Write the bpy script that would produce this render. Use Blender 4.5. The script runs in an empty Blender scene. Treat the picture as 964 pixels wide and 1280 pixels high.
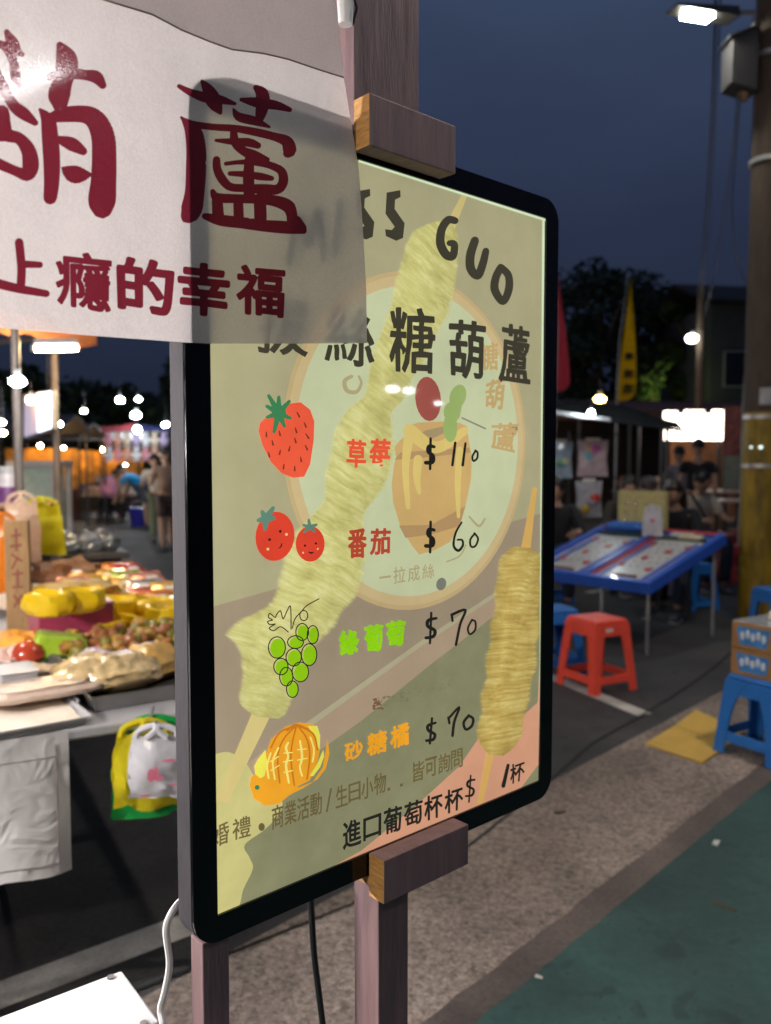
import bpy, bmesh, math, random
import numpy as np
from mathutils import Vector as V, Matrix, noise
from mathutils.geometry import delaunay_2d_cdt

R = math.radians
rnd = random.Random(7)
sc = bpy.context.scene
COL = sc.collection

# ------------------------------------------------------------------ camera, sky, exposure
F, PITCH, CAMZ = 1040.0, R(3.655), 1.5
cd = bpy.data.cameras.new('camera')
cd.sensor_fit = 'VERTICAL'; cd.sensor_height = 36.0; cd.sensor_width = 36.0
cd.lens = F / 1280 * 36
cd.clip_start = 0.05; cd.clip_end = 1500
cd.dof.use_dof = True; cd.dof.focus_distance = 1.06; cd.dof.aperture_fstop = 4.3
cam = bpy.data.objects.new('camera', cd); COL.objects.link(cam)
cam.location = (0, 0, CAMZ); cam.rotation_euler = (R(90) - PITCH, 0, 0)
sc.camera = cam

world = bpy.data.worlds.new('World'); sc.world = world; world.use_nodes = True
wn = world.node_tree; wn.nodes.clear()
wo = wn.nodes.new('ShaderNodeOutputWorld'); wb = wn.nodes.new('ShaderNodeBackground')
sky = wn.nodes.new('ShaderNodeTexSky'); sky.sky_type = 'NISHITA'; sky.sun_disc = False
sky.sun_elevation = R(-2.5); sky.sun_rotation = R(200); sky.air_density = 1.0; sky.dust_density = 0.6; sky.ozone_density = 4.0
tc = wn.nodes.new('ShaderNodeTexCoord'); nz = wn.nodes.new('ShaderNodeTexNoise')
mp = wn.nodes.new('ShaderNodeMapping'); mp.inputs['Scale'].default_value = (1.0, 1.0, 2.6)
nz.inputs['Scale'].default_value = 2.2; nz.inputs['Detail'].default_value = 4; nz.inputs['Roughness'].default_value = .5
cr = wn.nodes.new('ShaderNodeValToRGB')
cr.color_ramp.elements[0].position = .3; cr.color_ramp.elements[0].color = (.80, .80, .82, 1)
cr.color_ramp.elements[1].position = .72; cr.color_ramp.elements[1].color = (1.12, 1.12, 1.1, 1)
# overcast dusk cloud deck: brighter overhead, dim over the hills
sep = wn.nodes.new('ShaderNodeSeparateXYZ'); gr = wn.nodes.new('ShaderNodeValToRGB')
gr.color_ramp.elements[0].position = 0.0; gr.color_ramp.elements[0].color = (.0108, .0160, .033, 1)
gr.color_ramp.elements[1].position = .52; gr.color_ramp.elements[1].color = (.041, .062, .114, 1)
e = gr.color_ramp.elements.new(.27); e.color = (.0215, .0315, .064, 1)
mul = wn.nodes.new('ShaderNodeMixRGB'); mul.blend_type = 'MULTIPLY'; mul.inputs[0].default_value = 1
add = wn.nodes.new('ShaderNodeMixRGB'); add.blend_type = 'ADD'; add.inputs[0].default_value = .05
L = wn.links.new
L(tc.outputs['Generated'], mp.inputs['Vector']); L(mp.outputs[0], nz.inputs['Vector']); L(nz.outputs['Fac'], cr.inputs['Fac'])
L(tc.outputs['Generated'], sep.inputs[0]); L(sep.outputs['Z'], gr.inputs['Fac'])
L(gr.outputs[0], mul.inputs[1]); L(cr.outputs[0], mul.inputs[2])
L(mul.outputs[0], add.inputs[1]); L(sky.outputs[0], add.inputs[2])
L(add.outputs[0], wb.inputs['Color']); wb.inputs['Strength'].default_value = 1.0
L(wb.outputs[0], wo.inputs['Surface'])

sc.view_settings.view_transform = 'Standard'; sc.view_settings.look = 'None'
sc.view_settings.exposure = 0.0; sc.view_settings.gamma = 1.0; sc.view_settings.use_curve_mapping = False
cy = sc.cycles
cy.use_denoising = True; cy.max_bounces = 6; cy.transparent_max_bounces = 12
cy.sample_clamp_indirect = 4.0; cy.sample_clamp_direct = 0.0; cy.caustics_reflective = False; cy.caustics_refractive = False
cy.use_light_tree = True

# ------------------------------------------------------------------ photo geometry: a pixel of the photograph to a point in the place
CP, SP = math.cos(PITCH), math.sin(PITCH)
def ray(px, py):
    xc, zc = (px - 482) / F, (640 - py) / F
    return V((xc, CP + zc * SP, -SP + zc * CP))
def at(px, py, Y):
    d = ray(px, py); return V((0, 0, CAMZ)) + d * (Y / d.y)
def gz(px, py, z=0.0):
    d = ray(px, py); return V((0, 0, CAMZ)) + d * ((z - CAMZ) / d.z)
YAW = R(42.129)
SO = V((-.19515, .92813, CAMZ - .52473)); SU = V((math.cos(YAW), math.sin(YAW), 0)); SN = V((math.sin(YAW), -math.cos(YAW), 0)); SZ = V((0, 0, 1))
PW, PH = .600, .900
def sp(px, py, off=0.0):
    d = ray(px, py); o = SO + SN * off
    t = (o - V((0, 0, CAMZ))).dot(SN) / d.dot(SN)
    q = V((0, 0, CAMZ)) + d * t - o
    return q.dot(SU), q.z
def sw(a, b, off=0.0): return SO + SU * a + SZ * b + SN * off

# ------------------------------------------------------------------ materials
def lin(c):
    f = lambda v: v / 12.92 if v <= .04045 else ((v + .055) / 1.055) ** 2.4
    return tuple(f(v / 255) for v in c) + (1,)
MATS = {}
def mat(name, c, rough=.6, metal=0.0, var=.18, scale=18, bump=.0, emit=None, es=0.0, coat=0.0, stretch=None, alpha=1.0, spec=.5, trans=0.0):
    """c: linear base colour; var: noise variation of it; emit: linear emission colour."""
    if name in MATS: return MATS[name]
    m = bpy.data.materials.new(name); m.use_nodes = True; nt = m.node_tree
    b = nt.nodes['Principled BSDF']
    b.inputs['Roughness'].default_value = rough; b.inputs['Metallic'].default_value = metal
    b.inputs['Coat Weight'].default_value = coat; b.inputs['Coat Roughness'].default_value = .06
    b.inputs['Alpha'].default_value = alpha; b.inputs['Specular IOR Level'].default_value = spec
    b.inputs['Transmission Weight'].default_value = trans
    c = tuple(c)[:3]
    b.inputs['Base Color'].default_value = c + (1,)
    if var or bump:
        t = nt.nodes.new('ShaderNodeTexCoord'); n = nt.nodes.new('ShaderNodeTexNoise')
        n.inputs['Scale'].default_value = scale; n.inputs['Detail'].default_value = 6; n.inputs['Roughness'].default_value = .6
        src = t.outputs['Object']
        if stretch:
            mm = nt.nodes.new('ShaderNodeMapping'); mm.inputs['Scale'].default_value = stretch
            nt.links.new(src, mm.inputs[0]); src = mm.outputs[0]
        nt.links.new(src, n.inputs['Vector'])
        r = nt.nodes.new('ShaderNodeValToRGB')
        r.color_ramp.elements[0].position = .28; r.color_ramp.elements[1].position = .74
        r.color_ramp.elements[0].color = tuple(v * (1 - var) for v in c) + (1,)
        r.color_ramp.elements[1].color = tuple(min(1, v * (1 + var)) for v in c) + (1,)
        nt.links.new(n.outputs['Fac'], r.inputs['Fac']); nt.links.new(r.outputs[0], b.inputs['Base Color'])
        if bump:
            bp = nt.nodes.new('ShaderNodeBump'); bp.inputs['Strength'].default_value = bump; bp.inputs['Distance'].default_value = .01
            nt.links.new(n.outputs['Fac'], bp.inputs['Height']); nt.links.new(bp.outputs[0], b.inputs['Normal'])
        rr = nt.nodes.new('ShaderNodeMapRange'); rr.inputs[3].default_value = max(.02, rough - .1); rr.inputs[4].default_value = min(1, rough + .1)
        nt.links.new(n.outputs['Fac'], rr.inputs[0]); nt.links.new(rr.outputs[0], b.inputs['Roughness'])
    if emit is not None:
        b.inputs['Emission Color'].default_value = tuple(emit)[:3] + (1,); b.inputs['Emission Strength'].default_value = es
    MATS[name] = m
    return m
def glow(name, c, s, sample=True):
    m = mat(name, (.6, .6, .6), .5, var=0, emit=c, es=s)
    if not sample: m.cycles.emission_sampling = 'NONE'
    return m
def cloth_mat(name, c, tl=.35, clear=0.0, rough=.8, sheen=0.0, bump=.15, scale=900, spec=.0, wrinkle=0.0):
    """thin cloth or plastic film: diffuse + translucent, a little clear see-through and gloss"""
    if name in MATS: return MATS[name]
    m = bpy.data.materials.new(name); m.use_nodes = True; nt = m.node_tree; nt.nodes.clear()
    o = nt.nodes.new('ShaderNodeOutputMaterial'); d = nt.nodes.new('ShaderNodeBsdfDiffuse'); t = nt.nodes.new('ShaderNodeBsdfTranslucent')
    mx = nt.nodes.new('ShaderNodeMixShader'); mx.inputs[0].default_value = tl
    tcn = nt.nodes.new('ShaderNodeTexCoord'); n = nt.nodes.new('ShaderNodeTexNoise'); n.inputs['Scale'].default_value = scale; n.inputs['Detail'].default_value = 3
    n2 = nt.nodes.new('ShaderNodeTexNoise'); n2.inputs['Scale'].default_value = 14; n2.inputs['Detail'].default_value = 5
    nt.links.new(tcn.outputs['Object'], n.inputs['Vector']); nt.links.new(tcn.outputs['Object'], n2.inputs['Vector'])
    c = tuple(c)[:3]
    r = nt.nodes.new('ShaderNodeValToRGB'); r.color_ramp.elements[0].position = .3; r.color_ramp.elements[1].position = .7
    r.color_ramp.elements[0].color = tuple(v * .88 for v in c) + (1,); r.color_ramp.elements[1].color = tuple(min(1, v * 1.08) for v in c) + (1,)
    ma = nt.nodes.new('ShaderNodeMath'); ma.operation = 'MULTIPLY_ADD'; ma.inputs[1].default_value = .5
    mb_ = nt.nodes.new('ShaderNodeMath'); mb_.operation = 'MULTIPLY'; mb_.inputs[1].default_value = .5
    nt.links.new(n2.outputs['Fac'], mb_.inputs[0]); nt.links.new(n.outputs['Fac'], ma.inputs[0]); nt.links.new(mb_.outputs[0], ma.inputs[2])
    nt.links.new(ma.outputs[0], r.inputs['Fac'])
    nt.links.new(r.outputs[0], d.inputs['Color']); nt.links.new(r.outputs[0], t.inputs['Color'])
    bp = nt.nodes.new('ShaderNodeBump'); bp.inputs['Strength'].default_value = bump; bp.inputs['Distance'].default_value = .001
    nt.links.new(n.outputs['Fac'], bp.inputs['Height']); nt.links.new(bp.outputs[0], d.inputs['Normal'])
    if wrinkle:
        n3 = nt.nodes.new('ShaderNodeTexNoise'); n3.inputs['Scale'].default_value = 11; n3.inputs['Detail'].default_value = 2; n3.inputs['Distortion'].default_value = 1.2
        nt.links.new(tcn.outputs['Object'], n3.inputs['Vector'])
        b3 = nt.nodes.new('ShaderNodeBump'); b3.inputs['Strength'].default_value = wrinkle; b3.inputs['Distance'].default_value = .02
        nt.links.new(n3.outputs['Fac'], b3.inputs['Height']); nt.links.new(bp.outputs[0], b3.inputs['Normal'])
        nt.links.new(b3.outputs[0], d.inputs['Normal']); nt.links.new(b3.outputs[0], t.inputs['Normal'])
    nt.links.new(d.outputs[0], mx.inputs[1]); nt.links.new(t.outputs[0], mx.inputs[2])
    out = mx.outputs[0]
    if spec:
        g = nt.nodes.new('ShaderNodeBsdfGlossy'); g.inputs['Roughness'].default_value = rough
        bp2 = nt.nodes.new('ShaderNodeBump'); bp2.inputs['Strength'].default_value = bump * .15; bp2.inputs['Distance'].default_value = .001
        nt.links.new(n.outputs['Fac'], bp2.inputs['Height']); nt.links.new(bp2.outputs[0], g.inputs['Normal'])
        lw = nt.nodes.new('ShaderNodeLayerWeight'); pw = nt.nodes.new('ShaderNodeMath'); pw.operation = 'POWER'; pw.inputs[1].default_value = 4
        nt.links.new(lw.outputs['Facing'], pw.inputs[0])
        fm = nt.nodes.new('ShaderNodeMath'); fm.operation = 'MULTIPLY_ADD'; fm.inputs[1].default_value = .5 * spec; fm.inputs[2].default_value = .045 * spec
        nt.links.new(pw.outputs[0], fm.inputs[0])
        m2 = nt.nodes.new('ShaderNodeMixShader'); nt.links.new(fm.outputs[0], m2.inputs[0])
        nt.links.new(out, m2.inputs[1]); nt.links.new(g.outputs[0], m2.inputs[2]); out = m2.outputs[0]
    if clear:
        tr = nt.nodes.new('ShaderNodeBsdfTransparent'); tr.inputs['Color'].default_value = c + (1,)
        m3 = nt.nodes.new('ShaderNodeMixShader'); m3.inputs[0].default_value = clear
        nt.links.new(out, m3.inputs[1]); nt.links.new(tr.outputs[0], m3.inputs[2]); out = m3.outputs[0]
    nt.links.new(out, o.inputs['Surface'])
    MATS[name] = m
    return m

# ------------------------------------------------------------------ scene-graph helpers
def tag(o, label=None, cat=None, group=None, kind=None):
    if label: o['label'] = label
    if cat: o['category'] = cat
    if group: o['group'] = group
    if kind: o['kind'] = kind
    return o
def thing(name, label, cat, loc=(0, 0, 0), rz=0.0, group=None):
    o = bpy.data.objects.new(name, None); COL.objects.link(o); o.empty_display_size = .1
    o.location = loc; o.rotation_euler = (0, 0, rz)
    return tag(o, label, cat, group)
def basis(o): return Matrix.Translation(o.location) @ o.rotation_euler.to_matrix().to_4x4()
def wmat(o):
    m = basis(o)
    while o.parent: o = o.parent; m = basis(o) @ m
    return m
def copy_tree(o, parent=None, loc=None, rz=None, label=None):
    c = o.copy(); COL.objects.link(c)
    if parent: c.parent = parent
    for ch in list(o.children): copy_tree(ch, c)
    if loc is not None: c.location = loc
    if rz is not None: c.rotation_euler = (0, 0, rz)
    if label: c['label'] = label
    return c
class MB:
    """collects shapes, then builds ONE mesh object"""
    def __init__(s): s.v = []; s.f = []; s.m = []; s.sm = []
    def add(s, vs, fs, mi=0, smooth=False):
        k = len(s.v); s.v += [V(p) for p in vs]
        for f in fs: s.f.append([k + i for i in f]); s.m.append(mi); s.sm.append(smooth)
        return s
    def box(s, c, size, rot=None, mi=0, taper=1.0):
        x, y, z = (q / 2 for q in size); c = V(c)
        vs = [V((sx * x * (taper if sz > 0 else 1), sy * y * (taper if sz > 0 else 1), sz * z)) for sz in (-1, 1) for sy in (-1, 1) for sx in (-1, 1)]
        if rot is not None: vs = [rot @ p for p in vs]
        return s.add([c + p for p in vs], [(0, 2, 3, 1), (4, 5, 7, 6), (0, 1, 5, 4), (2, 6, 7, 3), (0, 4, 6, 2), (1, 3, 7, 5)], mi)
    def hull8(s, low, high, mi=0):
        """a block from four low and four high corners, both running the same way round"""
        return s.add(list(low) + list(high), [(3, 2, 1, 0), (4, 5, 6, 7)] + [(i, (i + 1) % 4, 4 + (i + 1) % 4, 4 + i) for i in range(4)], mi)
    def cyl(s, p0, p1, r0, r1=None, n=12, mi=0, cap=True):
        r1 = r0 if r1 is None else r1
        p0, p1 = V(p0), V(p1); d = (p1 - p0).normalized()
        a = d.orthogonal().normalized(); b = d.cross(a)
        vs = [p0 + (a * math.cos(t) + b * math.sin(t)) * r0 for t in [2 * math.pi * i / n for i in range(n)]]
        vs += [p1 + (a * math.cos(t) + b * math.sin(t)) * r1 for t in [2 * math.pi * i / n for i in range(n)]]
        fs = [(i, (i + 1) % n, n + (i + 1) % n, n + i) for i in range(n)]
        s.add(vs, fs, mi, True)
        if cap: s.add(vs, [tuple(range(n))[::-1], tuple(range(n, 2 * n))], mi)
        return s
    def tube(s, pts, r, n=8, mi=0):
        pts = [V(p) for p in pts]; rs = r if isinstance(r, (list, tuple)) else [r] * len(pts)
        up = None; rings = []
        for i, p in enumerate(pts):
            d = (pts[min(i + 1, len(pts) - 1)] - pts[max(i - 1, 0)]).normalized()
            if up is None: up = d.orthogonal().normalized()
            a = (up - d * up.dot(d)).normalized(); up = a; b = d.cross(a)
            rings.append([p + (a * math.cos(2 * math.pi * k / n) + b * math.sin(2 * math.pi * k / n)) * rs[i] for k in range(n)])
        vs = [q for rg in rings for q in rg]
        fs = [(i * n + k, i * n + (k + 1) % n, (i + 1) * n + (k + 1) % n, (i + 1) * n + k) for i in range(len(pts) - 1) for k in range(n)]
        s.add(vs, fs, mi, True); s.add(vs, [tuple(range(n))[::-1], tuple(range(len(vs) - n, len(vs)))], mi)
        return s
    def ball(s, c, r, mi=0, nu=12, nv=8, rot=None, jit=0.0, seed=0, lo=-1.0):
        r = (r, r, r) if not isinstance(r, (tuple, list)) else r
        c = V(c); vs = []; fs = []
        for j in range(nv + 1):
            ph = -math.pi / 2 + math.pi * j / nv
            for i in range(nu):
                th = 2 * math.pi * i / nu
                p = V((math.cos(ph) * math.cos(th), math.cos(ph) * math.sin(th), max(lo, math.sin(ph))))
                if jit: p *= 1 + jit * noise.noise(p * 1.9 + V((seed * 3.1, seed, 0)))
                p = V((p.x * r[0], p.y * r[1], p.z * r[2]))
                vs.append(c + (rot @ p if rot else p))
        for j in range(nv):
            for i in range(nu): fs.append((j * nu + i, j * nu + (i + 1) % nu, (j + 1) * nu + (i + 1) % nu, (j + 1) * nu + i))
        return s.add(vs, fs, mi, True)
    def prism(s, poly, d, mi=0, edge_mi=None):
        """poly: 3-D points in a plane; d: extrusion vector"""
        n = len(poly); poly = [V(p) for p in poly]; d = V(d)
        s.add(poly + [p + d for p in poly], [tuple(range(n))[::-1], tuple(range(n, 2 * n))], mi)
        s.add(poly + [p + d for p in poly], [(i, (i + 1) % n, n + (i + 1) % n, n + i) for i in range(n)], mi if edge_mi is None else edge_mi)
        return s
    def build(s, name, mats, parent=None, local=False, bevel=0.0, angle=38, fix=True, weld=True):
        vs = s.v
        if parent is not None and not local:
            im = wmat(parent).inverted(); vs = [im @ p for p in vs]
        org = V((0, 0, 0))
        if parent is None:
            xs = [p.x for p in vs]; ys = [p.y for p in vs]
            org = V(((min(xs) + max(xs)) / 2, (min(ys) + max(ys)) / 2, min(p.z for p in vs))); vs = [p - org for p in vs]
        me = bpy.data.meshes.new(name); me.from_pydata([tuple(p) for p in vs], [], s.f)
        for m_ in (mats if isinstance(mats, (list, tuple)) else [mats]): me.materials.append(m_)
        me.polygons.foreach_set('material_index', s.m); me.polygons.foreach_set('use_smooth', s.sm)
        if fix:
            bm = bmesh.new(); bm.from_mesh(me)
            if weld: bmesh.ops.remove_doubles(bm, verts=bm.verts, dist=1e-5)
            bmesh.ops.recalc_face_normals(bm, faces=bm.faces); bm.to_mesh(me); bm.free()
        if any(s.sm): me.set_sharp_from_angle(angle=R(angle))
        o = bpy.data.objects.new(name, me); COL.objects.link(o); o.location = org
        if parent is not None: o.parent = parent
        if bevel:
            bv = o.modifiers.new('bevel', 'BEVEL'); bv.width = bevel; bv.segments = 2; bv.limit_method = 'ANGLE'; bv.angle_limit = R(50)
        return o
def rotz(a): return Matrix.Rotation(a, 3, 'Z')
def rotx(a): return Matrix.Rotation(a, 3, 'X')
def roty(a): return Matrix.Rotation(a, 3, 'Y')

# ------------------------------------------------------------------ flat lettering and pictures, laid out in photo pixels, put on a plane
def catmull(pts, k=5):
    P = [np.array(p, float) for p in pts]
    if len(P) < 3: return [P[0] + (P[-1] - P[0]) * i / k for i in range(k + 1)]
    out = []
    for i in range(len(P) - 1):
        p0, p1, p2, p3 = P[max(i - 1, 0)], P[i], P[i + 1], P[min(i + 2, len(P) - 1)]
        for j in range(k):
            t = j / k
            out.append(.5 * ((2 * p1) + (-p0 + p2) * t + (2 * p0 - 5 * p1 + 4 * p2 - p3) * t * t + (-p0 + 3 * p1 - 3 * p2 + p3) * t ** 3))
    out.append(P[-1]); return out
def circ(x, y, rx, ry=None, n=14, rot=0.0):
    ry = rx if ry is None else ry; c, s = math.cos(rot), math.sin(rot)
    return [(x + rx * math.cos(t) * c - ry * math.sin(t) * s, y + rx * math.cos(t) * s + ry * math.sin(t) * c) for t in [2 * math.pi * i / n + .1 for i in range(n)]]
def brush(pts, wob=.0):
    """a brush stroke of (x, y, width): overlapping quads and discs"""
    s = catmull(pts); polys = []
    for i in range(len(s) - 1):
        (x0, y0, w0), (x1, y1, w1) = s[i], s[i + 1]
        d = math.hypot(x1 - x0, y1 - y0)
        if d < 1e-4: continue
        nx, ny = -(y1 - y0) / d, (x1 - x0) / d
        a_, b_, c_, d_ = (x0 + nx * w0 / 2, y0 + ny * w0 / 2), (x1 + nx * w1 / 2, y1 + ny * w1 / 2), (x1 - nx * w1 / 2, y1 - ny * w1 / 2), (x0 - nx * w0 / 2, y0 - ny * w0 / 2)
        polys += [[a_, b_, c_], [a_, c_, d_]]
    for (x, y, w) in s: polys.append(circ(x, y, abs(w) / 2 + .02, n=9))
    return polys
def xf(polys, scale, ox, oy): return [[(p[0] / scale + ox, p[1] / scale + oy) for p in q] for q in polys]
def xs(strokes, scale, ox, oy):
    out = []
    for st in strokes: out += brush([(p[0] / scale + ox, p[1] / scale + oy, p[2] / scale) for p in st])
    return out
_g = {}
def glyph(ch, bold=.0):
    """triangles of a glyph of the built-in font, in its own 0..1 box (y down)"""
    if (ch, bold) in _g: return _g[(ch, bold)]
    c = bpy.data.curves.new('tmp', 'FONT'); c.body = ch; c.offset = bold; c.resolution_u = 4
    o = bpy.data.objects.new('tmp', c); COL.objects.link(o)
    m = o.evaluated_get(bpy.context.evaluated_depsgraph_get()).to_mesh()
    m.calc_loop_triangles()
    P = [(v.co.x, v.co.y) for v in m.vertices]; T = [tuple(t.vertices) for t in m.loop_triangles]
    x0, x1 = min(p[0] for p in P), max(p[0] for p in P); y0, y1 = min(p[1] for p in P), max(p[1] for p in P)
    asp = (x1 - x0) / max(1e-6, y1 - y0)
    P = [((p[0] - x0) / (x1 - x0), 1 - (p[1] - y0) / (y1 - y0)) for p in P]
    res = [[P[i] for i in t] for t in T]
    o.evaluated_get(bpy.context.evaluated_depsgraph_get()).to_mesh_clear(); bpy.data.objects.remove(o); bpy.data.curves.remove(c)
    _g[(ch, bold)] = (res, asp); return _g[(ch, bold)]
def put_glyph(ch, tl, tr, br, bl, bold=.02, wob=1.0, seed=0):
    """a glyph in a pixel quad, its strokes thickened with a round pen and made a little uneven"""
    tris, _ = glyph(ch, 0.0); out = []; ed = {}
    h = (math.dist(tl, bl) + math.dist(tr, br)) / 2; w = 2 * bold * h
    def mp_(u, v):
        x = (tl[0] * (1 - u) + tr[0] * u) * (1 - v) + (bl[0] * (1 - u) + br[0] * u) * v
        y = (tl[1] * (1 - u) + tr[1] * u) * (1 - v) + (bl[1] * (1 - u) + br[1] * u) * v
        n = noise.noise_vector(V((x * .09, y * .09, seed * 1.7))); return (x + n.x * wob, y + n.y * wob)
    for t in tris:
        q = [mp_(u, v) for (u, v) in t]; out.append(q)
        k = [(round(u, 5), round(v, 5)) for u, v in t]
        for i in range(3):
            e = tuple(sorted((k[i], k[(i + 1) % 3]))); ed[e] = ed.get(e, 0) + 1
    done = set()
    for (p, q), n in ed.items():
        if n != 1: continue
        P, Q = mp_(*p), mp_(*q); d = math.dist(P, Q)
        if d > 1e-3:
            nx, ny = -(Q[1] - P[1]) / d * w / 2, (Q[0] - P[0]) / d * w / 2
            out += [[(P[0] + nx, P[1] + ny), (Q[0] + nx, Q[1] + ny), (Q[0] - nx, Q[1] - ny)], [(P[0] + nx, P[1] + ny), (Q[0] - nx, Q[1] - ny), (P[0] - nx, P[1] - ny)]]
        for z in (P, Q):
            kz = (round(z[0], 2), round(z[1], 2))
            if kz not in done: done.add(kz); out.append(circ(z[0], z[1], w / 2, n=7))
    return out
def line_text(text, p0, p1, h0, h1, fill=.86, bold=.02, wob=.8, seed=0, small='.、/一1'):
    """glyphs spread along the baseline p0..p1 (pixels), heights h0..h1"""
    n = len(text); out = []
    for i, ch in enumerate(text):
        if ch == ' ': continue
        a, b = (i + (1 - fill) / 2) / n, (i + (1 + fill) / 2) / n
        L_ = lambda t: (p0[0] + (p1[0] - p0[0]) * t, p0[1] + (p1[1] - p0[1]) * t, h0 + (h1 - h0) * t)
        if ch in '.、': b = a + (b - a) * .28
        if ch in '/': a, b = a + (b - a) * .25, a + (b - a) * .75
        A, B = L_(a), L_(b); k0, k1 = 0.0, 1.0
        if ch in '.': k0, k1 = .0, .16
        if ch == '、': k0, k1 = .1, .35
        if ch == '一': k0, k1 = .42, .54
        if ch == '口' or ch == '日': k0, k1 = .06, .92
        out += put_glyph(ch, (A[0], A[1] - A[2] * k1), (B[0], B[1] - B[2] * k1), (B[0], B[1] - B[2] * k0), (A[0], A[1] - A[2] * k0), bold, wob, seed + i)
    return out
def sift(r, fs, vs):
    """which input faces each triangle truly lies in (drops faces whose fill leaked past their own outline)"""
    got = {}
    for t, of in zip(r[2], r[5]):
        p, q, w = (r[0][i] for i in t); A = abs((q - p).cross(w - p)) / 2
        for k in of: got[k] = got.get(k, 0) + A
    bad = set()
    for k, A in got.items():
        P = [vs[i] for i in fs[k]]; own = abs(sum(P[i].x * P[(i + 1) % len(P)].y - P[(i + 1) % len(P)].x * P[i].y for i in range(len(P)))) / 2
        if A > own * 1.6 + .3: bad.add(k)
    return [[k for k in of if k not in bad] for of in r[5]]
def union(polys, extra=()):
    """many overlapping polygons -> triangles of their union"""
    vs = []; fs = []
    for p in polys:
        a = sum(p[i][0] * p[(i + 1) % len(p)][1] - p[(i + 1) % len(p)][0] * p[i][1] for i in range(len(p)))
        if abs(a) < 1e-5: continue
        q = p if a > 0 else p[::-1]
        fs.append(list(range(len(vs), len(vs) + len(q)))); vs += [V((x, y)) for x, y in q]
    vs += [V(p) for p in extra]
    r = delaunay_2d_cdt(vs, [], fs, 1, 1e-4)
    return [(p.x, p.y) for p in r[0]], [t for t, of in zip(r[2], sift(r, fs, vs)) if len(of)], None

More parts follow.
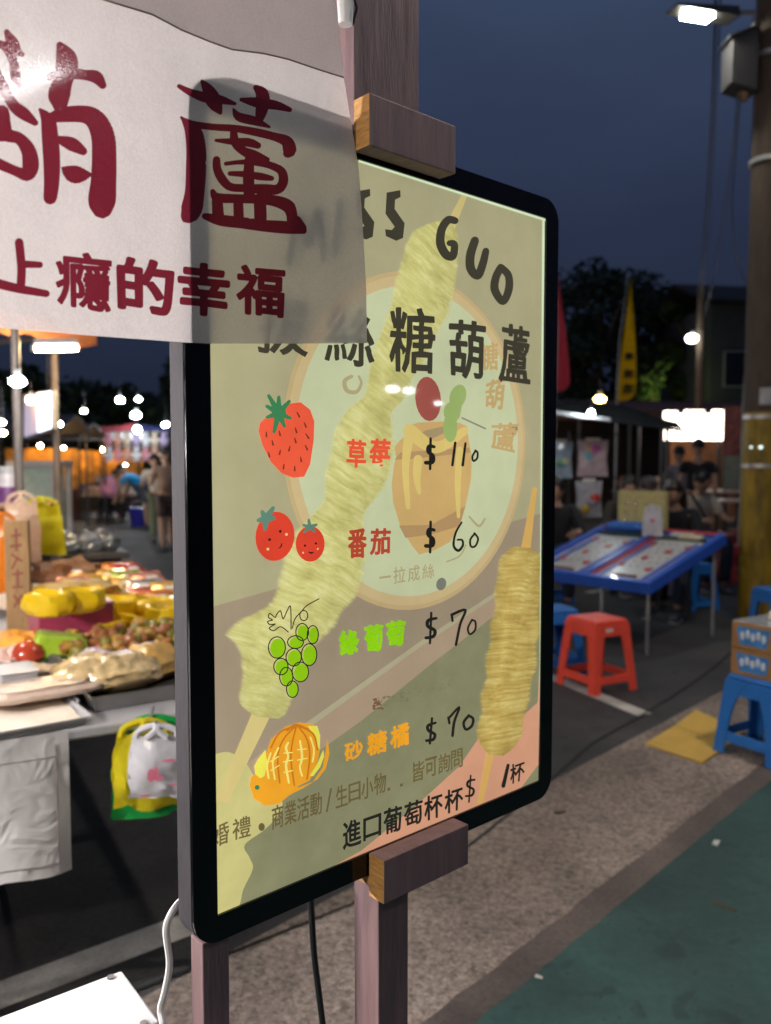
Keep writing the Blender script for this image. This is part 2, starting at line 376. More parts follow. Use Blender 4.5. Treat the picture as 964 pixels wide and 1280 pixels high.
# ================================================================== GROUND
def ground_mat(name, stops, s1, s2, rough=.85, bump=.5, speck=None, stains=0.0):
    m = bpy.data.materials.new(name); m.use_nodes = True; nt = m.node_tree; b = nt.nodes['Principled BSDF']; b.inputs['Roughness'].default_value = rough
    t = nt.nodes.new('ShaderNodeTexCoord'); a = nt.nodes.new('ShaderNodeTexNoise'); a.inputs['Scale'].default_value = s1; a.inputs['Detail'].default_value = 8; a.inputs['Roughness'].default_value = .72
    c = nt.nodes.new('ShaderNodeTexNoise'); c.inputs['Scale'].default_value = s2; c.inputs['Detail'].default_value = 5
    nt.links.new(t.outputs['Object'], a.inputs['Vector']); nt.links.new(t.outputs['Object'], c.inputs['Vector'])
    r = nt.nodes.new('ShaderNodeValToRGB'); r.color_ramp.elements[0].position = .3; r.color_ramp.elements[1].position = .7
    r.color_ramp.elements[0].color = stops[0] + (1,); r.color_ramp.elements[1].color = stops[1] + (1,)
    nt.links.new(a.outputs['Fac'], r.inputs['Fac'])
    r2 = nt.nodes.new('ShaderNodeValToRGB'); r2.color_ramp.elements[0].position = .32; r2.color_ramp.elements[1].position = .68
    r2.color_ramp.elements[0].color = (.55, .55, .56, 1); r2.color_ramp.elements[1].color = (1.2, 1.2, 1.18, 1)
    nt.links.new(c.outputs['Fac'], r2.inputs['Fac'])
    mu = nt.nodes.new('ShaderNodeMixRGB'); mu.blend_type = 'MULTIPLY'; mu.inputs[0].default_value = 1
    nt.links.new(r.outputs[0], mu.inputs[1]); nt.links.new(r2.outputs[0], mu.inputs[2]); out = mu.outputs[0]
    if speck:
        vo = nt.nodes.new('ShaderNodeTexVoronoi'); vo.inputs['Scale'].default_value = speck; nt.links.new(t.outputs['Object'], vo.inputs['Vector'])
        sx = nt.nodes.new('ShaderNodeSeparateXYZ'); nt.links.new(vo.outputs['Color'], sx.inputs[0])
        rr = nt.nodes.new('ShaderNodeValToRGB'); rr.color_ramp.elements[0].position = .05; rr.color_ramp.elements[1].position = .95
        rr.color_ramp.elements[0].color = (.30, .27, .26, 1); rr.color_ramp.elements[1].color = (1.75, 1.65, 1.55, 1)
        el = rr.color_ramp.elements.new(.28); el.color = (.85, .8, .76, 1)
        nt.links.new(sx.outputs[0], rr.inputs['Fac'])
        m2 = nt.nodes.new('ShaderNodeMixRGB'); m2.blend_type = 'MULTIPLY'; m2.inputs[0].default_value = .45
        nt.links.new(out, m2.inputs[1]); nt.links.new(rr.outputs[0], m2.inputs[2]); out = m2.outputs[0]
        n3 = nt.nodes.new('ShaderNodeTexNoise'); n3.inputs['Scale'].default_value = 32; n3.inputs['Detail'].default_value = 3; nt.links.new(t.outputs['Object'], n3.inputs['Vector'])
        r3 = nt.nodes.new('ShaderNodeValToRGB'); r3.color_ramp.elements[0].position = .33; r3.color_ramp.elements[0].color = (.3, .28, .27, 1)
        r3.color_ramp.elements[1].position = .52; r3.color_ramp.elements[1].color = (1, 1, 1, 1); nt.links.new(n3.outputs['Fac'], r3.inputs['Fac'])
        m3 = nt.nodes.new('ShaderNodeMixRGB'); m3.blend_type = 'MULTIPLY'; m3.inputs[0].default_value = .55
        nt.links.new(out, m3.inputs[1]); nt.links.new(r3.outputs[0], m3.inputs[2]); out = m3.outputs[0]
    if stains:
        for sc_, lo_, hi_, dk in ((7.0, .60, .66, .55), (26.0, .68, .71, .35), (2.2, .45, .62, 1.35)):
            ns = nt.nodes.new('ShaderNodeTexNoise'); ns.inputs['Scale'].default_value = sc_; ns.inputs['Detail'].default_value = 4; ns.inputs['Distortion'].default_value = .6; nt.links.new(t.outputs['Object'], ns.inputs['Vector'])
            rs = nt.nodes.new('ShaderNodeValToRGB'); rs.color_ramp.elements[0].position = lo_; rs.color_ramp.elements[0].color = (1, 1, 1, 1); rs.color_ramp.elements[1].position = hi_; rs.color_ramp.elements[1].color = (dk, dk, dk, 1)
            nt.links.new(ns.outputs['Fac'], rs.inputs['Fac'])
            mst = nt.nodes.new('ShaderNodeMixRGB'); mst.blend_type = 'MULTIPLY'; mst.inputs[0].default_value = stains; nt.links.new(out, mst.inputs[1]); nt.links.new(rs.outputs[0], mst.inputs[2]); out = mst.outputs[0]
        wv_ = nt.nodes.new('ShaderNodeTexVoronoi'); wv_.feature = 'DISTANCE_TO_EDGE'; wv_.inputs['Scale'].default_value = 1.1; nw = nt.nodes.new('ShaderNodeTexNoise'); nw.inputs['Scale'].default_value = 3; nw.inputs['Detail'].default_value = 5
        nt.links.new(t.outputs['Object'], nw.inputs['Vector']); vm = nt.nodes.new('ShaderNodeVectorMath'); vm.operation = 'MULTIPLY_ADD'; vm.inputs[1].default_value = (.5, .5, .5); nt.links.new(nw.outputs['Color'], vm.inputs[0]); nt.links.new(t.outputs['Object'], vm.inputs[2]); nt.links.new(vm.outputs[0], wv_.inputs['Vector'])
        rc = nt.nodes.new('ShaderNodeValToRGB'); rc.color_ramp.elements[0].position = .0; rc.color_ramp.elements[0].color = (.35, .35, .35, 1); rc.color_ramp.elements[1].position = .006; rc.color_ramp.elements[1].color = (1, 1, 1, 1); nt.links.new(wv_.outputs['Distance'], rc.inputs['Fac'])
        mc = nt.nodes.new('ShaderNodeMixRGB'); mc.blend_type = 'MULTIPLY'; mc.inputs[0].default_value = stains * .6; nt.links.new(out, mc.inputs[1]); nt.links.new(rc.outputs[0], mc.inputs[2]); out = mc.outputs[0]
    nt.links.new(out, b.inputs['Base Color'])
    bp = nt.nodes.new('ShaderNodeBump'); bp.inputs['Strength'].default_value = bump; bp.inputs['Distance'].default_value = .006
    nt.links.new(a.outputs['Fac'], bp.inputs['Height']); nt.links.new(bp.outputs[0], b.inputs['Normal'])
    return m
M_ASPH = ground_mat('asphalt', ((.030, .030, .032), (.072, .070, .072)), 60, .9, .82, stains=.7)
M_CONC = ground_mat('exposed_aggregate_concrete', ((.17, .14, .12), (.34, .29, .255)), 45, 1.6, .85, .8, speck=105, stains=.5)
M_GREEN = ground_mat('green_floor_paint', ((.020, .058, .054), (.036, .088, .081)), 26, 1.1, .7, .3, stains=.75)
M_CURB = ground_mat('worn_concrete_edge', ((.085, .066, .058), (.17, .14, .125)), 60, 3.0, .85, .8)
M_LINE = ground_mat('road_paint', ((.42, .41, .38), (.66, .65, .62)), 70, 5.0, .7)
def sheet(name, pts, z, m, kind='structure'):
    o = MB().add([V((p[0], p[1], z)) for p in pts], [tuple(range(len(pts)))]).build(name, m); tag(o, kind=kind); return o
g = MB().add([V((x, y, 0)) for x, y in ((-400, -60), (400, -60), (400, 500), (-400, 500))], [(0, 1, 2, 3)]).build('ground', M_ASPH); tag(g, kind='structure')
E0, E1 = gz(600, 1280), gz(964, 978)
gd = (E1 - E0).normalized(); gn = V((-gd.y, gd.x, 0))           # along the kerb, and away from it towards the road
def band(t0, t1, n0, n1, j0=.0, j1=.0):
    k_ = 600; f = lambda t, n, j: E0 + gd * t + gn * (n + j * (noise.noise(V((t * 7, n * 3, 0))) + .6 * noise.noise(V((t * 31, n, 4)))))
    return [f(t0 + (t1 - t0) * i / k_, n0, j0) for i in range(k_ + 1)] + [f(t1 - (t1 - t0) * i / k_, n1, j1) for i in range(k_ + 1)]
qd = (gz(700, 972) - E0).dot(gn)
sheet('concrete_gutter', band(-9, 14, .08, qd), .004, M_CONC)
sheet('concrete_kerb', band(-9, 14, 0, .11, 0, .007), .0065, M_CURB)
sheet('green_pavement', band(-9, 14, -7, .004, 0, .006), .009, M_GREEN)
# joint lines and wear marks of the ground
M_CRACK = ground_mat('tar_joint', ((.006, .006, .006), (.016, .015, .015)), 50, 3, .8)
crack = [(1000, 735), (940, 795), (880, 845), (840, 872), (790, 903), (740, 930), (700, 966), (660, 1000), (600, 1048), (560, 1080), (470, 1120), (360, 1165), (255, 1207), (120, 1260)]
cm = MB(); pv = [gz(x, y) for x, y in crack]
for i in range(len(pv) - 1):
    d = (pv[i + 1] - pv[i]).normalized(); nn = V((-d.y, d.x, 0)) * .006
    cm.add([p + V((0, 0, .0075)) for p in (pv[i] - nn, pv[i + 1] - nn, pv[i + 1] + nn, pv[i] + nn)], [(0, 1, 2, 3)])
tag(cm.build('ground_joint', M_CRACK), kind='structure')
def stripe(p, q, w):
    p, q = V(p), V(q); d = (q - p).normalized(); n = V((-d.y, d.x, 0)) * w / 2
    return [p - n, q - n, q + n, p + n]
lm = MB()
for (a, b, w) in ((gz(-60, 1268), gz(262, 1146), .13), (gz(640, 826), gz(806, 894), .11), (gz(610, 758), gz(715, 746), .10), (gz(735, 741), gz(765, 735), .10),
                  (gz(886, 714), gz(945, 729), .10)):
    lm.add([p + V((0, 0, .004)) for p in stripe(a, b, w)], [(0, 1, 2, 3)])
tag(lm.build('road_marking', M_LINE), kind='structure')

for k_, (px, py, w, lb, c_) in enumerate(((674, 1222, .022, 'pale paper scrap on the green pavement near the concrete edge', (.6, .58, .5)), (895, 1054, .05, 'flat white scrap further up the green pavement', (.5, .52, .5)), (905, 1133, .09, 'thin brown twig lying on the green pavement at the right', (.10, .06, .03)), (700, 1016, .05, 'small dark leaf on the concrete by the lightbox corner', (.06, .05, .02)))):
    p = gz(px, py, .0095 if k_ < 3 else .0045); a_ = k_ * 1.3 - .4; h_ = w * (.5 if k_ != 2 else .08); Rz_ = rotz(a_)
    mb_ = MB(); mb_.hull8([p + Rz_ @ V(q) for q in ((-w / 2, -h_ / 2, .001), (w / 2, -h_ * .4, .001), (w * .4, h_ / 2, .001), (-w / 2, h_ * .3, .001))], [p + Rz_ @ V(q) for q in ((-w / 2, -h_ / 2, .003), (w / 2, -h_ * .4, .006), (w * .4, h_ / 2, .003), (-w / 2, h_ * .3, .007))])
    tag(mb_.build('ground_scrap', mat('scrap_%d' % k_, c_, .8)), lb, 'litter')

# ================================================================== LAMPS: the lit and the assumed lamps of the market (each gives its own light)
M_HOUS = mat('lamp_housing', (.35, .35, .36), .5, metal=.4)
M_DARKM = mat('dark_metal', (.06, .06, .065), .45, metal=.7)
M_STEEL = mat('galvanised_steel', (.42, .42, .44), .42, metal=.85, var=.12)
WHITE, COOL, WARM, AMBER = (1, .97, .93), (.86, .95, 1), (1, .72, .40), (1, .55, .16)
def bulb_lamp(name, label, pos, r, power, col, group=None, cord=.5, flat=1.0):
    """a bulb hanging on a cord; power as of a point lamp in watts"""
    t = thing(name, label, 'lamp', pos, 0, group)
    b = MB().ball((0, 0, 0), (r, r, r * flat), nu=10, nv=6).build('bulb', glow('bulb_%s_%d' % ('%.2f_%.2f' % (col[1], col[2]), int(power / (4 * math.pi * math.pi * r * r))), col, power / (4 * math.pi * math.pi * r * r)), t, local=True)
    MB().cyl((0, 0, r * flat * .9), (0, 0, r * flat + r * .9), r * .5, r * .38, 10).build('socket', M_HOUS, t, local=True)
    MB().tube([(0, 0, r * flat + r * .8), (r * .2, 0, r + cord * .5), (0, 0, r + cord)], r * .09 + .003, 6).build('cord', M_DARKM, t, local=True)
    return t
def tube_lamp(name, label, p0, p1, r, power, col, group=None):
    p0, p1 = V(p0), V(p1); c = (p0 + p1) / 2; ln = (p1 - p0).length
    t = thing(name, label, 'lamp', c, 0, group); a, b = p0 - c, p1 - c
    MB().cyl(a, b, r, n=8).build('tube', glow('tube_%d_%.2f' % (int(power / (4 * math.pi * ln * 2 * r)), col[2]), col, power / (4 * math.pi * ln * 2 * r)), t, local=True)
    d = (b - a).normalized()
    h = MB(); up = V((0, 0, r * 1.5 + .012)); s = d.cross(V((0, 0, 1))).normalized() * (r * 1.6)
    h.hull8([a - s + up, b - s + up, b + s + up, a + s + up], [a - s * .6 + up * 2.2, b - s * .6 + up * 2.2, b + s * .6 + up * 2.2, a + s * .6 + up * 2.2])
    h.build('batten', M_HOUS, t, local=True, bevel=.003)
    for e in (a, b): MB().box(e + V((0, 0, r * .6)), (r * 1.8, r * 1.8, r * 3.2)).build('tube_holder', M_HOUS, t, local=True)
    return t

# assumed lamp, unseen on the left: backlights the banner and strikes the left faces of the stand
tube_lamp('stall_tube_lamp', 'assumed white tube lamp, out of view left of the banner at the sweets stall', (-2.05, .98, 1.56), (-1.75, 1.32, 1.56), .014, 345, (1, .94, .93))
bulb_lamp('stall_bulb', 'added warm bulb out of view, left of the viewer', (-2.0, -1.0, 1.9), .05, 150, (1, .86, .70))  # unseen bulb, added to brighten the bare end grain of the stand
# tube lamp whose streak glares on the banner, and the three bulbs mirrored in the lightbox
def mirror(px, py, dist):
    a, b = sp(px, py, .011); P = sw(a, b, .011); d = (P - V((0, 0, CAMZ))).normalized(); r = d - SN * (2 * d.dot(SN)); return P + r * dist
tube_lamp('awning_tube_lamp', 'white tube lamp under the awning opposite the sign, seen as the streak on the banner', mirror(-70, 78, 1.50), mirror(128, 108, 1.75), .019, 16, (1, 1, 1))
for k, (p, r, pw) in enumerate(((mirror(494, 486, 3.5), .040, 2.2), (mirror(514, 488, 3.5), .034, 1.8), (mirror(551, 504, 3.3), .020, .7))):
    bulb_lamp('hanging_bulb', ('white bulb opposite the sign, left one of the mirrored pair', 'white bulb opposite the sign, right one of the mirrored pair', 'smaller white bulb opposite the sign, mirrored beside the red berry')[k], p, r, pw, (1, 1, .98), 'bulbs mirrored in the lightbox', flat=.45)
def street_lamp(label, pole, head, h, power, col, r=.055, pole_too=True, name='street_lamp'):
    pole = V(pole); head = V(head)
    t = thing(name, label, 'street lamp', (pole.x, pole.y, 0))
    d = V((head.x - pole.x, head.y - pole.y, 0)); dn = d.normalized(); n = V((-dn.y, dn.x, 0))
    if pole_too: MB().cyl((pole.x, pole.y, 0), (pole.x, pole.y, head.z + .1), r * 1.3, r, 14).build('pole', M_STEEL, t)
    MB().tube([V((pole.x, pole.y, head.z - .25)), V((pole.x, pole.y, head.z + .0)) + dn * .06, head + V((0, 0, .10)) - dn * .55, head + V((0, 0, .06)) - dn * .28], .022, 8).build('bracket_arm', M_STEEL, t)
    hd = MB()
    hd.hull8([head + dn * .30 + n * .09, head + dn * .30 - n * .09, head - dn * .34 - n * .10, head - dn * .34 + n * .10], [head + dn * .26 + n * .05 + V((0, 0, .045)), head + dn * .26 - n * .05 + V((0, 0, .045)), head - dn * .34 - n * .07 + V((0, 0, .10)), head - dn * .34 + n * .07 + V((0, 0, .10))])
    hd.build('lamp_head', M_DARKM, t, bevel=.012)
    A = .25 * .12
    MB().box(head + V((0, 0, -.014)) + dn * .03, (.25, .12, .026), rotz(math.atan2(dn.y, dn.x))).build('diffuser', glow('street_led_%d' % power, col, power / (4 * math.pi * A)), t, bevel=.004)
    return t
street_lamp('assumed tall street lamp out of view over the green pavement, beside the viewer', (3.4, 1.9, 0), (2.5, 2.7, 5.2), 5.2, 400, (1, .87, .74))  # unseen street lamp, assumed overhead and added to light the ground

# ================================================================== THE LIGHTBOX SIGN
sign = thing('lightbox_sign', 'black framed lightbox menu for candied fruit skewers with prices, hung on a mauve wooden stand', 'menu sign', SO, YAW)
BZ = .031
M_BEZ = mat('black_acrylic', (.004, .004, .005), .10, var=.3, scale=40, coat=.0, spec=.4)
M_FRM = mat('dark_anodised_aluminium', (.050, .047, .053), .7, metal=.0, spec=.1, var=.25, scale=60, stretch=(6, 6, .6))
def rrect(x0, z0, x1, z1, r, n=8):
    out = []
    for (cx, cz, a0) in ((x1 - r, z1 - r, 0), (x0 + r, z1 - r, 90), (x0 + r, z0 + r, 180), (x1 - r, z0 + r, 270)):
        out += [(cx + r * math.cos(R(a0 + 90 * i / n)), cz + r * math.sin(R(a0 + 90 * i / n))) for i in range(n + 1)]
    return out
outer = rrect(-BZ, -BZ, PW + BZ, PH + BZ, .034)
inner = [(0, 0), (PW, 0), (PW, PH), (0, PH)]
def ring_tris():
    q = [((0, 0), (PW, 0)), ((PW, 0), (PW, PH)), ((PW, PH), (0, PH)), ((0, PH), (0, 0))]
    vs = [V(p) for p in outer] + [V(p) for p in inner]; n = len(outer)
    r = delaunay_2d_cdt(vs, [(n + i, n + (i + 1) % 4) for i in range(4)], [list(range(n))], 1, 1e-7)
    T = []
    for t in r[2]:
        c = sum((r[0][i] for i in t), V((0, 0))) / len(t)
        if not (1e-6 < c.x < PW - 1e-6 and 1e-6 < c.y < PH - 1e-6): T.append(t)
    return [(p.x, p.y) for p in r[0]], T
rv, rt = ring_tris()
bz = MB(); nO = len(outer)
bz.add([(x, -.0035, z) for x, z in rv], rt)
bz.add([(x, -.0035, z) for x, z in outer] + [(x, 0.0, z) for x, z in outer], [(i, (i + 1) % nO, nO + (i + 1) % nO, nO + i) for i in range(nO)])
bz.add([(x, -.0035, z) for x, z in inner] + [(x, 0.0012, z) for x, z in inner], [(i, (i + 1) % 4, 4 + (i + 1) % 4, 4 + i) for i in range(4)])
bz.build('bezel', M_BEZ, sign, local=True, fix=True)
fr = MB(); o2 = rrect(-BZ - .0006, -BZ - .0006, PW + BZ + .0006, PH + BZ + .0006, .035)
fr.add([(x, .0006, z) for x, z in o2] + [(x, .030, z) for x, z in o2], [(i, (i + 1) % len(o2), len(o2) + (i + 1) % len(o2), len(o2) + i) for i in range(len(o2))])
fr.add([(x, .030, z) for x, z in o2], [tuple(range(len(o2)))])
fr.build('frame', M_FRM, sign, local=True)
sb = MB(); sb.box((PW / 2, .034, .08), (.10, .008, .05)); sb.build('cable_box', M_BEZ, sign, local=True, bevel=.002)

def poster(name, rgb, k=1.0, fiber=None, base=.35, var=.05, sample=False):
    """printed film in front of the light panel: glows in its own colours, with a glossy cover"""
    m = bpy.data.materials.new(name); m.use_nodes = True; nt = m.node_tree; b = nt.nodes['Principled BSDF']
    c = lin(rgb)[:3]
    t = nt.nodes.new('ShaderNodeTexCoord')
    n = nt.nodes.new('ShaderNodeTexNoise'); n.inputs['Detail'].default_value = 6; n.inputs['Roughness'].default_value = .65; n.inputs['Scale'].default_value = 1.0
    mpn = nt.nodes.new('ShaderNodeMapping'); mpn.vector_type = 'POINT'
    if fiber: mpn.inputs['Rotation'].default_value = (0, R(fiber[0]), 0); mpn.inputs['Scale'].default_value = (fiber[1], 1, fiber[2]); dv = fiber[3]
    else: mpn.inputs['Scale'].default_value = (22, 22, 22); dv = var
    nt.links.new(t.outputs['Object'], mpn.inputs[0]); nt.links.new(mpn.outputs[0], n.inputs['Vector'])
    r = nt.nodes.new('ShaderNodeValToRGB'); r.color_ramp.elements[0].position = .3; r.color_ramp.elements[1].position = .7
    r.color_ramp.elements[0].color = tuple(v * (1 - dv) for v in c[:2]) + (c[2] * (1 - 1.5 * dv), 1); r.color_ramp.elements[1].color = tuple(v * (1 + dv) for v in c) + (1,)
    nt.links.new(n.outputs['Fac'], r.inputs['Fac'])
    # the light panel's own falloff: LED strip along the near edge
    s = nt.nodes.new('ShaderNodeSeparateXYZ'); nt.links.new(t.outputs['Object'], s.inputs[0])
    f = nt.nodes.new('ShaderNodeValToRGB'); nt.links.new(s.outputs['X'], f.inputs['Fac'])
    f.color_ramp.elements[0].position = 0; f.color_ramp.elements[0].color = (1.22, 1.22, 1.2, 1)
    f.color_ramp.elements[1].position = .6; f.color_ramp.elements[1].color = (1.0, 1.0, 1.0, 1)
    e1 = f.color_ramp.elements.new(.13); e1.color = (1.0, 1.0, 1.0, 1)
    n2 = nt.nodes.new('ShaderNodeTexNoise'); n2.inputs['Scale'].default_value = 5; n2.inputs['Detail'].default_value = 3; nt.links.new(t.outputs['Object'], n2.inputs['Vector'])
    f2 = nt.nodes.new('ShaderNodeMapRange'); f2.inputs[1].default_value = .3; f2.inputs[2].default_value = .7; f2.inputs[3].default_value = .92; f2.inputs[4].default_value = 1.07
    nt.links.new(n2.outputs['Fac'], f2.inputs[0])
    mu = nt.nodes.new('ShaderNodeMixRGB'); mu.blend_type = 'MULTIPLY'; mu.inputs[0].default_value = 1
    nt.links.new(r.outputs[0], mu.inputs[1]); nt.links.new(f.outputs[0], mu.inputs[2])
    m2 = nt.nodes.new('ShaderNodeMixRGB'); m2.blend_type = 'MULTIPLY'; m2.inputs[0].default_value = 1
    nt.links.new(mu.outputs[0], m2.inputs[1]); nt.links.new(f2.outputs[0], m2.inputs[2])
    nt.links.new(m2.outputs[0], b.inputs['Emission Color']); b.inputs['Emission Strength'].default_value = k
    b.inputs['Base Color'].default_value = tuple(v * base for v in c) + (1,)
    b.inputs['Roughness'].default_value = .035; b.inputs['Specular IOR Level'].default_value = .5
    if not sample: m.cycles.emission_sampling = 'NONE'
    return m
panel = MB().add([(0, 0, 0), (PW, 0, 0), (PW, 0, PH), (0, 0, PH)], [(0, 1, 2, 3)]).build('display_panel', poster('poster_ground', (164, 158, 123), .97, sample=True), sign, local=True, fix=False)
tag(panel, 'glowing printed menu poster of giant candied fruit skewers')
LAYER = [0]
def art(name, polys, m, label=None, extra=()):
    """one flat printed figure of the poster; each lies a hair above the last"""
    LAYER[0] += 1; off = .00004 * LAYER[0]
    P, T, _ = union(polys, extra)
    vs = []
    for (x, y) in P:
        a, b = sp(x, y); vs.append((min(PW, max(0, a)), -off, min(PH, max(0, b))))
    me = bpy.data.meshes.new(name); me.from_pydata(vs, [], [t[::-1] for t in T]); me.materials.append(m); me.update()
    bm = bmesh.new(); bm.from_mesh(me)
    for f in bm.faces:
        if f.normal.y > 0: f.normal_flip()
    bm.to_mesh(me); bm.free()
    o = bpy.data.objects.new(name, me); COL.objects.link(o); o.parent = panel
    if label: o['label'] = label
    return o
S3 = lambda L_: [[(x / 3.368 + 200, y / 3.368 + 420) for x, y in q] for q in L_]
S4 = lambda L_: [[(x / 3.368 + 420, y / 3.368 + 420) for x, y in q] for q in L_]
# --- the photograph printed on the poster
art('printed_backdrop', [[(255, 760), (700, 640), (700, 720), (615, 747), (529, 803), (393, 899), (330, 940), (255, 985)]], poster('poster_mauve', (152, 136, 114), .96))
art('printed_backdrop', [[(255, 985), (330, 940), (393, 899), (529, 803), (615, 747), (700, 690), (700, 722), (615, 772), (539, 830), (453, 900), (330, 988), (255, 1030)]], poster('poster_band', (168, 146, 122), .93))
art('printed_backdrop', [[(370, 913), (393, 896), (529, 799), (615, 743), (700, 687), (700, 693), (615, 749), (529, 806), (393, 905), (365, 925)]], poster('poster_ridge', (172, 164, 134), .93))
art('printed_backdrop', [[(255, 1160), (255, 1030), (330, 988), (453, 900), (539, 830), (615, 772), (700, 722), (700, 985)]], poster('poster_grey_green', (132, 131, 100), .93, var=.1))
art('printed_backdrop', [[tuple(p) for p in catmull([(262, 945), (285, 940), (306, 952), (322, 976), (348, 992), (352, 1012), (332, 1036), (306, 1056), (312, 1072), (316, 1086), (304, 1112), (296, 1136), (262, 1152)], 5)]], poster('poster_cream', (192, 184, 122), .93, var=.08))
art('printed_backdrop', [[(418, 1082), (452, 1063), (521, 1006), (574, 958), (598, 923), (639, 908), (672, 878), (690, 826), (690, 950), (674, 955), (652, 985), (600, 1020)]], poster('poster_pink', (206, 150, 120), .93))
pts = [sp(x, y) for x, y in ((652, 545), (505, 770), (368, 600), (470, 348), (600, 372), (640, 640), (420, 735))]
A_ = np.array([[2 * a, 2 * b, 1] for a, b in pts]); b_ = np.array([a * a + b * b for a, b in pts])
ca, cb, cc = np.linalg.lstsq(A_, b_, rcond=None)[0]; cr_ = math.sqrt(cc + ca * ca + cb * cb)
def to_px(a, b):
    p = sw(a, b) - V((0, 0, CAMZ)); yc = p.y * CP - p.z * SP; zc = p.z * CP + p.y * SP
    return (482 + F * p.x / yc, 640 - F * zc / yc)
def pcirc(a, b, r, n=72): return [to_px(a + r * math.cos(2 * math.pi * i / n), b + r * math.sin(2 * math.pi * i / n)) for i in range(n)]
art('printed_plate_rim', [pcirc(ca, cb, cr_)], poster('poster_rim', (190, 166, 120), .93))
art('printed_plate_rim', [pcirc(ca, cb, cr_ - .006)], poster('poster_rim_light', (198, 176, 130), .93))
art('printed_plate', [pcirc(ca, cb, cr_ - .019)], poster('poster_plate', (188, 194, 155), .98))
PO = {k: poster('poster_' + k, v, .93) for k, v in dict(amber=(200, 165, 106), amber_dark=(176, 142, 98), honey=(212, 188, 112), jar_mouth=(164, 144, 106), berry=(158, 82, 72), gourd=(150, 172, 102), faint=(172, 160, 118), faint_orange=(190, 160, 108), stick=(202, 184, 122), twig=(138, 132, 118), button=(120, 122, 108), pale=(204, 206, 160)).items()}
art('printed_honey_jar', S4([[(300, 380), (345, 365), (440, 360), (520, 366), (550, 380), (560, 450), (571, 500), (568, 600), (548, 700), (520, 800), (480, 866), (420, 900), (350, 920), (318, 880), (270, 800), (240, 700), (234, 620), (244, 540), (252, 510), (244, 470), (268, 440), (292, 420)]]), PO['amber'])
art('printed_honey_jar', S4([[(265, 798), (400, 795), (545, 715), (520, 800), (400, 835), (292, 850)], [(247, 520), (270, 490), (560, 470), (566, 490), (300, 520)]]), PO['amber_dark'])
art('printed_honey_jar', S4([[(330, 430), (370, 400), (450, 380), (475, 400), (420, 425), (345, 455)]]), PO['jar_mouth'])
art('printed_honey', S4(brush([(305, 430, 42), (292, 560, 30), (303, 720, 20)]) + brush([(345, 520, 40), (340, 600, 30), (350, 660, 16)]) + brush([(520, 480, 30), (512, 620, 26), (515, 760, 14)]) + brush([(310, 400, 60), (420, 470, 50), (540, 400, 34)])), PO['honey'])
art('printed_berry', S4([circ(387, 265, 54, 94, 20, -.1)]), PO['berry'])
art('printed_gourd', S4([circ(512, 255, 34, 52, 18, .3), circ(488, 320, 36, 44), circ(480, 385, 30, 62), [(500, 280), (530, 290), (520, 340), (480, 340)]]), PO['gourd'])
art('printed_twig', S4(brush([(530, 345, 7), (628, 390, 7)])), PO['twig'])
art('printed_button', S4([circ(747, 396, 16, 24, 14, .3), circ(442, 1044, 21, 27, 14, .3)]), PO['button'])
art('printed_plate_lettering', line_text('一拉成絲', (472, 733), (544, 722), 22, 18, .8, .01, .5), PO['faint'])
art('printed_plate_lettering', put_glyph('葫', (608, 478), (632, 470), (628, 512), (606, 508), .02) + put_glyph('蘆', (614, 530), (648, 528), (642, 566), (614, 560), .02) + put_glyph('糖', (600, 432), (622, 426), (622, 462), (602, 462), .02), PO['faint_orange'])
art('printed_swirl', S4(brush([(65, 170, 14), (35, 190, 18), (45, 230, 18), (85, 235, 16), (105, 200, 12), (95, 170, 10)]) + brush([(560, 760, 8), (600, 800, 10), (625, 770, 8)]) + brush([(465, 950, 6), (520, 925, 6), (545, 880, 6)])), PO['faint'])
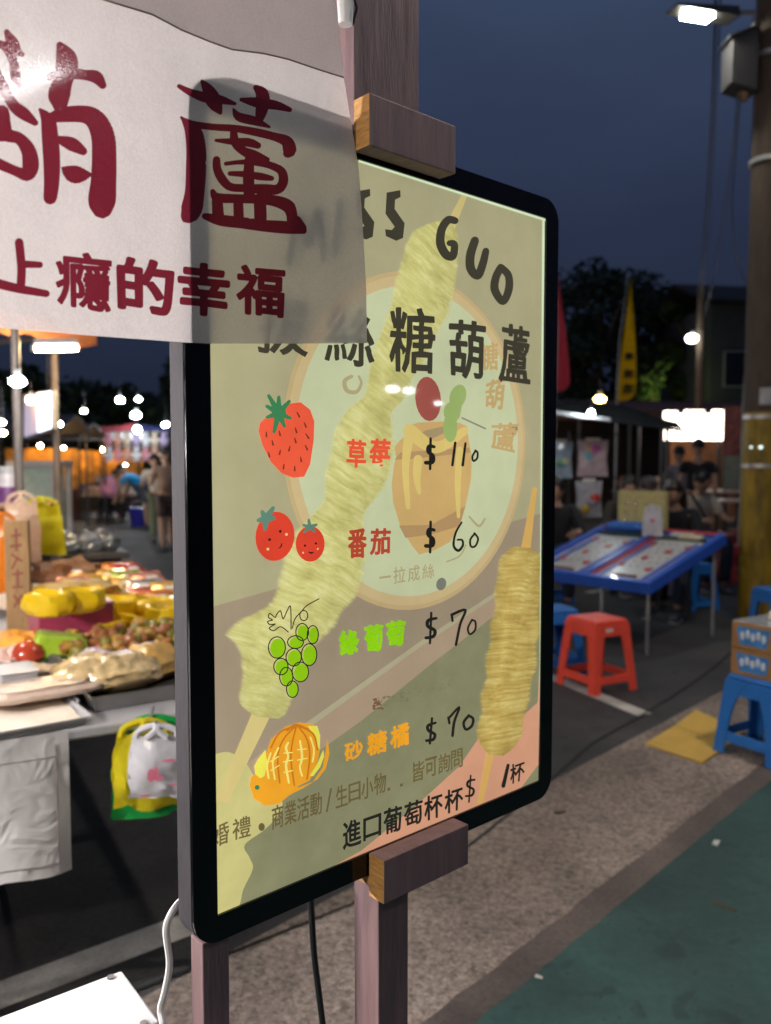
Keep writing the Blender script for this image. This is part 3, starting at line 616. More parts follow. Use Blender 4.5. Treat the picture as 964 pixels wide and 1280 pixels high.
# --- skewers of spun sugar
art('printed_skewer_stick', [[(578, 238), (584, 244), (566, 292), (552, 290)], [(316, 888), (338, 894), (284, 1004), (268, 1000)]], PO['stick'])
silk = [(545, 278), (512, 296), (498, 345), (497, 378), (484, 398), (468, 440), (460, 484), (452, 506), (428, 520), (417, 556), (408, 596), (412, 622), (398, 640), (376, 658), (360, 700), (354, 740), (342, 760), (312, 778), (286, 795), (303, 815), (306, 848), (301, 876), (318, 897), (352, 895), (370, 852), (384, 806), (412, 780), (440, 744), (452, 692), (452, 650), (480, 606), (490, 560), (484, 522), (502, 496), (528, 458), (536, 426), (557, 396), (566, 350), (570, 302), (562, 276)]
sm_ = [tuple(p) for p in catmull(silk + [silk[0]], 4)][:-1]
def silk_mat(name, dark, mid, light, rot, sx, sz, shade):
    m = bpy.data.materials.new(name); m.use_nodes = True; nt = m.node_tree; N_ = nt.nodes.new; K_ = nt.links.new; b = nt.nodes['Principled BSDF']
    t = N_('ShaderNodeTexCoord'); mp_ = N_('ShaderNodeMapping'); mp_.inputs['Scale'].default_value = (sx, 1, sz)
    mq_ = N_('ShaderNodeMapping'); mq_.inputs['Rotation'].default_value = (0, R(-rot), 0); K_(t.outputs['Object'], mq_.inputs[0]); K_(mq_.outputs[0], mp_.inputs[0])
    wv = N_('ShaderNodeTexNoise'); wv.inputs['Scale'].default_value = 14; wv.inputs['Detail'].default_value = 2; K_(t.outputs['Object'], wv.inputs['Vector'])
    ad = N_('ShaderNodeVectorMath'); ad.operation = 'MULTIPLY_ADD'; ad.inputs[1].default_value = (2.2, 2.2, 2.2); K_(wv.outputs['Color'], ad.inputs[0]); K_(mp_.outputs[0], ad.inputs[2])
    n = N_('ShaderNodeTexNoise'); n.inputs['Scale'].default_value = 1; n.inputs['Detail'].default_value = 7; n.inputs['Roughness'].default_value = .68; K_(ad.outputs[0], n.inputs['Vector'])
    lo = N_('ShaderNodeTexNoise'); lo.inputs['Scale'].default_value = 26; lo.inputs['Detail'].default_value = 3; K_(t.outputs['Object'], lo.inputs['Vector'])
    mixn = N_('ShaderNodeMath'); mixn.operation = 'MULTIPLY_ADD'; mixn.inputs[1].default_value = .35; ms = N_('ShaderNodeMath'); ms.operation = 'MULTIPLY'; ms.inputs[1].default_value = .65
    K_(n.outputs['Fac'], ms.inputs[0]); K_(lo.outputs['Fac'], mixn.inputs[0]); K_(ms.outputs[0], mixn.inputs[2])
    r = N_('ShaderNodeValToRGB'); r.color_ramp.elements[0].position = .33; r.color_ramp.elements[0].color = lin(dark); r.color_ramp.elements[1].position = .66; r.color_ramp.elements[1].color = lin(light)
    e = r.color_ramp.elements.new(.50); e.color = lin(mid); K_(mixn.outputs[0], r.inputs['Fac'])
    uv = N_('ShaderNodeSeparateXYZ'); K_(t.outputs['UV'], uv.inputs[0])
    sh_ = N_('ShaderNodeValToRGB'); sh_.color_ramp.elements[0].position = 0; sh_.color_ramp.elements[0].color = (shade[0],) * 3 + (1,); sh_.color_ramp.elements[1].position = 1; sh_.color_ramp.elements[1].color = (shade[2],) * 3 + (1,)
    e = sh_.color_ramp.elements.new(.32); e.color = (shade[1],) * 3 + (1,); K_(uv.outputs['X'], sh_.inputs['Fac'])
    mu = N_('ShaderNodeMixRGB'); mu.blend_type = 'MULTIPLY'; mu.inputs[0].default_value = 1; K_(r.outputs[0], mu.inputs[1]); K_(sh_.outputs[0], mu.inputs[2])
    vv = N_('ShaderNodeValToRGB'); vv.color_ramp.elements[0].position = .0; vv.color_ramp.elements[0].color = (.80, .78, .72, 1); vv.color_ramp.elements[1].position = .8; vv.color_ramp.elements[1].color = (1.03, 1.03, 1.03, 1); K_(uv.outputs['Y'], vv.inputs['Fac'])
    m2 = N_('ShaderNodeMixRGB'); m2.blend_type = 'MULTIPLY'; m2.inputs[0].default_value = 1; K_(mu.outputs[0], m2.inputs[1]); K_(vv.outputs[0], m2.inputs[2])
    K_(m2.outputs[0], b.inputs['Emission Color']); b.inputs['Emission Strength'].default_value = .95; b.inputs['Base Color'].default_value = (.1, .1, .06, 1); b.inputs['Roughness'].default_value = .035
    # soft printed edge
    ed = N_('ShaderNodeMath'); ed.operation = 'PINGPONG'; ed.inputs[1].default_value = .5; K_(uv.outputs['X'], ed.inputs[0])
    jn = N_('ShaderNodeMath'); jn.operation = 'MULTIPLY_ADD'; jn.inputs[1].default_value = .13; K_(n.outputs['Fac'], jn.inputs[0]); K_(ed.outputs[0], jn.inputs[2])
    mr = N_('ShaderNodeMapRange'); mr.interpolation_type = 'SMOOTHSTEP'; mr.inputs[1].default_value = .065; mr.inputs[2].default_value = .15; K_(jn.outputs[0], mr.inputs[0])
    K_(mr.outputs[0], b.inputs['Alpha']); m.cycles.emission_sampling = 'NONE'
    return m
def silk_strip(name, rows, m, sub=6, pad=.07):
    """rows of (y, left x, right x): a strip whose UV runs across and holds the local fullness"""
    LAYER[0] += 1; off = .00004 * LAYER[0]; S_ = catmull(rows, sub); vs = []; uvs = []; nx = 8; wmax = max(q[2] - q[1] for q in S_)
    for (y, xl, xr) in S_:
        w = xr - xl
        for i in range(nx + 1):
            u = i / nx; x = xl - pad * w + (1 + 2 * pad) * w * u; a, b = sp(x, y + (u - .5) * w * .10); vs.append((a, -off, b)); uvs.append((u, (w / wmax)))
    fs = [(j * (nx + 1) + i, (j + 1) * (nx + 1) + i, (j + 1) * (nx + 1) + i + 1, j * (nx + 1) + i + 1) for j in range(len(S_) - 1) for i in range(nx)]
    me = bpy.data.meshes.new(name); me.from_pydata(vs, [], fs); ul = me.uv_layers.new(name='UVMap')
    for lp in me.loops: ul.data[lp.index].uv = uvs[lp.vertex_index]
    me.materials.append(m); o = bpy.data.objects.new(name, me); COL.objects.link(o); o.parent = panel; return o
silk_strip('printed_silk_skewer', [(276, 552, 561), (284, 530, 567), (300, 513, 571), (345, 499, 567), (385, 490, 559), (412, 480, 545), (440, 469, 532), (470, 462, 514), (496, 456, 503), (514, 436, 488), (540, 421, 489), (565, 416, 489), (600, 408, 480), (625, 407, 463), (644, 394, 452), (670, 371, 454), (700, 359, 452), (735, 351, 444), (760, 338, 426), (780, 304, 411), (797, 287, 394), (815, 301, 382), (845, 305, 371), (875, 301, 361), (890, 309, 355), (897, 322, 348)],
           silk_mat('printed_spun_sugar', (172, 164, 96), (204, 199, 124), (226, 223, 162), 26, 20, 130, (.98, 1.04, .88)))
art('printed_skewer_stick', [[(666, 608), (671, 610), (662, 692), (650, 690)], [(608, 938), (618, 940), (603, 1003), (596, 1005)]], poster('poster_stick_gold', (208, 166, 92), .93))
silk_strip('printed_sugar_roll', [(684, 642, 662), (690, 635, 671), (703, 625, 676), (722, 623, 672), (742, 619, 675), (763, 620, 671), (784, 614, 674), (806, 614, 668), (828, 608, 669), (850, 609, 662), (872, 602, 660), (893, 603, 653), (914, 597, 651), (932, 601, 641), (944, 612, 628)],
           silk_mat('printed_golden_sugar', (150, 122, 56), (186, 160, 84), (214, 196, 122), 7, 14, 190, (.90, 1.08, .84)))
art('panel_edge_light', [[(448, 199), (682, 273), (682, 277), (448, 203)], [(677.5, 272), (680.5, 272), (676, 950), (674.3, 950)]], poster('poster_edge_light', (205, 222, 186), 1.0))
# --- lettering and pictures stuck on the poster
K = {k: poster('ink_' + k, v, .9, base=.6, var=.1) for k, v in dict(title=(62, 58, 46), black=(34, 33, 30), red=(222, 84, 56), brick=(176, 70, 50), lime=(140, 206, 22), orange=(236, 160, 36), olive=(104, 92, 58), tomato=(212, 66, 46), leaf=(58, 122, 78), leaf_grey=(92, 128, 112), grape=(138, 190, 20), straw=(228, 88, 60), peel=(228, 156, 40), rib=(196, 116, 28), pith=(236, 222, 120), lemon=(226, 218, 84), seed=(120, 52, 36), cheek=(236, 190, 130), brown=(120, 86, 66), silver=(124, 118, 96)).items()}
Q4 = (4.017, 440, 220)
S_poly = [(240, 72), (172, 84), (166, 190), (212, 256), (198, 272), (164, 268), (168, 302), (220, 326), (254, 312), (262, 238), (212, 166), (214, 120), (242, 106)]
art('title_lettering', xf([S_poly], *Q4) + xf([[(x - 152, y - 6) for x, y in S_poly]], *Q4)
    + xs([[(515, 225, 36), (480, 222, 40), (448, 270, 42), (442, 340, 45), (470, 395, 45), (504, 402, 40), (512, 345, 36), (487, 338, 30)], [(615, 325, 42), (592, 400, 45), (595, 468, 45), (630, 500, 42), (655, 440, 40), (670, 378, 35)],
          [(745, 460, 38), (783, 500, 38), (785, 570, 40), (755, 630, 38), (715, 572, 42), (720, 510, 40), (745, 460, 38)]], *Q4)
    + brush([(424, 252, 9), (418, 318, 9)]) + brush([(360, 330, 9), (372, 268, 9), (384, 310, 9), (396, 262, 9), (404, 324, 9)]), K['title'])
art('name_lettering', put_glyph('拔', (322, 366), (384, 376), (384, 446), (320, 440), .014, 1.8) + put_glyph('絲', (406, 380), (468, 388), (466, 460), (406, 452), .014, 1.8)
    + put_glyph('糖', (487, 384), (543, 388), (541, 466), (487, 464), .014, 2.0) + put_glyph('葫', (562, 400), (606, 404), (604, 474), (562, 470), .020, 1.8) + put_glyph('蘆', (628, 404), (661, 410), (660, 482), (624, 476), .017, 1.7), K['title'])
art('strawberry_picture', S3([[(545, 285), (590, 279), (630, 310), (648, 360), (645, 440), (630, 540), (605, 592), (560, 597), (510, 578), (465, 530), (430, 460), (413, 400), (420, 365), (460, 330), (500, 300)]]), K['straw'])
art('strawberry_seeds', S3(sum([brush([(x, y, 5), (x + dx, y + 18, 8)]) for x, y, dx in ((446, 405, 0), (470, 440, 4), (455, 490, 4), (505, 480, -4), (568, 388, 5), (565, 430, 5), (545, 465, -4), (520, 540, -2), (565, 548, 0), (590, 510, 3), (605, 365, 8), (612, 412, 12), (610, 460, 8), (575, 322, 10), (500, 400, 4))], [])), K['seed'])
art('strawberry_leaf', S3([circ(500, 325, 30, 34)] + sum([brush([(498, 325, 30), (x, y, 14)]) for x, y in ((456, 252), (498, 258), (542, 276), (546, 346), (522, 380), (478, 404), (450, 342), (448, 296))], [])), K['leaf'])
art('tomato_picture', S3([circ(482, 843, 82, 104, 28, .12)]), K['tomato'], 'larger smiling tomato picture')
art('tomato_picture', S3([circ(630, 875, 61, 75, 24)]), K['tomato'], 'smaller smiling tomato picture')
art('tomato_leaf', S3(sum([brush([(443, 770, 34), (x, y, 16)]) for x, y in ((412, 776), (428, 740), (474, 724), (478, 766), (440, 812))], []) + sum([brush([(628, 805, 18), (x, y, 11)]) for x, y in ((602, 796), (606, 824), (624, 774), (656, 794), (650, 822))], [])), K['leaf_grey'])
art('tomato_face', S3([circ(504, 822, 6), circ(459, 857, 6), circ(608, 882, 5), circ(654, 873, 5)] + brush([(497, 893, 3), (507, 886, 5), (510, 874, 5)]) + brush([(624, 909, 4), (634, 913, 7), (643, 910, 4)])), K['black'])
art('tomato_cheek', S3([circ(530, 835, 6), circ(452, 897, 6), circ(600, 912, 4), circ(662, 896, 4)]), K['cheek'])
Q7 = (3.0125, 300, 740)
gr_ = [(137, 208, 32, 40), (232, 150, 24, 32), (272, 160, 21, 34), (207, 188, 30, 24), (258, 235, 29, 41), (200, 245, 29, 33), (152, 280, 27, 31), (225, 300, 31, 37), (172, 318, 25, 35), (195, 365, 22, 31)]
art('grape_picture', xf([circ(x + 4, y + 3, a * .9, b * .9, 18) for x, y, a, b in gr_], *Q7), K['grape'])
loop = lambda x, y, a, b, w=4.2: brush([(p[0], p[1], w) for p in circ(x, y, a, b, 12)] + [(circ(x, y, a, b, 12)[0][0], circ(x, y, a, b, 12)[0][1], w)])
gl = sum([loop(x, y, a, b) for x, y, a, b in gr_], [])
gl += brush([(p[0], p[1], 4) for p in ((190, 140), (188, 55), (175, 70), (160, 100), (150, 70), (135, 85), (130, 95), (110, 80), (105, 95), (120, 105), (102, 110), (110, 122), (130, 120), (108, 135), (125, 145), (150, 130), (180, 150))])
gl += brush([(195, 135, 4), (205, 100, 4), (230, 72, 4), (250, 50, 4), (295, 25, 4)]) + loop(238, 88, 15, 19, 4)
art('grape_outline', xf(gl, *Q7), K['black'])
Q8 = (2.295, 260, 880)
art('tangerine_picture', xf([[(118, 235), (122, 208), (150, 192), (180, 212), (220, 232), (260, 238), (300, 222), (328, 180), (341, 98), (347, 140), (336, 185), (312, 215), (272, 240), (232, 260), (202, 285), (160, 290), (130, 270)], [(162, 150), (180, 100), (220, 65), (260, 52), (300, 58), (320, 85), (319, 130), (310, 180), (290, 218), (250, 238), (208, 232), (163, 205)]], *Q8), K['peel'])
art('tangerine_peel', xf([[(163, 130), (140, 160), (131, 178), (134, 200), (148, 212), (160, 206), (168, 170)], [(329, 130), (312, 170), (290, 205), (300, 206), (320, 180), (331, 150)], [(284, 62), (312, 62), (320, 90), (319, 130), (310, 120), (300, 85)]], *Q8), K['lemon'])
art('tangerine_rib', xs([[(250, 62, 5), (215, 100, 5), (198, 150, 5), (204, 225, 5)], [(252, 62, 5), (240, 110, 5), (236, 160, 5), (246, 232, 5)], [(256, 62, 5), (282, 100, 5), (290, 150, 5), (282, 215, 5)], [(250, 62, 5), (205, 80, 5), (178, 125, 5)], [(258, 62, 5), (300, 85, 5), (312, 130, 5)], [(225, 75, 6), (250, 60, 9), (285, 72, 6)]], *Q8), K['rib'])
art('tangerine_pith', xs([[(178, 140, 5), (168, 175, 5), (172, 212, 5)], [(200, 125, 5), (184, 165, 5), (190, 215, 5)], [(228, 110, 5), (222, 125, 7), (228, 150, 5), (222, 175, 7), (230, 225, 5)], [(262, 105, 5), (268, 150, 7), (262, 180, 5), (268, 205, 5)], [(292, 95, 5), (302, 130, 5), (298, 165, 5)],
                          [(216, 140, 3), (240, 138, 3)], [(214, 165, 3), (240, 160, 3)], [(216, 195, 3), (240, 190, 3)], [(255, 130, 3), (280, 128, 3)], [(255, 160, 3), (282, 155, 3)], [(176, 165, 3), (200, 150, 3)], [(178, 190, 3), (202, 175, 3)]], *Q8), K['pith'])
art('tangerine_stem', xf([circ(139, 238, 7)], *Q8), K['leaf'])
art('fruit_name_lettering', put_glyph('草', (434, 549), (456, 551), (456, 584), (433, 583), .03, .9) + put_glyph('莓', (463, 549), (487, 550), (485, 584), (461, 584), .03, .9, 3), K['red'], 'red fruit name lettering')
art('fruit_name_lettering', put_glyph('番', (435, 661), (457, 661), (456, 696), (435, 697), .03, .9) + put_glyph('茄', (463, 661), (487, 661), (486, 691), (462, 693), .03, .9, 3), K['brick'], 'brick red fruit name lettering')
art('fruit_name_lettering', put_glyph('綠', (424, 790), (447, 787), (446, 816), (425, 819), .045, 1.5) + put_glyph('葡', (455, 783), (477, 780), (476, 811), (456, 814), .045, 1.5, 3) + put_glyph('萄', (483, 778), (505, 775), (504, 805), (484, 808), .045, 1.5, 5), K['lime'], 'lime green fruit name lettering')
art('fruit_name_lettering', put_glyph('砂', (430, 930), (452, 923), (452, 945), (430, 952), .03, .9) + put_glyph('糖', (459, 918), (482, 911), (482, 938), (459, 945), .03, .9, 3) + put_glyph('橘', (488, 909), (510, 902), (510, 929), (488, 936), .03, .9, 5), K['orange'], 'orange fruit name lettering')
Q6 = (4.59, 410, 540)
d1 = [[(604, 85, 18), (575, 82, 22), (570, 112, 22), (598, 138, 22), (594, 172, 24), (556, 176, 22)], [(584, 38, 15), (581, 212, 15)]]
art('price_lettering', xs(d1 + [[(725, 62, 15), (709, 190, 15)], [(784, 65, 13), (768, 190, 16)], [(842, 108, 12), (824, 140, 12), (830, 166, 12), (851, 150, 12), (853, 118, 12), (840, 106, 12)]], *Q6), K['black'])
d2 = [[(x, y + 477, w) for x, y, w in s] for s in d1]
art('price_lettering', xs(d2 + [[(762, 518, 10), (727, 580, 13), (716, 650, 14), (742, 680, 16), (768, 652, 14), (765, 620, 12), (738, 618, 11)], [(838, 582, 12), (812, 616, 12), (815, 655, 12), (840, 654, 12), (856, 612, 12), (835, 580, 12)]], *Q6), K['black'])
art('price_lettering', xs([[(736, 98, 10), (706, 106, 13), (704, 128, 13), (730, 144, 13), (725, 166, 13), (697, 172, 12)], [(717, 78, 9), (712, 192, 9)], [(794, 85, 11), (845, 67, 10), (826, 120, 10), (810, 198, 10)], [(794, 85, 10), (797, 108, 9)], [(870, 105, 8), (855, 135, 8), (862, 158, 8), (882, 142, 8), (883, 112, 8), (870, 104, 8)]], *Q7), K['black'])
art('price_lettering', xs([[(650, 53, 7), (629, 61, 9), (630, 75, 9), (648, 86, 9), (643, 101, 9), (624, 104, 8)], [(640, 40, 7), (634, 112, 7)], [(688, 40, 7), (718, 9, 7), (704, 50, 8), (699, 90, 8)], [(687, 38, 7), (690, 54, 7)], [(745, 33, 8), (731, 52, 8), (737, 72, 8), (754, 62, 8), (758, 42, 8), (745, 32, 8)]], *Q8), K['black'])
art('notice_lettering', put_glyph('婚', (264, 1032), (285, 1026), (285, 1052), (264, 1060), .012, .6) + put_glyph('禮', (290, 1024), (312, 1018), (312, 1044), (290, 1050), .012, .6, 2) + [circ(326, 1033, 4, 5)] + line_text('商業活動/生日小物..皆可詢問', (338, 1037), (578, 957), 29, 23, .9, .012, .6), K['olive'])
art('notice_lettering', line_text('進口葡萄杯杯', (426, 1062), (579, 1009), 33, 28, .86, .02, .8) + xs([[(762, 216, 6), (745, 220, 7), (742, 234, 7), (759, 244, 7), (755, 260, 7), (737, 263, 6)], [(751, 204, 5), (746, 280, 5)]], *Q8) + brush([(634, 956, 4), (628, 982, 5)]) + put_glyph('杯', (636, 956), (655, 950), (653, 974), (637, 980), .02, .8), K['black'])
sm2 = []
for i in range(70):
    u = rnd.random(); x = 466 + 98 * u; y = 880 - 26 * u + rnd.uniform(-8, 8) * (1 - .4 * u); sm2.append(circ(x, y, rnd.uniform(.8, 2.6), rnd.uniform(.5, 1.4), 7))
art('worn_off_lettering', sm2, K['silver'])
art('worn_off_lettering', [circ(472 + rnd.uniform(-7, 7), 880 + rnd.uniform(-7, 6), rnd.uniform(.8, 2.2), rnd.uniform(.7, 1.6), 7) for i in range(26)], K['brown'])

# ================================================================== THE WOODEN STAND
M_PAINT = mat('mauve_wood_paint', (.21, .130, .132), .62, var=.24, scale=7, bump=.35, stretch=(7, 7, 1.0))
M_WOOD = mat('raw_end_grain', (.52, .27, .08), .7, var=.38, scale=14, bump=.3, stretch=(3, 3, 14))
stand = thing('wooden_stand', 'mauve painted timber stand with bare end grain clamping the lightbox top and bottom', 'stand', SO - SZ * SO.z, YAW)
def plank(name, a0, a1, o0, o1, b0, b1, ends=None, bevel=.0015):
    """a timber: a along the sign, offsets o towards the viewer (o1 nearest), heights b of the sign's own measure"""
    mb = MB(); Pk = lambda a, o, b: SO + SU * a + SN * o + SZ * b
    mb.hull8([Pk(a0, o1, b0), Pk(a1, o1, b0), Pk(a1, o0, b0), Pk(a0, o0, b0)], [Pk(a0, o1, b1), Pk(a1, o1, b1), Pk(a1, o0, b1), Pk(a0, o0, b1)])
    if ends: 
        for f in ends: mb.m[f] = 1
    return mb.build(name, [M_PAINT, M_WOOD], stand, bevel=bevel)
gb = -SO.z
a0, _ = sp(470, 1200, 0); a1, _ = sp(507, 1200, 0)
rp0, rp1 = a0, a1
B0 = [sp(*p, .036) for p in ((480, 1075), (587, 1031), (584.5, 1081), (480, 1131))]
blk_top = (B0[0][1] + B0[1][1]) / 2; blk_bot = (B0[2][1] + B0[3][1]) / 2; bl0, bl1 = (B0[0][0] + B0[3][0]) / 2, (B0[1][0] + B0[2][0]) / 2
plank('post', a0, a1, -.046, .0055, gb, -BZ - .016)
plank('ledge', bl0 + .002, bl1 - .004, -.044, .0052, -BZ - .0155, -BZ - .0012, ends=(5,))
plank('clamp_block', bl0, bl1, .0058, .036, blk_bot, blk_top, ends=(5,))
a0, _ = sp(254, 1230, -.006); a1, _ = sp(287, 1230, -.006)
plank('post', a0, a1, -.034, -.006, gb, -BZ - .0015)
T0 = [sp(*p, .036) for p in ((460.5, 112), (570, 160), (570, 221), (463, 178))]
tl0, tl1 = (T0[0][0] + T0[3][0]) / 2, (T0[1][0] + T0[2][0]) / 2; tt = (T0[0][1] + T0[1][1]) / 2; tb = (T0[2][1] + T0[3][1]) / 2
plank('clamp_block', tl0, tl1, .0058, .036, tb, tt, ends=(5,))
a0, _ = sp(443, 60, .005); a1, _ = sp(524, 60, .005)
plank('upper_post', a0, a1, -.034, .005, PH + BZ + .0012, 2.25 - SO.z + .35)
# crosspiece on the ground that carries both posts
plank('foot_rail', -.12, rp1 + .25, -.05, .0, gb, gb + .045)
for s_ in (-.06, rp0 + .01): plank('foot', s_, s_ + .05, -.32, .26, gb + .0455, gb + .085)

# cables
M_WCAB = mat('white_cable', (.78, .77, .78), .4, var=.05); M_BCAB = mat('black_cable', (.012, .012, .013), .45, var=.1)
def cable(name, label, pts, r, m):
    P = [V(p) for p in catmull([tuple(q) for q in pts], 8)]
    return tag(MB().tube(P, r, 8).build(name, m), label, 'cable')
pW = [at(232, 1122, .985), at(219, 1134, .965), at(208, 1160, .955), at(212, 1205, .95), at(206, 1240, .95), at(201, 1262, .95), at(204, 1300, .94), at(190, 1420, .95), gz(150, 2000, .012) * 1.0]
cable('power_cable', 'white power cable curving down from behind the lightbox corner', pW, .0042, M_WCAB)
pB = [at(385, 1092, 1.13), at(389, 1135, 1.13), at(393, 1195, 1.13), at(404, 1285, 1.13), at(430, 1500, 1.14), V((-.02, 1.1, .012))]
cable('power_cable', 'black power cable hanging below the lightbox between the posts', pB, .0046, M_BCAB)

# ================================================================== THE BANNER
M_CLOTH = cloth_mat('banner_cloth', (.80, .735, .71), tl=.38, clear=.13, rough=.085, bump=.4, spec=.9, scale=420, wrinkle=.22)
M_INK = cloth_mat('banner_ink', (.20, .020, .034), tl=.38, clear=.12, rough=.085, bump=.4, spec=.9, scale=420, wrinkle=.22)
ban = thing('cloth_banner', 'white cloth banner with dark red brush lettering, hung across the top of the lightbox', 'banner', sw(-.1, .6, .01), YAW)
outl = [(-110, 398), (0, 410), (120, 420), (230, 428), (262, 429.5), (360, 429.5), (459, 429), (458, 360), (454, 290), (449, 215), (444, 182), (437, 140), (429, 92), (422, 40), (417, 0), (412, -70), (-110, -230)]
Q1 = (5.356, 210, 90); Q2 = (5.333, 0, 40)
ink = xs([[(75, 95, 30), (150, 135, 50), (250, 170, 70), (350, 185, 60), (448, 212, 24)], [(228, 62, 25), (270, 120, 80), (310, 200, 105), (350, 272, 30)], [(492, 185, 28), (600, 205, 70), (720, 222, 62), (815, 252, 34)], [(590, 105, 40), (632, 150, 90), (632, 230, 90), (612, 315, 60)],
          [(440, 250, 18), (475, 300, 60), (580, 328, 60), (680, 368, 18)], [(90, 305, 20), (150, 345, 45), (300, 368, 46), (450, 378, 50), (600, 405, 56), (720, 435, 58), (795, 465, 80), (815, 520, 92), (800, 545, 60)],
          [(100, 315, 26), (165, 390, 110), (188, 500, 132), (188, 650, 136), (180, 800, 132), (155, 930, 140), (120, 980, 60)], [(322, 458, 22), (430, 466, 46), (540, 472, 60), (602, 492, 46)], [(440, 400, 50), (450, 470, 62), (500, 525, 60), (580, 560, 70), (668, 585, 30)],
          [(548, 560, 60), (540, 700, 76), (545, 830, 76)], [(326, 588, 52), (330, 650, 58), (365, 720, 62), (420, 770, 56), (520, 778, 56), (650, 785, 70), (735, 785, 66), (772, 735, 66), (762, 668, 60), (700, 630, 50), (600, 605, 50), (480, 604, 32), (388, 614, 28)],
          [(415, 680, 32), (520, 685, 44), (620, 700, 52), (695, 712, 34)], [(300, 800, 36), (330, 840, 62), (450, 848, 62), (560, 850, 62), (700, 860, 74), (800, 895, 88), (828, 950, 76), (830, 1000, 70)], [(330, 850, 72), (336, 960, 80)], [(470, 850, 66), (474, 970, 70)], [(616, 850, 84), (620, 980, 84)],
          [(248, 965, 44), (350, 992, 76), (500, 1010, 78), (650, 1030, 80), (800, 1042, 84), (908, 1062, 46)], [(850, 1000, 90), (895, 1045, 70)]], *Q1)
ink += xs([[(400, 88, 50), (440, 170, 140), (445, 230, 150), (420, 330, 130), (395, 415, 150), (400, 475, 110), (405, 530, 70)], [(330, 300, 50), (450, 275, 80), (560, 285, 70), (640, 300, 86), (685, 355, 52)],
           [(268, 518, 24), (320, 590, 96), (334, 700, 112), (345, 850, 114), (345, 1000, 104), (335, 1105, 92)], [(320, 580, 60), (420, 552, 100), (560, 548, 118), (640, 590, 140), (688, 700, 160), (695, 850, 165), (690, 1000, 172), (680, 1130, 184), (684, 1190, 110)],
           [(392, 715, 50), (480, 748, 92), (555, 795, 56)], [(418, 908, 20), (500, 950, 122), (605, 950, 24)],
           [(-40, 270, 90), (20, 370, 80), (60, 440, 70), (100, 500, 80), (160, 545, 84), (235, 605, 44)], [(10, 540, 110), (20, 650, 120), (60, 690, 90), (130, 710, 80), (190, 790, 100), (205, 890, 112), (180, 950, 90), (100, 925, 66), (-30, 868, 76)], [(-40, 690, 80), (40, 690, 80)],
           [(45, 0, 40), (85, 75, 84), (120, 130, 50), (150, 150, 30)], [(-30, 78, 50), (40, 100, 60), (90, 200, 60), (105, 300, 70), (132, 352, 44)]], *Q2)
ink += brush([(24, 303, 11), (27, 335, 11), (26, 358, 11)]) + brush([(27, 330, 10), (50, 331, 8)]) + brush([(-4, 354, 12), (24, 361, 11), (58, 367, 9)])
ink += put_glyph('癮', (70, 314), (139, 320), (137, 392), (72, 378), .026, .7) + put_glyph('的', (148, 322), (216, 330), (214, 394), (150, 384), .045, .7) + put_glyph('幸', (224, 328), (286, 334), (284, 396), (226, 389), .042, .7) + put_glyph('福', (296, 332), (355, 337), (353, 396), (298, 390), .036, .7)
def bwave(x, y):
    e = max(0.0, (230 - x) / 340)
    return .0105 + .0010 * math.sin(x * .012 + y * .006) + .003 * e * math.sin(y * .008 + 1.0 + x * .004) + .0009 * noise.noise(V((x * .010, y * .011, 0)))
gridp = [(x, y) for x in range(-100, 456, 14) for y in range(-220, 428, 14)]
def inside(p, poly):
    c = False; j = len(poly) - 1
    for i in range(len(poly)):
        if (poly[i][1] > p[1]) != (poly[j][1] > p[1]) and p[0] < (poly[j][0] - poly[i][0]) * (p[1] - poly[i][1]) / (poly[j][1] - poly[i][1]) + poly[i][0]: c = not c
        j = i
    return c
gridp = [p for p in gridp if inside(p, outl)]
vs_ = []; fs_ = []
for p in [outl] + ink:
    a = sum(p[i][0] * p[(i + 1) % len(p)][1] - p[(i + 1) % len(p)][0] * p[i][1] for i in range(len(p)))
    if abs(a) < 1e-4: continue
    q = p if a > 0 else p[::-1]
    fs_.append(list(range(len(vs_), len(vs_) + len(q)))); vs_ += [V((x, y)) for x, y in q]
n_out = len(outl)
vs_ += [V(p) for p in gridp]
rr = delaunay_2d_cdt(vs_, [], fs_, 1, 1e-4)
rof = sift(rr, fs_, vs_)
bpts = []
for p in rr[0]:
    o_ = bwave(p.x, p.y); a, b = sp(p.x, p.y, o_); bpts.append(sw(a, b, o_))
clothT = [t for t, of in zip(rr[2], rof) if list(of) == [0]]; inkT = [t for t, of in zip(rr[2], rof) if len(of) and any(k > 0 for k in of) and 0 in of]
def submesh(name, T, m, parent):
    used = sorted({i for t in T for i in t}); ix = {k: i for i, k in enumerate(used)}
    mb = MB(); mb.add([bpts[i] for i in used], [tuple(ix[i] for i in t) for t in T], 0, True)
    mb.f = [f if (mb.v[f[1]] - mb.v[f[0]]).cross(mb.v[f[2]] - mb.v[f[0]]).dot(SN) > 0 else f[::-1] for f in mb.f]
    o = mb.build(name, m, parent, fix=False); return o
submesh('cloth', clothT, M_CLOTH, ban); submesh('lettering', inkT, M_INK, ban)
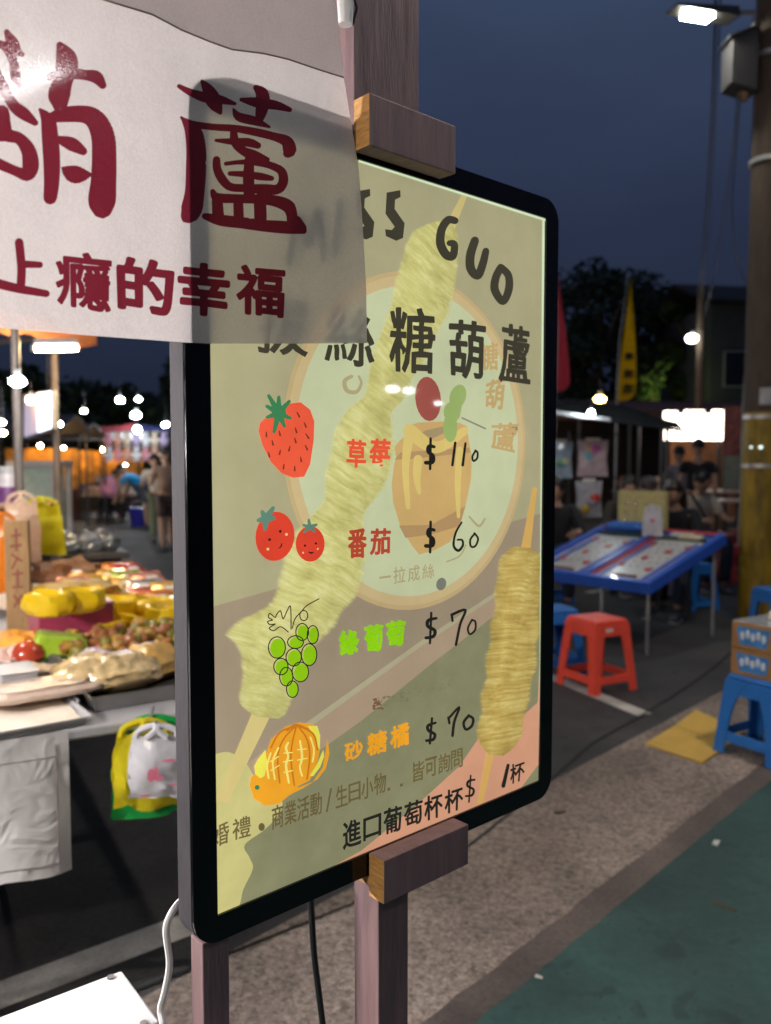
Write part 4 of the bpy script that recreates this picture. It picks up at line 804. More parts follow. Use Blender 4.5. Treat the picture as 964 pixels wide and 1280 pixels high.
# the top of the cloth folded back down, its stitched edge and the seam's shadow drawn as one dark line
fold = [(60, -40), (105, -8), (150, 6), (190, 18), (228, 38), (262, 52), (290, 62), (330, 67), (360, 74), (395, 86), (430, 97)]
top_ = [(60, -120), (120, -115), (170, -110), (210, -105), (240, -100), (270, -95), (300, -90), (335, -85), (365, -80), (390, -78), (411, -75)]
fm = MB(); rows = 7; vsf = []
for j in range(rows + 1):
    for i in range(len(fold)):
        t = j / rows; x = fold[i][0] * (1 - t) + top_[i][0] * t; y = fold[i][1] * (1 - t) + top_[i][1] * t
        o_ = bwave(x, y) + .0035 + (.0035 if j == 0 else 0) * 0 + .0012 * math.sin(i * 1.3) * (1 - t); a, b = sp(x, y, o_); vsf.append(sw(a, b, o_))
nf = len(fold)
fm.add(vsf, [(j * nf + i, j * nf + i + 1, (j + 1) * nf + i + 1, (j + 1) * nf + i) for j in range(rows) for i in range(nf - 1)], 0, True)
fm.build('folded_flap', M_CLOTH, ban, fix=False)
M_THREAD = mat('stitching', (.22, .17, .17), .8)
MB().tube([vsf[i] + SN * .0004 for i in range(nf)], .0009, 6).build('hem', M_THREAD, ban)
tt_ = []
for i in range(3):
    o_ = .012; 
M_CLIP = mat('white_plastic_clip', (.72, .70, .68), .4, var=.06)
cl = thing('spring_clip', 'white plastic clip pinching the banner to the upper post', 'clip', sw(*sp(432, 14, .01), .01), YAW)
a, b = sp(432, 14, .008)
MB().cyl(sw(a, b - .016, .008), sw(a, b + .012, .008), .0085, .0105, 16).build('jaw', M_CLIP, cl)
MB().tube([sw(a - .012, b + .012, .012), sw(a + .004, b + .016, .018), sw(a + .013, b + .006, .014), sw(a + .011, b - .012, .008)], .0018, 8).build('spring', M_DARKM, cl)

# ================================================================== WHITE BOX in the near corner
A_, B_ = gz(150, 1214, .80), gz(197, 1277, .80)
e1 = (B_ - A_); w1 = e1.length; e1.normalize(); e2 = V((e1.y, -e1.x, 0)); 
if e2.x > 0: e2 = -e2
wb_ = thing('white_box', 'white plastic utility box with corner screws, close by in the lower left corner', 'box', A_ - SZ * .8 + e1 * w1 / 2 + e2 * .13)
M_WBOX = mat('white_plastic', (.86, .86, .87), .35, var=.03)
Bx = MB(); c0 = A_; cs = [c0, c0 + e1 * w1, c0 + e1 * w1 + e2 * .30, c0 + e2 * .30]
Bx.hull8([p - SZ * .22 for p in cs], [p - SZ * .012 for p in cs]); Bx.build('body', M_WBOX, wb_, bevel=.006)
Lx = MB(); cen = sum(cs, V()) / 4; Lx.hull8([cen + (p - cen) * 1.02 - SZ * .0117 for p in cs], [cen + (p - cen) * 1.02 for p in cs]); Lx.build('lid', M_WBOX, wb_, bevel=.003)
for p in cs:
    q = cen + (p - cen) * .9; MB().cyl(q + SZ * .0002, q + SZ * .0022, .0048, n=14).build('screw', M_STEEL, wb_)
M_BLK = mat('black_painted_steel', (.012, .012, .014), .45)
ct = thing('folding_cart', 'black metal cart frame under the white box', 'cart', cen - SZ * cen.z)
MB().hull8([cen + (p - cen) * 1.1 - SZ * .255 for p in cs], [cen + (p - cen) * 1.1 - SZ * .222 for p in cs]).build('shelf', M_BLK, ct, bevel=.004)
for p in cs:
    q = cen + (p - cen) * 1.0; MB().cyl(V((q.x, q.y, 0)), V((q.x, q.y, .546)), .012, n=10).build('leg', M_BLK, ct)

# ================================================================== generic makers
def crumple_bag(mb, c, w, d, h, seed=0, mi=0, rot=0.0, neck=.35, puff=1.0, n=34, rows=16):
    """a filled plastic bag: full below, gathered at the neck; c is its bottom centre"""
    c = V(c); Rz = rotz(rot); vs = []; fs = []
    for j in range(rows + 1):
        t = j / rows
        k = (.72 + .5 * math.sin(math.pi * min(1, t * 1.25))) if t < .8 else (.72 + .5 * math.sin(math.pi)) + (neck - .72) * (t - .8) / .2 * 1.0
        k = max(neck, min(1.1, k)) * puff
        for i in range(n):
            th = 2 * math.pi * i / n; cx, sx = math.cos(th), math.sin(th)
            cx = math.copysign(abs(cx) ** .6, cx); sx = math.copysign(abs(sx) ** .6, sx)
            p = V((cx * w / 2 * k, sx * d / 2 * k, t * h))
            q_ = V((p.x * 14 / (w + .2) + seed * 5, p.y * 14 / (d + .2), p.z * 9 / (h + .1))); nn = noise.noise_vector(q_) * (.10 * min(w, h)) + noise.noise_vector(q_ * 3.3) * (.055 * min(w, h)) + noise.noise_vector(q_ * 8) * (.02 * min(w, h))
            vs.append(c + Rz @ (p + nn * (1 if 0 < j else .3)))
        if j: fs += [((j - 1) * n + i, (j - 1) * n + (i + 1) % n, j * n + (i + 1) % n, j * n + i) for i in range(n)]
    fs += [tuple(range(n))[::-1], tuple(range(len(vs) - n, len(vs)))]
    mb.add(vs, fs, mi, True); return mb
def flat_bag(name, label, top, w, h, m, face, seed=0, group=None, cat='plastic bag', thick=.05, handles=True, parent=None, prints=None):
    """a carrier bag hanging flat from its two handles; face: unit vector it faces"""
    face = V(face).normalized(); u = V((-face.y, face.x, 0)); top = V(top)
    t = thing(name, label, cat, top - SZ * h, 0, group)
    nx, ny = 10, 12; vs = []; fs = []
    for sgn in (1, -1):
        k = len(vs)
        for j in range(ny + 1):
            for i in range(nx + 1):
                s, q = i / nx - .5, j / ny
                ww = w * (.80 + .20 * min(1, q * 2.2)); 
                pz = -h * .18 - q * h * .82
                if j == 0: pz += h * .06 * abs(math.cos(s * math.pi * 2))
                dep = thick * .5 * math.sin(math.pi * min(1, max(.02, q * .9 + .1))) * math.cos(s * math.pi * .96)
                nv = noise.noise(V((s * 5 + seed, q * 5, seed * 2.1 + sgn))) * .22 * w * .25
                n4 = noise.noise_vector(V((s * 3.2 + seed, q * 3.0, seed * 1.3))); n5 = noise.noise(V((s * 11 + seed, q * 9, seed + sgn)))
                vs.append(top + u * (s * ww + nv * .5 + n4.x * w * .10 * q) + face * (sgn * dep + nv * 1.1 + n5 * w * .05) + SZ * (pz + n4.z * h * .09 * q))
        for j in range(ny):
            for i in range(nx):
                a = k + j * (nx + 1) + i; fs.append((a, a + 1, a + nx + 2, a + nx + 1))
    mb = MB().add(vs, fs, 0, True); mb.build('bag_body', m, t, fix=False)
    if handles:
        for s in (-1, 1):
            hp = [top + u * (s * w * .34) - SZ * h * .17, top + u * (s * w * .30) - SZ * h * .08, top + u * (s * w * .05) - SZ * .004, top + u * (s * w * .02) + face * .01 - SZ * h * .07, top + u * (s * w * .18) + face * .012 - SZ * h * .17]
            MB().tube([V(p) for p in catmull([tuple(q) for q in hp], 4)], [w * .055] * 17, 6).build('handle', m, t)
    if prints:
        for (s, q, r1, r2, pm) in prints:
            c = top + u * (s * w) - SZ * (h * q) + face * (thick * .62 + .012)
            MB().add([c + u * (r1 * w * math.cos(a)) + SZ * (r2 * w * math.sin(a)) for a in [i * math.pi / 6 for i in range(12)]], [tuple(range(12))]).build('printed_mark', pm, t, fix=False)
    return t
def crate(name, label, cat, c, size, m, rz=0, group=None, lidm=None, tape=None):
    t = thing(name, label, cat, c, rz, group); x, y, z = size
    b = MB(); b.box((0, 0, z / 2), size); b.build('carton', m, t, local=True, bevel=.006)
    f = MB()
    for s in (-1, 1): f.box((s * x * .252, 0, z + .0025), (x * .485, y * .985, .004), roty(s * .03))
    f.build('flap', lidm or m, t, local=True)
    if tape:
        MB().box((0, 0, z + .0062), (x * 1.004, .05, .001)).build('tape', tape, t, local=True)
    return t
M_TRAY = mat('dull_steel_tray', (.34, .33, .32), .34, metal=.8, var=.15, scale=9)
def tray(name, label, c, w, d, h, rz, m=None, group=None):
    t = thing(name, label, 'tray', c, rz, group); m = m or M_TRAY
    o = [(-w / 2, -d / 2), (w / 2, -d / 2), (w / 2, d / 2), (-w / 2, d / 2)]; k = .93; rim = 1.04
    mb = MB()
    lv = [(k, 0), (1, h), (rim, h + .002), (rim, h - .004)]
    for (s0, z0), (s1, z1) in zip(lv[:-1], lv[1:]):
        mb.add([(x * s0, y * s0, z0) for x, y in o] + [(x * s1, y * s1, z1) for x, y in o], [(i, (i + 1) % 4, 4 + (i + 1) % 4, 4 + i) for i in range(4)])
    mb.add([(x * k, y * k, .001) for x, y in o], [(0, 1, 2, 3)])
    mb.build('pan', m, t, local=True, bevel=.003, fix=False)
    hm = MB()
    for s in (-1, 1): hm.tube([(s * w * .515, -.03, h - .004), (s * w * .545, -.025, h + .004), (s * w * .545, .025, h + .004), (s * w * .515, .03, h - .004)], .003, 6)
    hm.build('grip', m, t, local=True)
    return t
def heap(mb, c, rx, ry, h, seed=0, mi=0, rough=.25, n=22, rows=7, rot=0.0):
    vs = []; fs = []; c = V(c); Rz = rotz(rot)
    for j in range(rows + 1):
        t = j / rows; r = math.cos(t * math.pi / 2) ** .8 if j < rows else 0.02; z = math.sin(t * math.pi / 2)
        for i in range(n):
            th = 2 * math.pi * i / n; p = V((math.cos(th) * r, math.sin(th) * r, z)); q = 1 + rough * noise.noise(p * 3.1 + V((seed * 7, 0, 0)))
            vs.append(c + Rz @ V((p.x * rx * q, p.y * ry * q, p.z * h * q)))
        if j: fs += [((j - 1) * n + i, (j - 1) * n + (i + 1) % n, j * n + (i + 1) % n, j * n + i) for i in range(n)]
    mb.add(vs, fs, mi, True); return mb
def stool(name, label, c, rz, m, size=.30, h=.46, base=.385, bar=.09, group=None, arch=False):
    """moulded plastic stool: square seat with a skirt, four splayed corner legs, low crossbars"""
    t = thing(name, label, 'stool', c, rz, group)
    s0, s1 = size / 2, base / 2
    half = lambda z: s1 + (s0 - s1) * z / h
    sm_ = MB(); lo = h - .028
    sm_.hull8([(-s0, -s0, lo), (s0, -s0, lo), (s0, s0, lo), (-s0, s0, lo)], [(-s0 * .94, -s0 * .94, h), (s0 * .94, -s0 * .94, h), (s0 * .94, s0 * .94, h), (-s0 * .94, s0 * .94, h)])
    so = sm_.build('seat', m, t, local=True, bevel=.012)
    rm = MB()
    for i in range(3):
        for j in range(3): rm.cyl(((i - 1) * .055, (j - 1) * .055, h - .0005), ((i - 1) * .055, (j - 1) * .055, h + .0012), .009, n=8)
    rm.build('seat_grip', m, so, local=True)
    lw = .072
    for sx in (-1, 1):
        for sy in (-1, 1):
            lm_ = MB(); N = 6
            for ax in (0, 1):
                for i in range(N):
                    z0, z1 = (lo - .0005) * i / N, (lo - .0005) * (i + 1) / N
                    def ring(z):
                        H_ = half(z); w_ = lw * (.82 + .5 * (z / h) ** 3) + (.05 * (z / h) ** 5 if arch else 0)
                        a, b, tk = H_, H_ - w_, .014
                        if ax == 0: return [V((sx * a, sy * H_, z)), V((sx * b, sy * H_, z)), V((sx * b, sy * (H_ - tk), z)), V((sx * a, sy * (H_ - tk), z))]
                        return [V((sx * (H_ + .0004), sy * (a - .0145), z)), V((sx * (H_ + .0004), sy * b, z)), V((sx * (H_ - tk), sy * b, z)), V((sx * (H_ - tk), sy * (a - .0145), z))]
                    lm_.hull8(ring(z0), ring(z1))
            lm_.build('leg', m, t, local=True, bevel=.003)
    for k in range(4):
        ang = k * math.pi / 2; Rz = rotz(ang); z0, z1 = bar - .028, bar + .022
        H0, H1 = half(z0) - .002, half(z1) - .002; L0, L1 = H0 - lw * .8, H1 - lw * .8
        q = lambda x, y, z: Rz @ V((x, y, z))
        MB().hull8([q(-L0, H0, z0), q(L0, H0, z0), q(L0, H0 - .012, z0), q(-L0, H0 - .012, z0)], [q(-L1, H1, z1), q(L1, H1, z1), q(L1, H1 - .012, z1), q(-L1, H1 - .012, z1)]).build('crossbar', m, t, local=True, bevel=.003)
        z0, z1 = lo - .075, lo - .001; H0, H1 = half(z0) - .002, half(z1) - .002; L0, L1 = H0 - lw * 1.05, H1 - lw * 1.05
        MB().hull8([q(-L0, H0, z0), q(L0, H0, z0), q(L0, H0 - .012, z0), q(-L0, H0 - .012, z0)], [q(-L1, H1, z1), q(L1, H1, z1), q(L1, H1 - .012, z1), q(-L1, H1 - .012, z1)]).build('skirt', m, t, local=True, bevel=.003)
    return t
# ---- people
M_SKIN = mat('skin', (.48, .28, .19), .55, var=.08, scale=9); M_HAIR = mat('dark_hair', (.010, .008, .008), .45, var=.3, scale=60)
def skin_mesh(verts, edges, radii, root=0, sub=1):
    me = bpy.data.meshes.new('sk'); me.from_pydata([tuple(v) for v in verts], edges, [])
    o = bpy.data.objects.new('sk', me); COL.objects.link(o)
    md = o.modifiers.new('s', 'SKIN'); md.use_smooth_shade = True; md.branch_smoothing = .4
    for i, r in enumerate(radii):
        d = me.skin_vertices[0].data[i]; d.radius = (r, r) if not isinstance(r, tuple) else r; d.use_root = (i == root)
    sb_ = o.modifiers.new('u', 'SUBSURF'); sb_.levels = sub; sb_.render_levels = sub
    dg = bpy.context.evaluated_depsgraph_get(); dg.update()
    ev = o.evaluated_get(dg); m2 = ev.to_mesh()
    vs = [v.co.copy() for v in m2.vertices]; fs = [tuple(p.vertices) for p in m2.polygons]
    ev.to_mesh_clear(); bpy.data.objects.remove(o); bpy.data.meshes.remove(me)
    return vs, fs
def person(label, c, rz, J, shirt, trousers, shoes, sleeve=.55, legs_bare=.0, hair='short', hairm=None, group=None, skirt=None, fingers=True):
    """J: joints in the person's own frame (y = facing, z up). hip l/r, knee, ankle, neck, head, shoulders, elbows, wrists"""
    t = thing('person', label, 'person', c, rz, group)
    P = {k: V(v) for k, v in J.items() if k != 'sole'}
    pel, ch, nk, hd = P['pelvis'], P['chest'], P['neck'], P['head']
    up = (hd - nk).normalized(); fwd = P.get('look', V((0, 1, 0))).normalized(); fwd = (fwd - up * fwd.dot(up)).normalized(); side = fwd.cross(up)
    names = ['pelvis', 'waist', 'chest', 'neck', 'throat']; pos = [pel, pel.lerp(ch, .5), ch, nk, nk.lerp(hd, .55)]; rad = [(.155, .115), (.135, .10), (.155, .11), .058, .052]
    ed = [(0, 1), (1, 2), (2, 3), (3, 4)]
    def addc(par, pts, rs):
        last = par; ids = []
        for p, r in zip(pts, rs):
            pos.append(p); rad.append(r); ed.append((last, len(pos) - 1)); last = len(pos) - 1; ids.append(last)
        return ids
    for s in 'lr':
        addc(2, [P['sh_' + s], P['el_' + s], P['el_' + s].lerp(P['wr_' + s], .45), P['wr_' + s]], [.052, .040, .037, .027])
        addc(0, [P['hp_' + s], P['hp_' + s].lerp(P['kn_' + s], .5), P['kn_' + s], P['kn_' + s].lerp(P['an_' + s], .4), P['an_' + s]], [.088, .076, .058, .054, .040])
    vs, fs = skin_mesh(pos, ed, rad)
    b = MB().add(vs, fs, 0, True)
    Rm = Matrix((side, fwd, up)).transposed()
    b.ball(hd, (.078, .096, .118), 0, 16, 12, Rm)
    q = lambda x, y, z: hd + Rm @ V((x, y, z))
    b.ball(q(0, .098, -.012), (.014, .020, .026), 0, 8, 6, Rm)                       # nose
    for s in (-1, 1): b.ball(q(s * .078, -.005, -.01), (.010, .018, .030), 0, 8, 6, Rm)   # ears
    b.ball(q(0, .088, -.058), (.024, .010, .008), 0, 8, 4, Rm)                       # lips
    for s, S in (('l', -1), ('r', 1)):
        w_, e_ = P['wr_' + s], P['el_' + s]; d = (w_ - e_).normalized(); a = d.orthogonal().normalized(); bb = d.cross(a)
        pc = w_ + d * .05; b.tube([w_ - d * .01, w_ + d * .03, w_ + d * .075], [.026, .036, .034], 8)
        if fingers:
            for i, (off, ln) in enumerate(((-.027, .062), (-.009, .074), (.009, .070), (.026, .055))):
                f0 = w_ + d * .068 + bb * off; b.tube([f0, f0 + d * ln * .5 + a * .006, f0 + d * ln * .95 + a * .024], [.0095, .009, .007], 6)
            f0 = w_ + d * .022 - bb * .030; b.tube([f0, f0 - bb * .022 + d * .026, f0 - bb * .026 + d * .055 + a * .012], [.012, .010, .008], 6)
    b.build('body', M_SKIN, t, local=True)
    ey = MB()
    for s in (-1, 1): ey.ball(q(s * .032, .086, .012), (.012, .010, .008), 0, 8, 6, Rm)
    ey.build('eyes', M_BLK, t, local=True)
    # shirt: torso and sleeves, a little fuller than the body
    pos, ed = [pel + V((0, 0, .0)), pel.lerp(ch, .5), ch, nk.lerp(ch, .22)], [(0, 1), (1, 2), (2, 3)]; rad = [(.185, .145), (.165, .13), (.180, .132), .085]
    for s in 'lr':
        sh, el, wr = P['sh_' + s], P['el_' + s], P['wr_' + s]
        if sleeve <= 1: addc(2, [sh, sh.lerp(el, sleeve * .6), sh.lerp(el, sleeve)], [.074, .070, .072])
        else: addc(2, [sh, el, el.lerp(wr, sleeve - 1)], [.074, .060, .046])
    vs, fs = skin_mesh(pos, ed, rad); MB().add(vs, fs, 0, True).build('shirt', shirt, t, local=True)
    pos, ed, rad = [pel + V((0, 0, .03))], [], [(.178, .140)]
    for s in 'lr':
        hp, kn, an = P['hp_' + s], P['kn_' + s], P['an_' + s]
        if legs_bare < .5: addc(0, [hp, hp.lerp(kn, .5), kn, kn.lerp(an, .5), an.lerp(kn, .06)], [.112, .100, .080, .070, .062])
        else: addc(0, [hp, hp.lerp(kn, .5), hp.lerp(kn, .85)], [.112, .104, .098])
    vs, fs = skin_mesh(pos, ed, rad); MB().add(vs, fs, 0, True).build('trousers', trousers, t, local=True)
    for s in 'lr':
        an = P['an_' + s]; fd = V(J.get('toe_' + s, (0, 1, 0))).normalized(); fs_ = fd.cross(V((0, 0, 1)))
        k = MB(); prof = [(-.075, .035, .062), (-.03, .040, .072), (.05, .046, .052), (.12, .047, .038), (.165, .034, .026)]
        rings = []
        for (y, w, hh) in prof:
            base = V((an.x, an.y, an.z - .075)) + fd * y
            rings.append([base - fs_ * w, base + fs_ * w, base + fs_ * w * .86 + SZ * hh, base - fs_ * w * .86 + SZ * hh])
        vsr = [p for r_ in rings for p in r_]; fr_ = [(i * 4 + j, i * 4 + (j + 1) % 4, i * 4 + 4 + (j + 1) % 4, i * 4 + 4 + j) for i in range(4) for j in range(4)] + [(3, 2, 1, 0), (16, 17, 18, 19)]
        k.add(vsr, fr_); o = k.build('shoe', shoes, t, local=True, bevel=.012)
        if 'sole' in J: 
            sl = MB(); lo = [V((an.x, an.y, an.z - .0765)) + fd * y + fs_ * x for y, x in ((-.085, -.040), (-.085, .040), (.06, .052), (.165, .038), (.165, -.038), (.06, -.052))]
            sl.prism([p - SZ * .018 for p in lo], SZ * .0175); sl.build('sole', J['sole'], o, local=True)
    hm = hairm or M_HAIR; h = MB()
    h.ball(q(0, -.014, .026), (.089, .102, .108), 0, 18, 12, Rm, .08, 3, lo=-.38)
    if hair == 'long':
        for s in (-.8, -.4, 0, .4, .8):
            p0 = q(s * .075, -.055 + abs(s) * .03, .02); h.tube([p0, p0 + Rm @ V((s * .02, -.045, -.10)), p0 + Rm @ V((s * .03, -.03, -.22)), p0 + Rm @ V((s * .03, .02, -.34))], [.042, .050, .044, .018], 8)
        h.ball(q(0, .058, .078), (.070, .040, .036), 0, 10, 6, Rm)
    if hair == 'tail': h.tube([q(0, -.10, .04), q(0, -.14, -.02), q(0, -.13, -.14)], [.03, .034, .012], 8)
    h.build('hair', hm, t, local=True)
    return t
def stand_pose(h=1.66, lean=0.0, turn=0.0, arms='down', step=.0, bend=0.0):
    s = h / 1.70; J = {}
    J['pelvis'] = V((0, 0, .93)); lv = V((0, math.sin(bend), math.cos(bend)))
    J['chest'] = J['pelvis'] + lv * .33; J['neck'] = J['pelvis'] + lv * .53; J['head'] = J['neck'] + (lv * .6 + V((0, .25 if bend > .3 else .06, .5))).normalized() * .155
    sh = J['pelvis'] + lv * .46
    for n_, sx in (('l', -1), ('r', 1)):
        J['sh_' + n_] = sh + V((sx * .185, 0, 0))
        if arms == 'down': J['el_' + n_] = J['sh_' + n_] + V((sx * .05, -.02, -.29)); J['wr_' + n_] = J['el_' + n_] + V((sx * .0, .07, -.25))
        elif arms == 'front': J['el_' + n_] = J['sh_' + n_] + V((sx * .06, .06, -.27)); J['wr_' + n_] = J['el_' + n_] + V((-sx * .08, .22, .02))
        elif arms == 'reach': J['el_' + n_] = J['sh_' + n_] + V((sx * .04, .10, -.26)); J['wr_' + n_] = J['el_' + n_] + V((-sx * .03, .12, -.22))
        J['hp_' + n_] = V((sx * .095, 0, .88)); yy = step * (1 if sx > 0 else -1)
        J['kn_' + n_] = V((sx * .105, .03 + yy * .6, .49)); J['an_' + n_] = V((sx * .11, yy, .082))
    return {k: v * s for k, v in J.items()}
def sit_pose(seat=.44, lean=.15, look=(0, 1, -.3), arms='table', spread=.14, kneez=None):
    J = {}; J['pelvis'] = V((0, 0, seat + .10)); lv = V((0, math.sin(lean), math.cos(lean)))
    J['chest'] = J['pelvis'] + lv * .32; J['neck'] = J['pelvis'] + lv * .51; J['head'] = J['neck'] + V((0, .07, .145)); J['look'] = V(look)
    sh = J['pelvis'] + lv * .45
    for n_, sx in (('l', -1), ('r', 1)):
        J['sh_' + n_] = sh + V((sx * .18, 0, 0)); J['el_' + n_] = J['sh_' + n_] + V((sx * .07, .14, -.22)); J['wr_' + n_] = J['el_' + n_] + V((-sx * .08, .21, -.01))
        J['hp_' + n_] = V((sx * .10, .02, seat + .085)); J['kn_' + n_] = V((sx * spread, .42, seat + .07)); J['an_' + n_] = V((sx * spread * .9, .40, .082))
    return J

# ================================================================== FOOD STALL ON THE LEFT
tq_, tp_ = gz(173, 899, .80), gz(0, 925, .80); te1 = (tp_ - tq_).normalized(); te1.z = 0; te2 = V((te1.y, -te1.x, 0)); tr_ = gz(215, 757, .80)
TC = V((tq_.x, tq_.y, 0)) + te1 * ((tr_ - tq_).dot(te1) - .02); TRZ = math.atan2(te1.y, te1.x) + math.pi
def tb(s, t, z=0.0): return TC + te1 * s + te2 * t + SZ * z
TZ = .80
M_TTOP = mat('white_table_top', (.40, .40, .41), .4, var=.08); M_SKIRT = cloth_mat('table_cloth', (.58, .57, .56), tl=.12, bump=.2, scale=600, wrinkle=.5)
tab = thing('stall_table', 'long snack stall table with a pale edge and white cloth hung on its front', 'table', tb(1.2, 1.2))
MB().hull8([tb(0, 0, TZ - .032), tb(2.6, 0, TZ - .032), tb(2.6, 2.75, TZ - .032), tb(0, 2.75, TZ - .032)], [tb(0, 0, TZ), tb(2.6, 0, TZ), tb(2.6, 2.75, TZ), tb(0, 2.75, TZ)]).build('table_top', M_TTOP, tab, bevel=.008)
S0_ = (gz(85, 913, .80) - TC).dot(te1)
def px_of(p): return 482 + F * p.x / (p.y * CP + (CAMZ - p.z) * SP)
SL_ = min((i * .01 for i in range(90)), key=lambda q: abs(px_of(tb(q, .10, .2)) - 263))
for s, t in ((SL_, .10), (2.5, .10), (SL_, 2.6), (2.5, 2.6), (1.3, 1.3)):
    MB().cyl(tb(s, t, 0), tb(s, t, TZ - .033), .018, n=10).build('leg', M_STEEL, tab)
MB().tube([tb(SL_ + .5, .5, .2), tb(SL_ + .5, 2.6, .2)], .012, 8).build('rail', M_STEEL, tab); MB().tube([tb(.06, 2.5, .45), tb(2.5, 2.5, .45)], .012, 8).build('rail', M_STEEL, tab)
k = MB(); vs = []; nx, ny = 60, 12; s0 = S0_
for j in range(ny + 1):
    for i in range(nx + 1):
        s = s0 + 1.9 * i / nx; q = j / ny
        o = .012 + q * (.006 * math.sin(s * 17) + .007 * math.sin(s * 31 + 1) + .004 * math.sin(s * 57 + q * 2)) + .006 * q
        vs.append(tb(s, -o - .002, TZ + .002 - q * (.372 + .008 * math.sin(s * 13) + .004 * math.sin(s * 41))))
k.add(vs, [(j * (nx + 1) + i, j * (nx + 1) + i + 1, (j + 1) * (nx + 1) + i + 1, (j + 1) * (nx + 1) + i) for j in range(ny) for i in range(nx)], 0, True)
sk = k.build('table_cloth', M_SKIRT, tab, fix=False)
for z_ in (.405, .41): pass
hs = MB(); hs.tube([vs[11 * (nx + 1) + i] - te2 * .0008 for i in range(1, nx + 1)], .0012, 5); hs.tube([vs[j * (nx + 1) + 1] - te2 * .0008 for j in range(1, 12)], .0012, 5); hs.tube([vs[2 * (nx + 1) + i] - te2 * .0006 for i in range(1, nx + 1)], .0009, 5)
hs.build('hem', M_THREAD, sk)
def tp(px, py, z=TZ): return gz(px, py, z)
M_POWD = mat('white_rice_powder', (.80, .70, .58), .9, var=.08, scale=30, bump=.3)
M_BEIGE = mat('beige_dried_flakes', (.62, .46, .30), .7, var=.28, scale=40, bump=.6)
M_CLEAR = mat('clear_plastic_film', (.75, .72, .70), .12, var=.06, coat=.6, bump=.5, scale=30)
def trayq(label, near_l, near_r, depth, h, m=None, rz=None):
    a, b = tp(*near_l), tp(*near_r); ax = (b - a); w = ax.length; ang = math.atan2(ax.y, ax.x); n = V((-ax.y, ax.x, 0)).normalized()
    return tray('food_tray', label, (a + b) / 2 + n * depth / 2 + SZ * .0015, w, depth, h, ang, m), (a + b) / 2 + n * depth / 2, ang, w
def tagm(o, l, c, g=None): return tag(o, l, c, g)
# nearest tray: white powder with a bag of pale flakes on it
t1, c1, an1, w1_ = trayq('shallow white tray of rice powder at the near edge of the snack table', (-40, 934), (112, 906), .34, .022, M_TTOP)
def inset(c, w, d, rz, z, seed, amp=.006):
    n = 18; vs = []
    for j in range(n + 1):
        for i in range(n + 1):
            x, y = (i / n - .5) * w, (j / n - .5) * d; vs.append(V(c) + rotz(rz) @ V((x, y, 0)) + SZ * (z + amp * noise.noise(V((x * 14 + seed, y * 14, 0))) + amp * .5 * noise.noise(V((x * 50, y * 50, seed)))))
    return MB().add(vs, [(j * (n + 1) + i, j * (n + 1) + i + 1, (j + 1) * (n + 1) + i + 1, (j + 1) * (n + 1) + i) for j in range(n) for i in range(n)], 0, True)
tagm(inset(c1, w1_ * .92, .31, an1, .016, 1).build('rice_powder', M_POWD, fix=False), 'white rice powder spread in the near white tray', 'powder')
tagm(crumple_bag(MB(), tp(52, 884) + SZ * .035, .30, .15, .035, 2, rot=an1, neck=.8).build('powder_bag', mat('bag_of_pale_powder', (.56, .43, .34), .3, var=.15, bump=.5, scale=24, coat=.5)), 'clear bag of beige powder lying on the white powder tray', 'bag')
bx = thing('small_box', 'small white carton beside the beige powder bag', 'box', tp(20, 872) + SZ * .0, .6); MB().box((0, 0, .05), (.10, .14, .07)).build('carton', M_TTOP, bx, local=True, bevel=.004); MB().box((0, 0, .0875), (.104, .144, .004)).build('lid', M_TTOP, bx, local=True)
# front right tray with clear bags of yellow chips
t2, c2, an2, w2 = trayq('steel tray of bagged yellow chips at the right front of the snack table', (116, 893), (262, 868), .30, .045)
M_CHIP = mat('bag_of_yellow_chips', (.62, .46, .22), .2, var=.5, scale=26, bump=1.0, coat=.8)
for i, (px, py, w, lb) in enumerate(((112, 866, .20, 'clear bag of yellow chips leftmost in the front steel tray'), (150, 862, .22, 'clear bag of yellow chips in the middle of the front steel tray'), (190, 848, .20, 'clear bag of darker golden chips at the right of the front steel tray'))):
    tagm(crumple_bag(MB(), tp(px, py) + SZ * .012, w, .17, .10, 10 + i, rot=.5 + i * .3, neck=.45).build('chip_bag', M_CHIP if i < 2 else mat('bag_of_golden_chips', (.60, .36, .09), .25, var=.4, scale=16, bump=.8, coat=.5)), lb, 'bag')
# second tray: green packet, red fruit cup, dried slices
t3, c3, an3, w3 = trayq('steel tray holding the green packet and dried slices', (38, 862), (98, 850), .34, .045)
M_LIME = mat('lime_green_packet', (.36, .56, .03), .35, var=.15, bump=.3, coat=.3)
gp = MB(); cgp = tp(74, 830) + SZ * .03
gp.hull8([cgp + te1 * .10 - te2 * .05, cgp - te1 * .10 - te2 * .05, cgp - te1 * .10 + te2 * .06, cgp + te1 * .10 + te2 * .06], [cgp + te1 * .07 - te2 * .03 + SZ * .085, cgp - te1 * .085 - te2 * .02 + SZ * .055, cgp - te1 * .08 + te2 * .045 + SZ * .06, cgp + te1 * .06 + te2 * .04 + SZ * .095])
pk_ = thing('food_packet', 'lime green folded packet in the tray behind the powder', 'packet', cgp); gp.build('packet', M_LIME, pk_, bevel=.012); MB().hull8([cgp + te1 * .11 - te2 * .055 - SZ * .006, cgp - te1 * .11 - te2 * .055 - SZ * .006, cgp - te1 * .11 + te2 * .065 - SZ * .006, cgp + te1 * .11 + te2 * .065 - SZ * .006], [cgp + te1 * .105 - te2 * .052 - SZ * .001, cgp - te1 * .105 - te2 * .052 - SZ * .001, cgp - te1 * .105 + te2 * .062 - SZ * .001, cgp + te1 * .105 + te2 * .062 - SZ * .001]).build('packet_base', mat('dark_green_foil', (.03, .12, .06), .4), pk_)
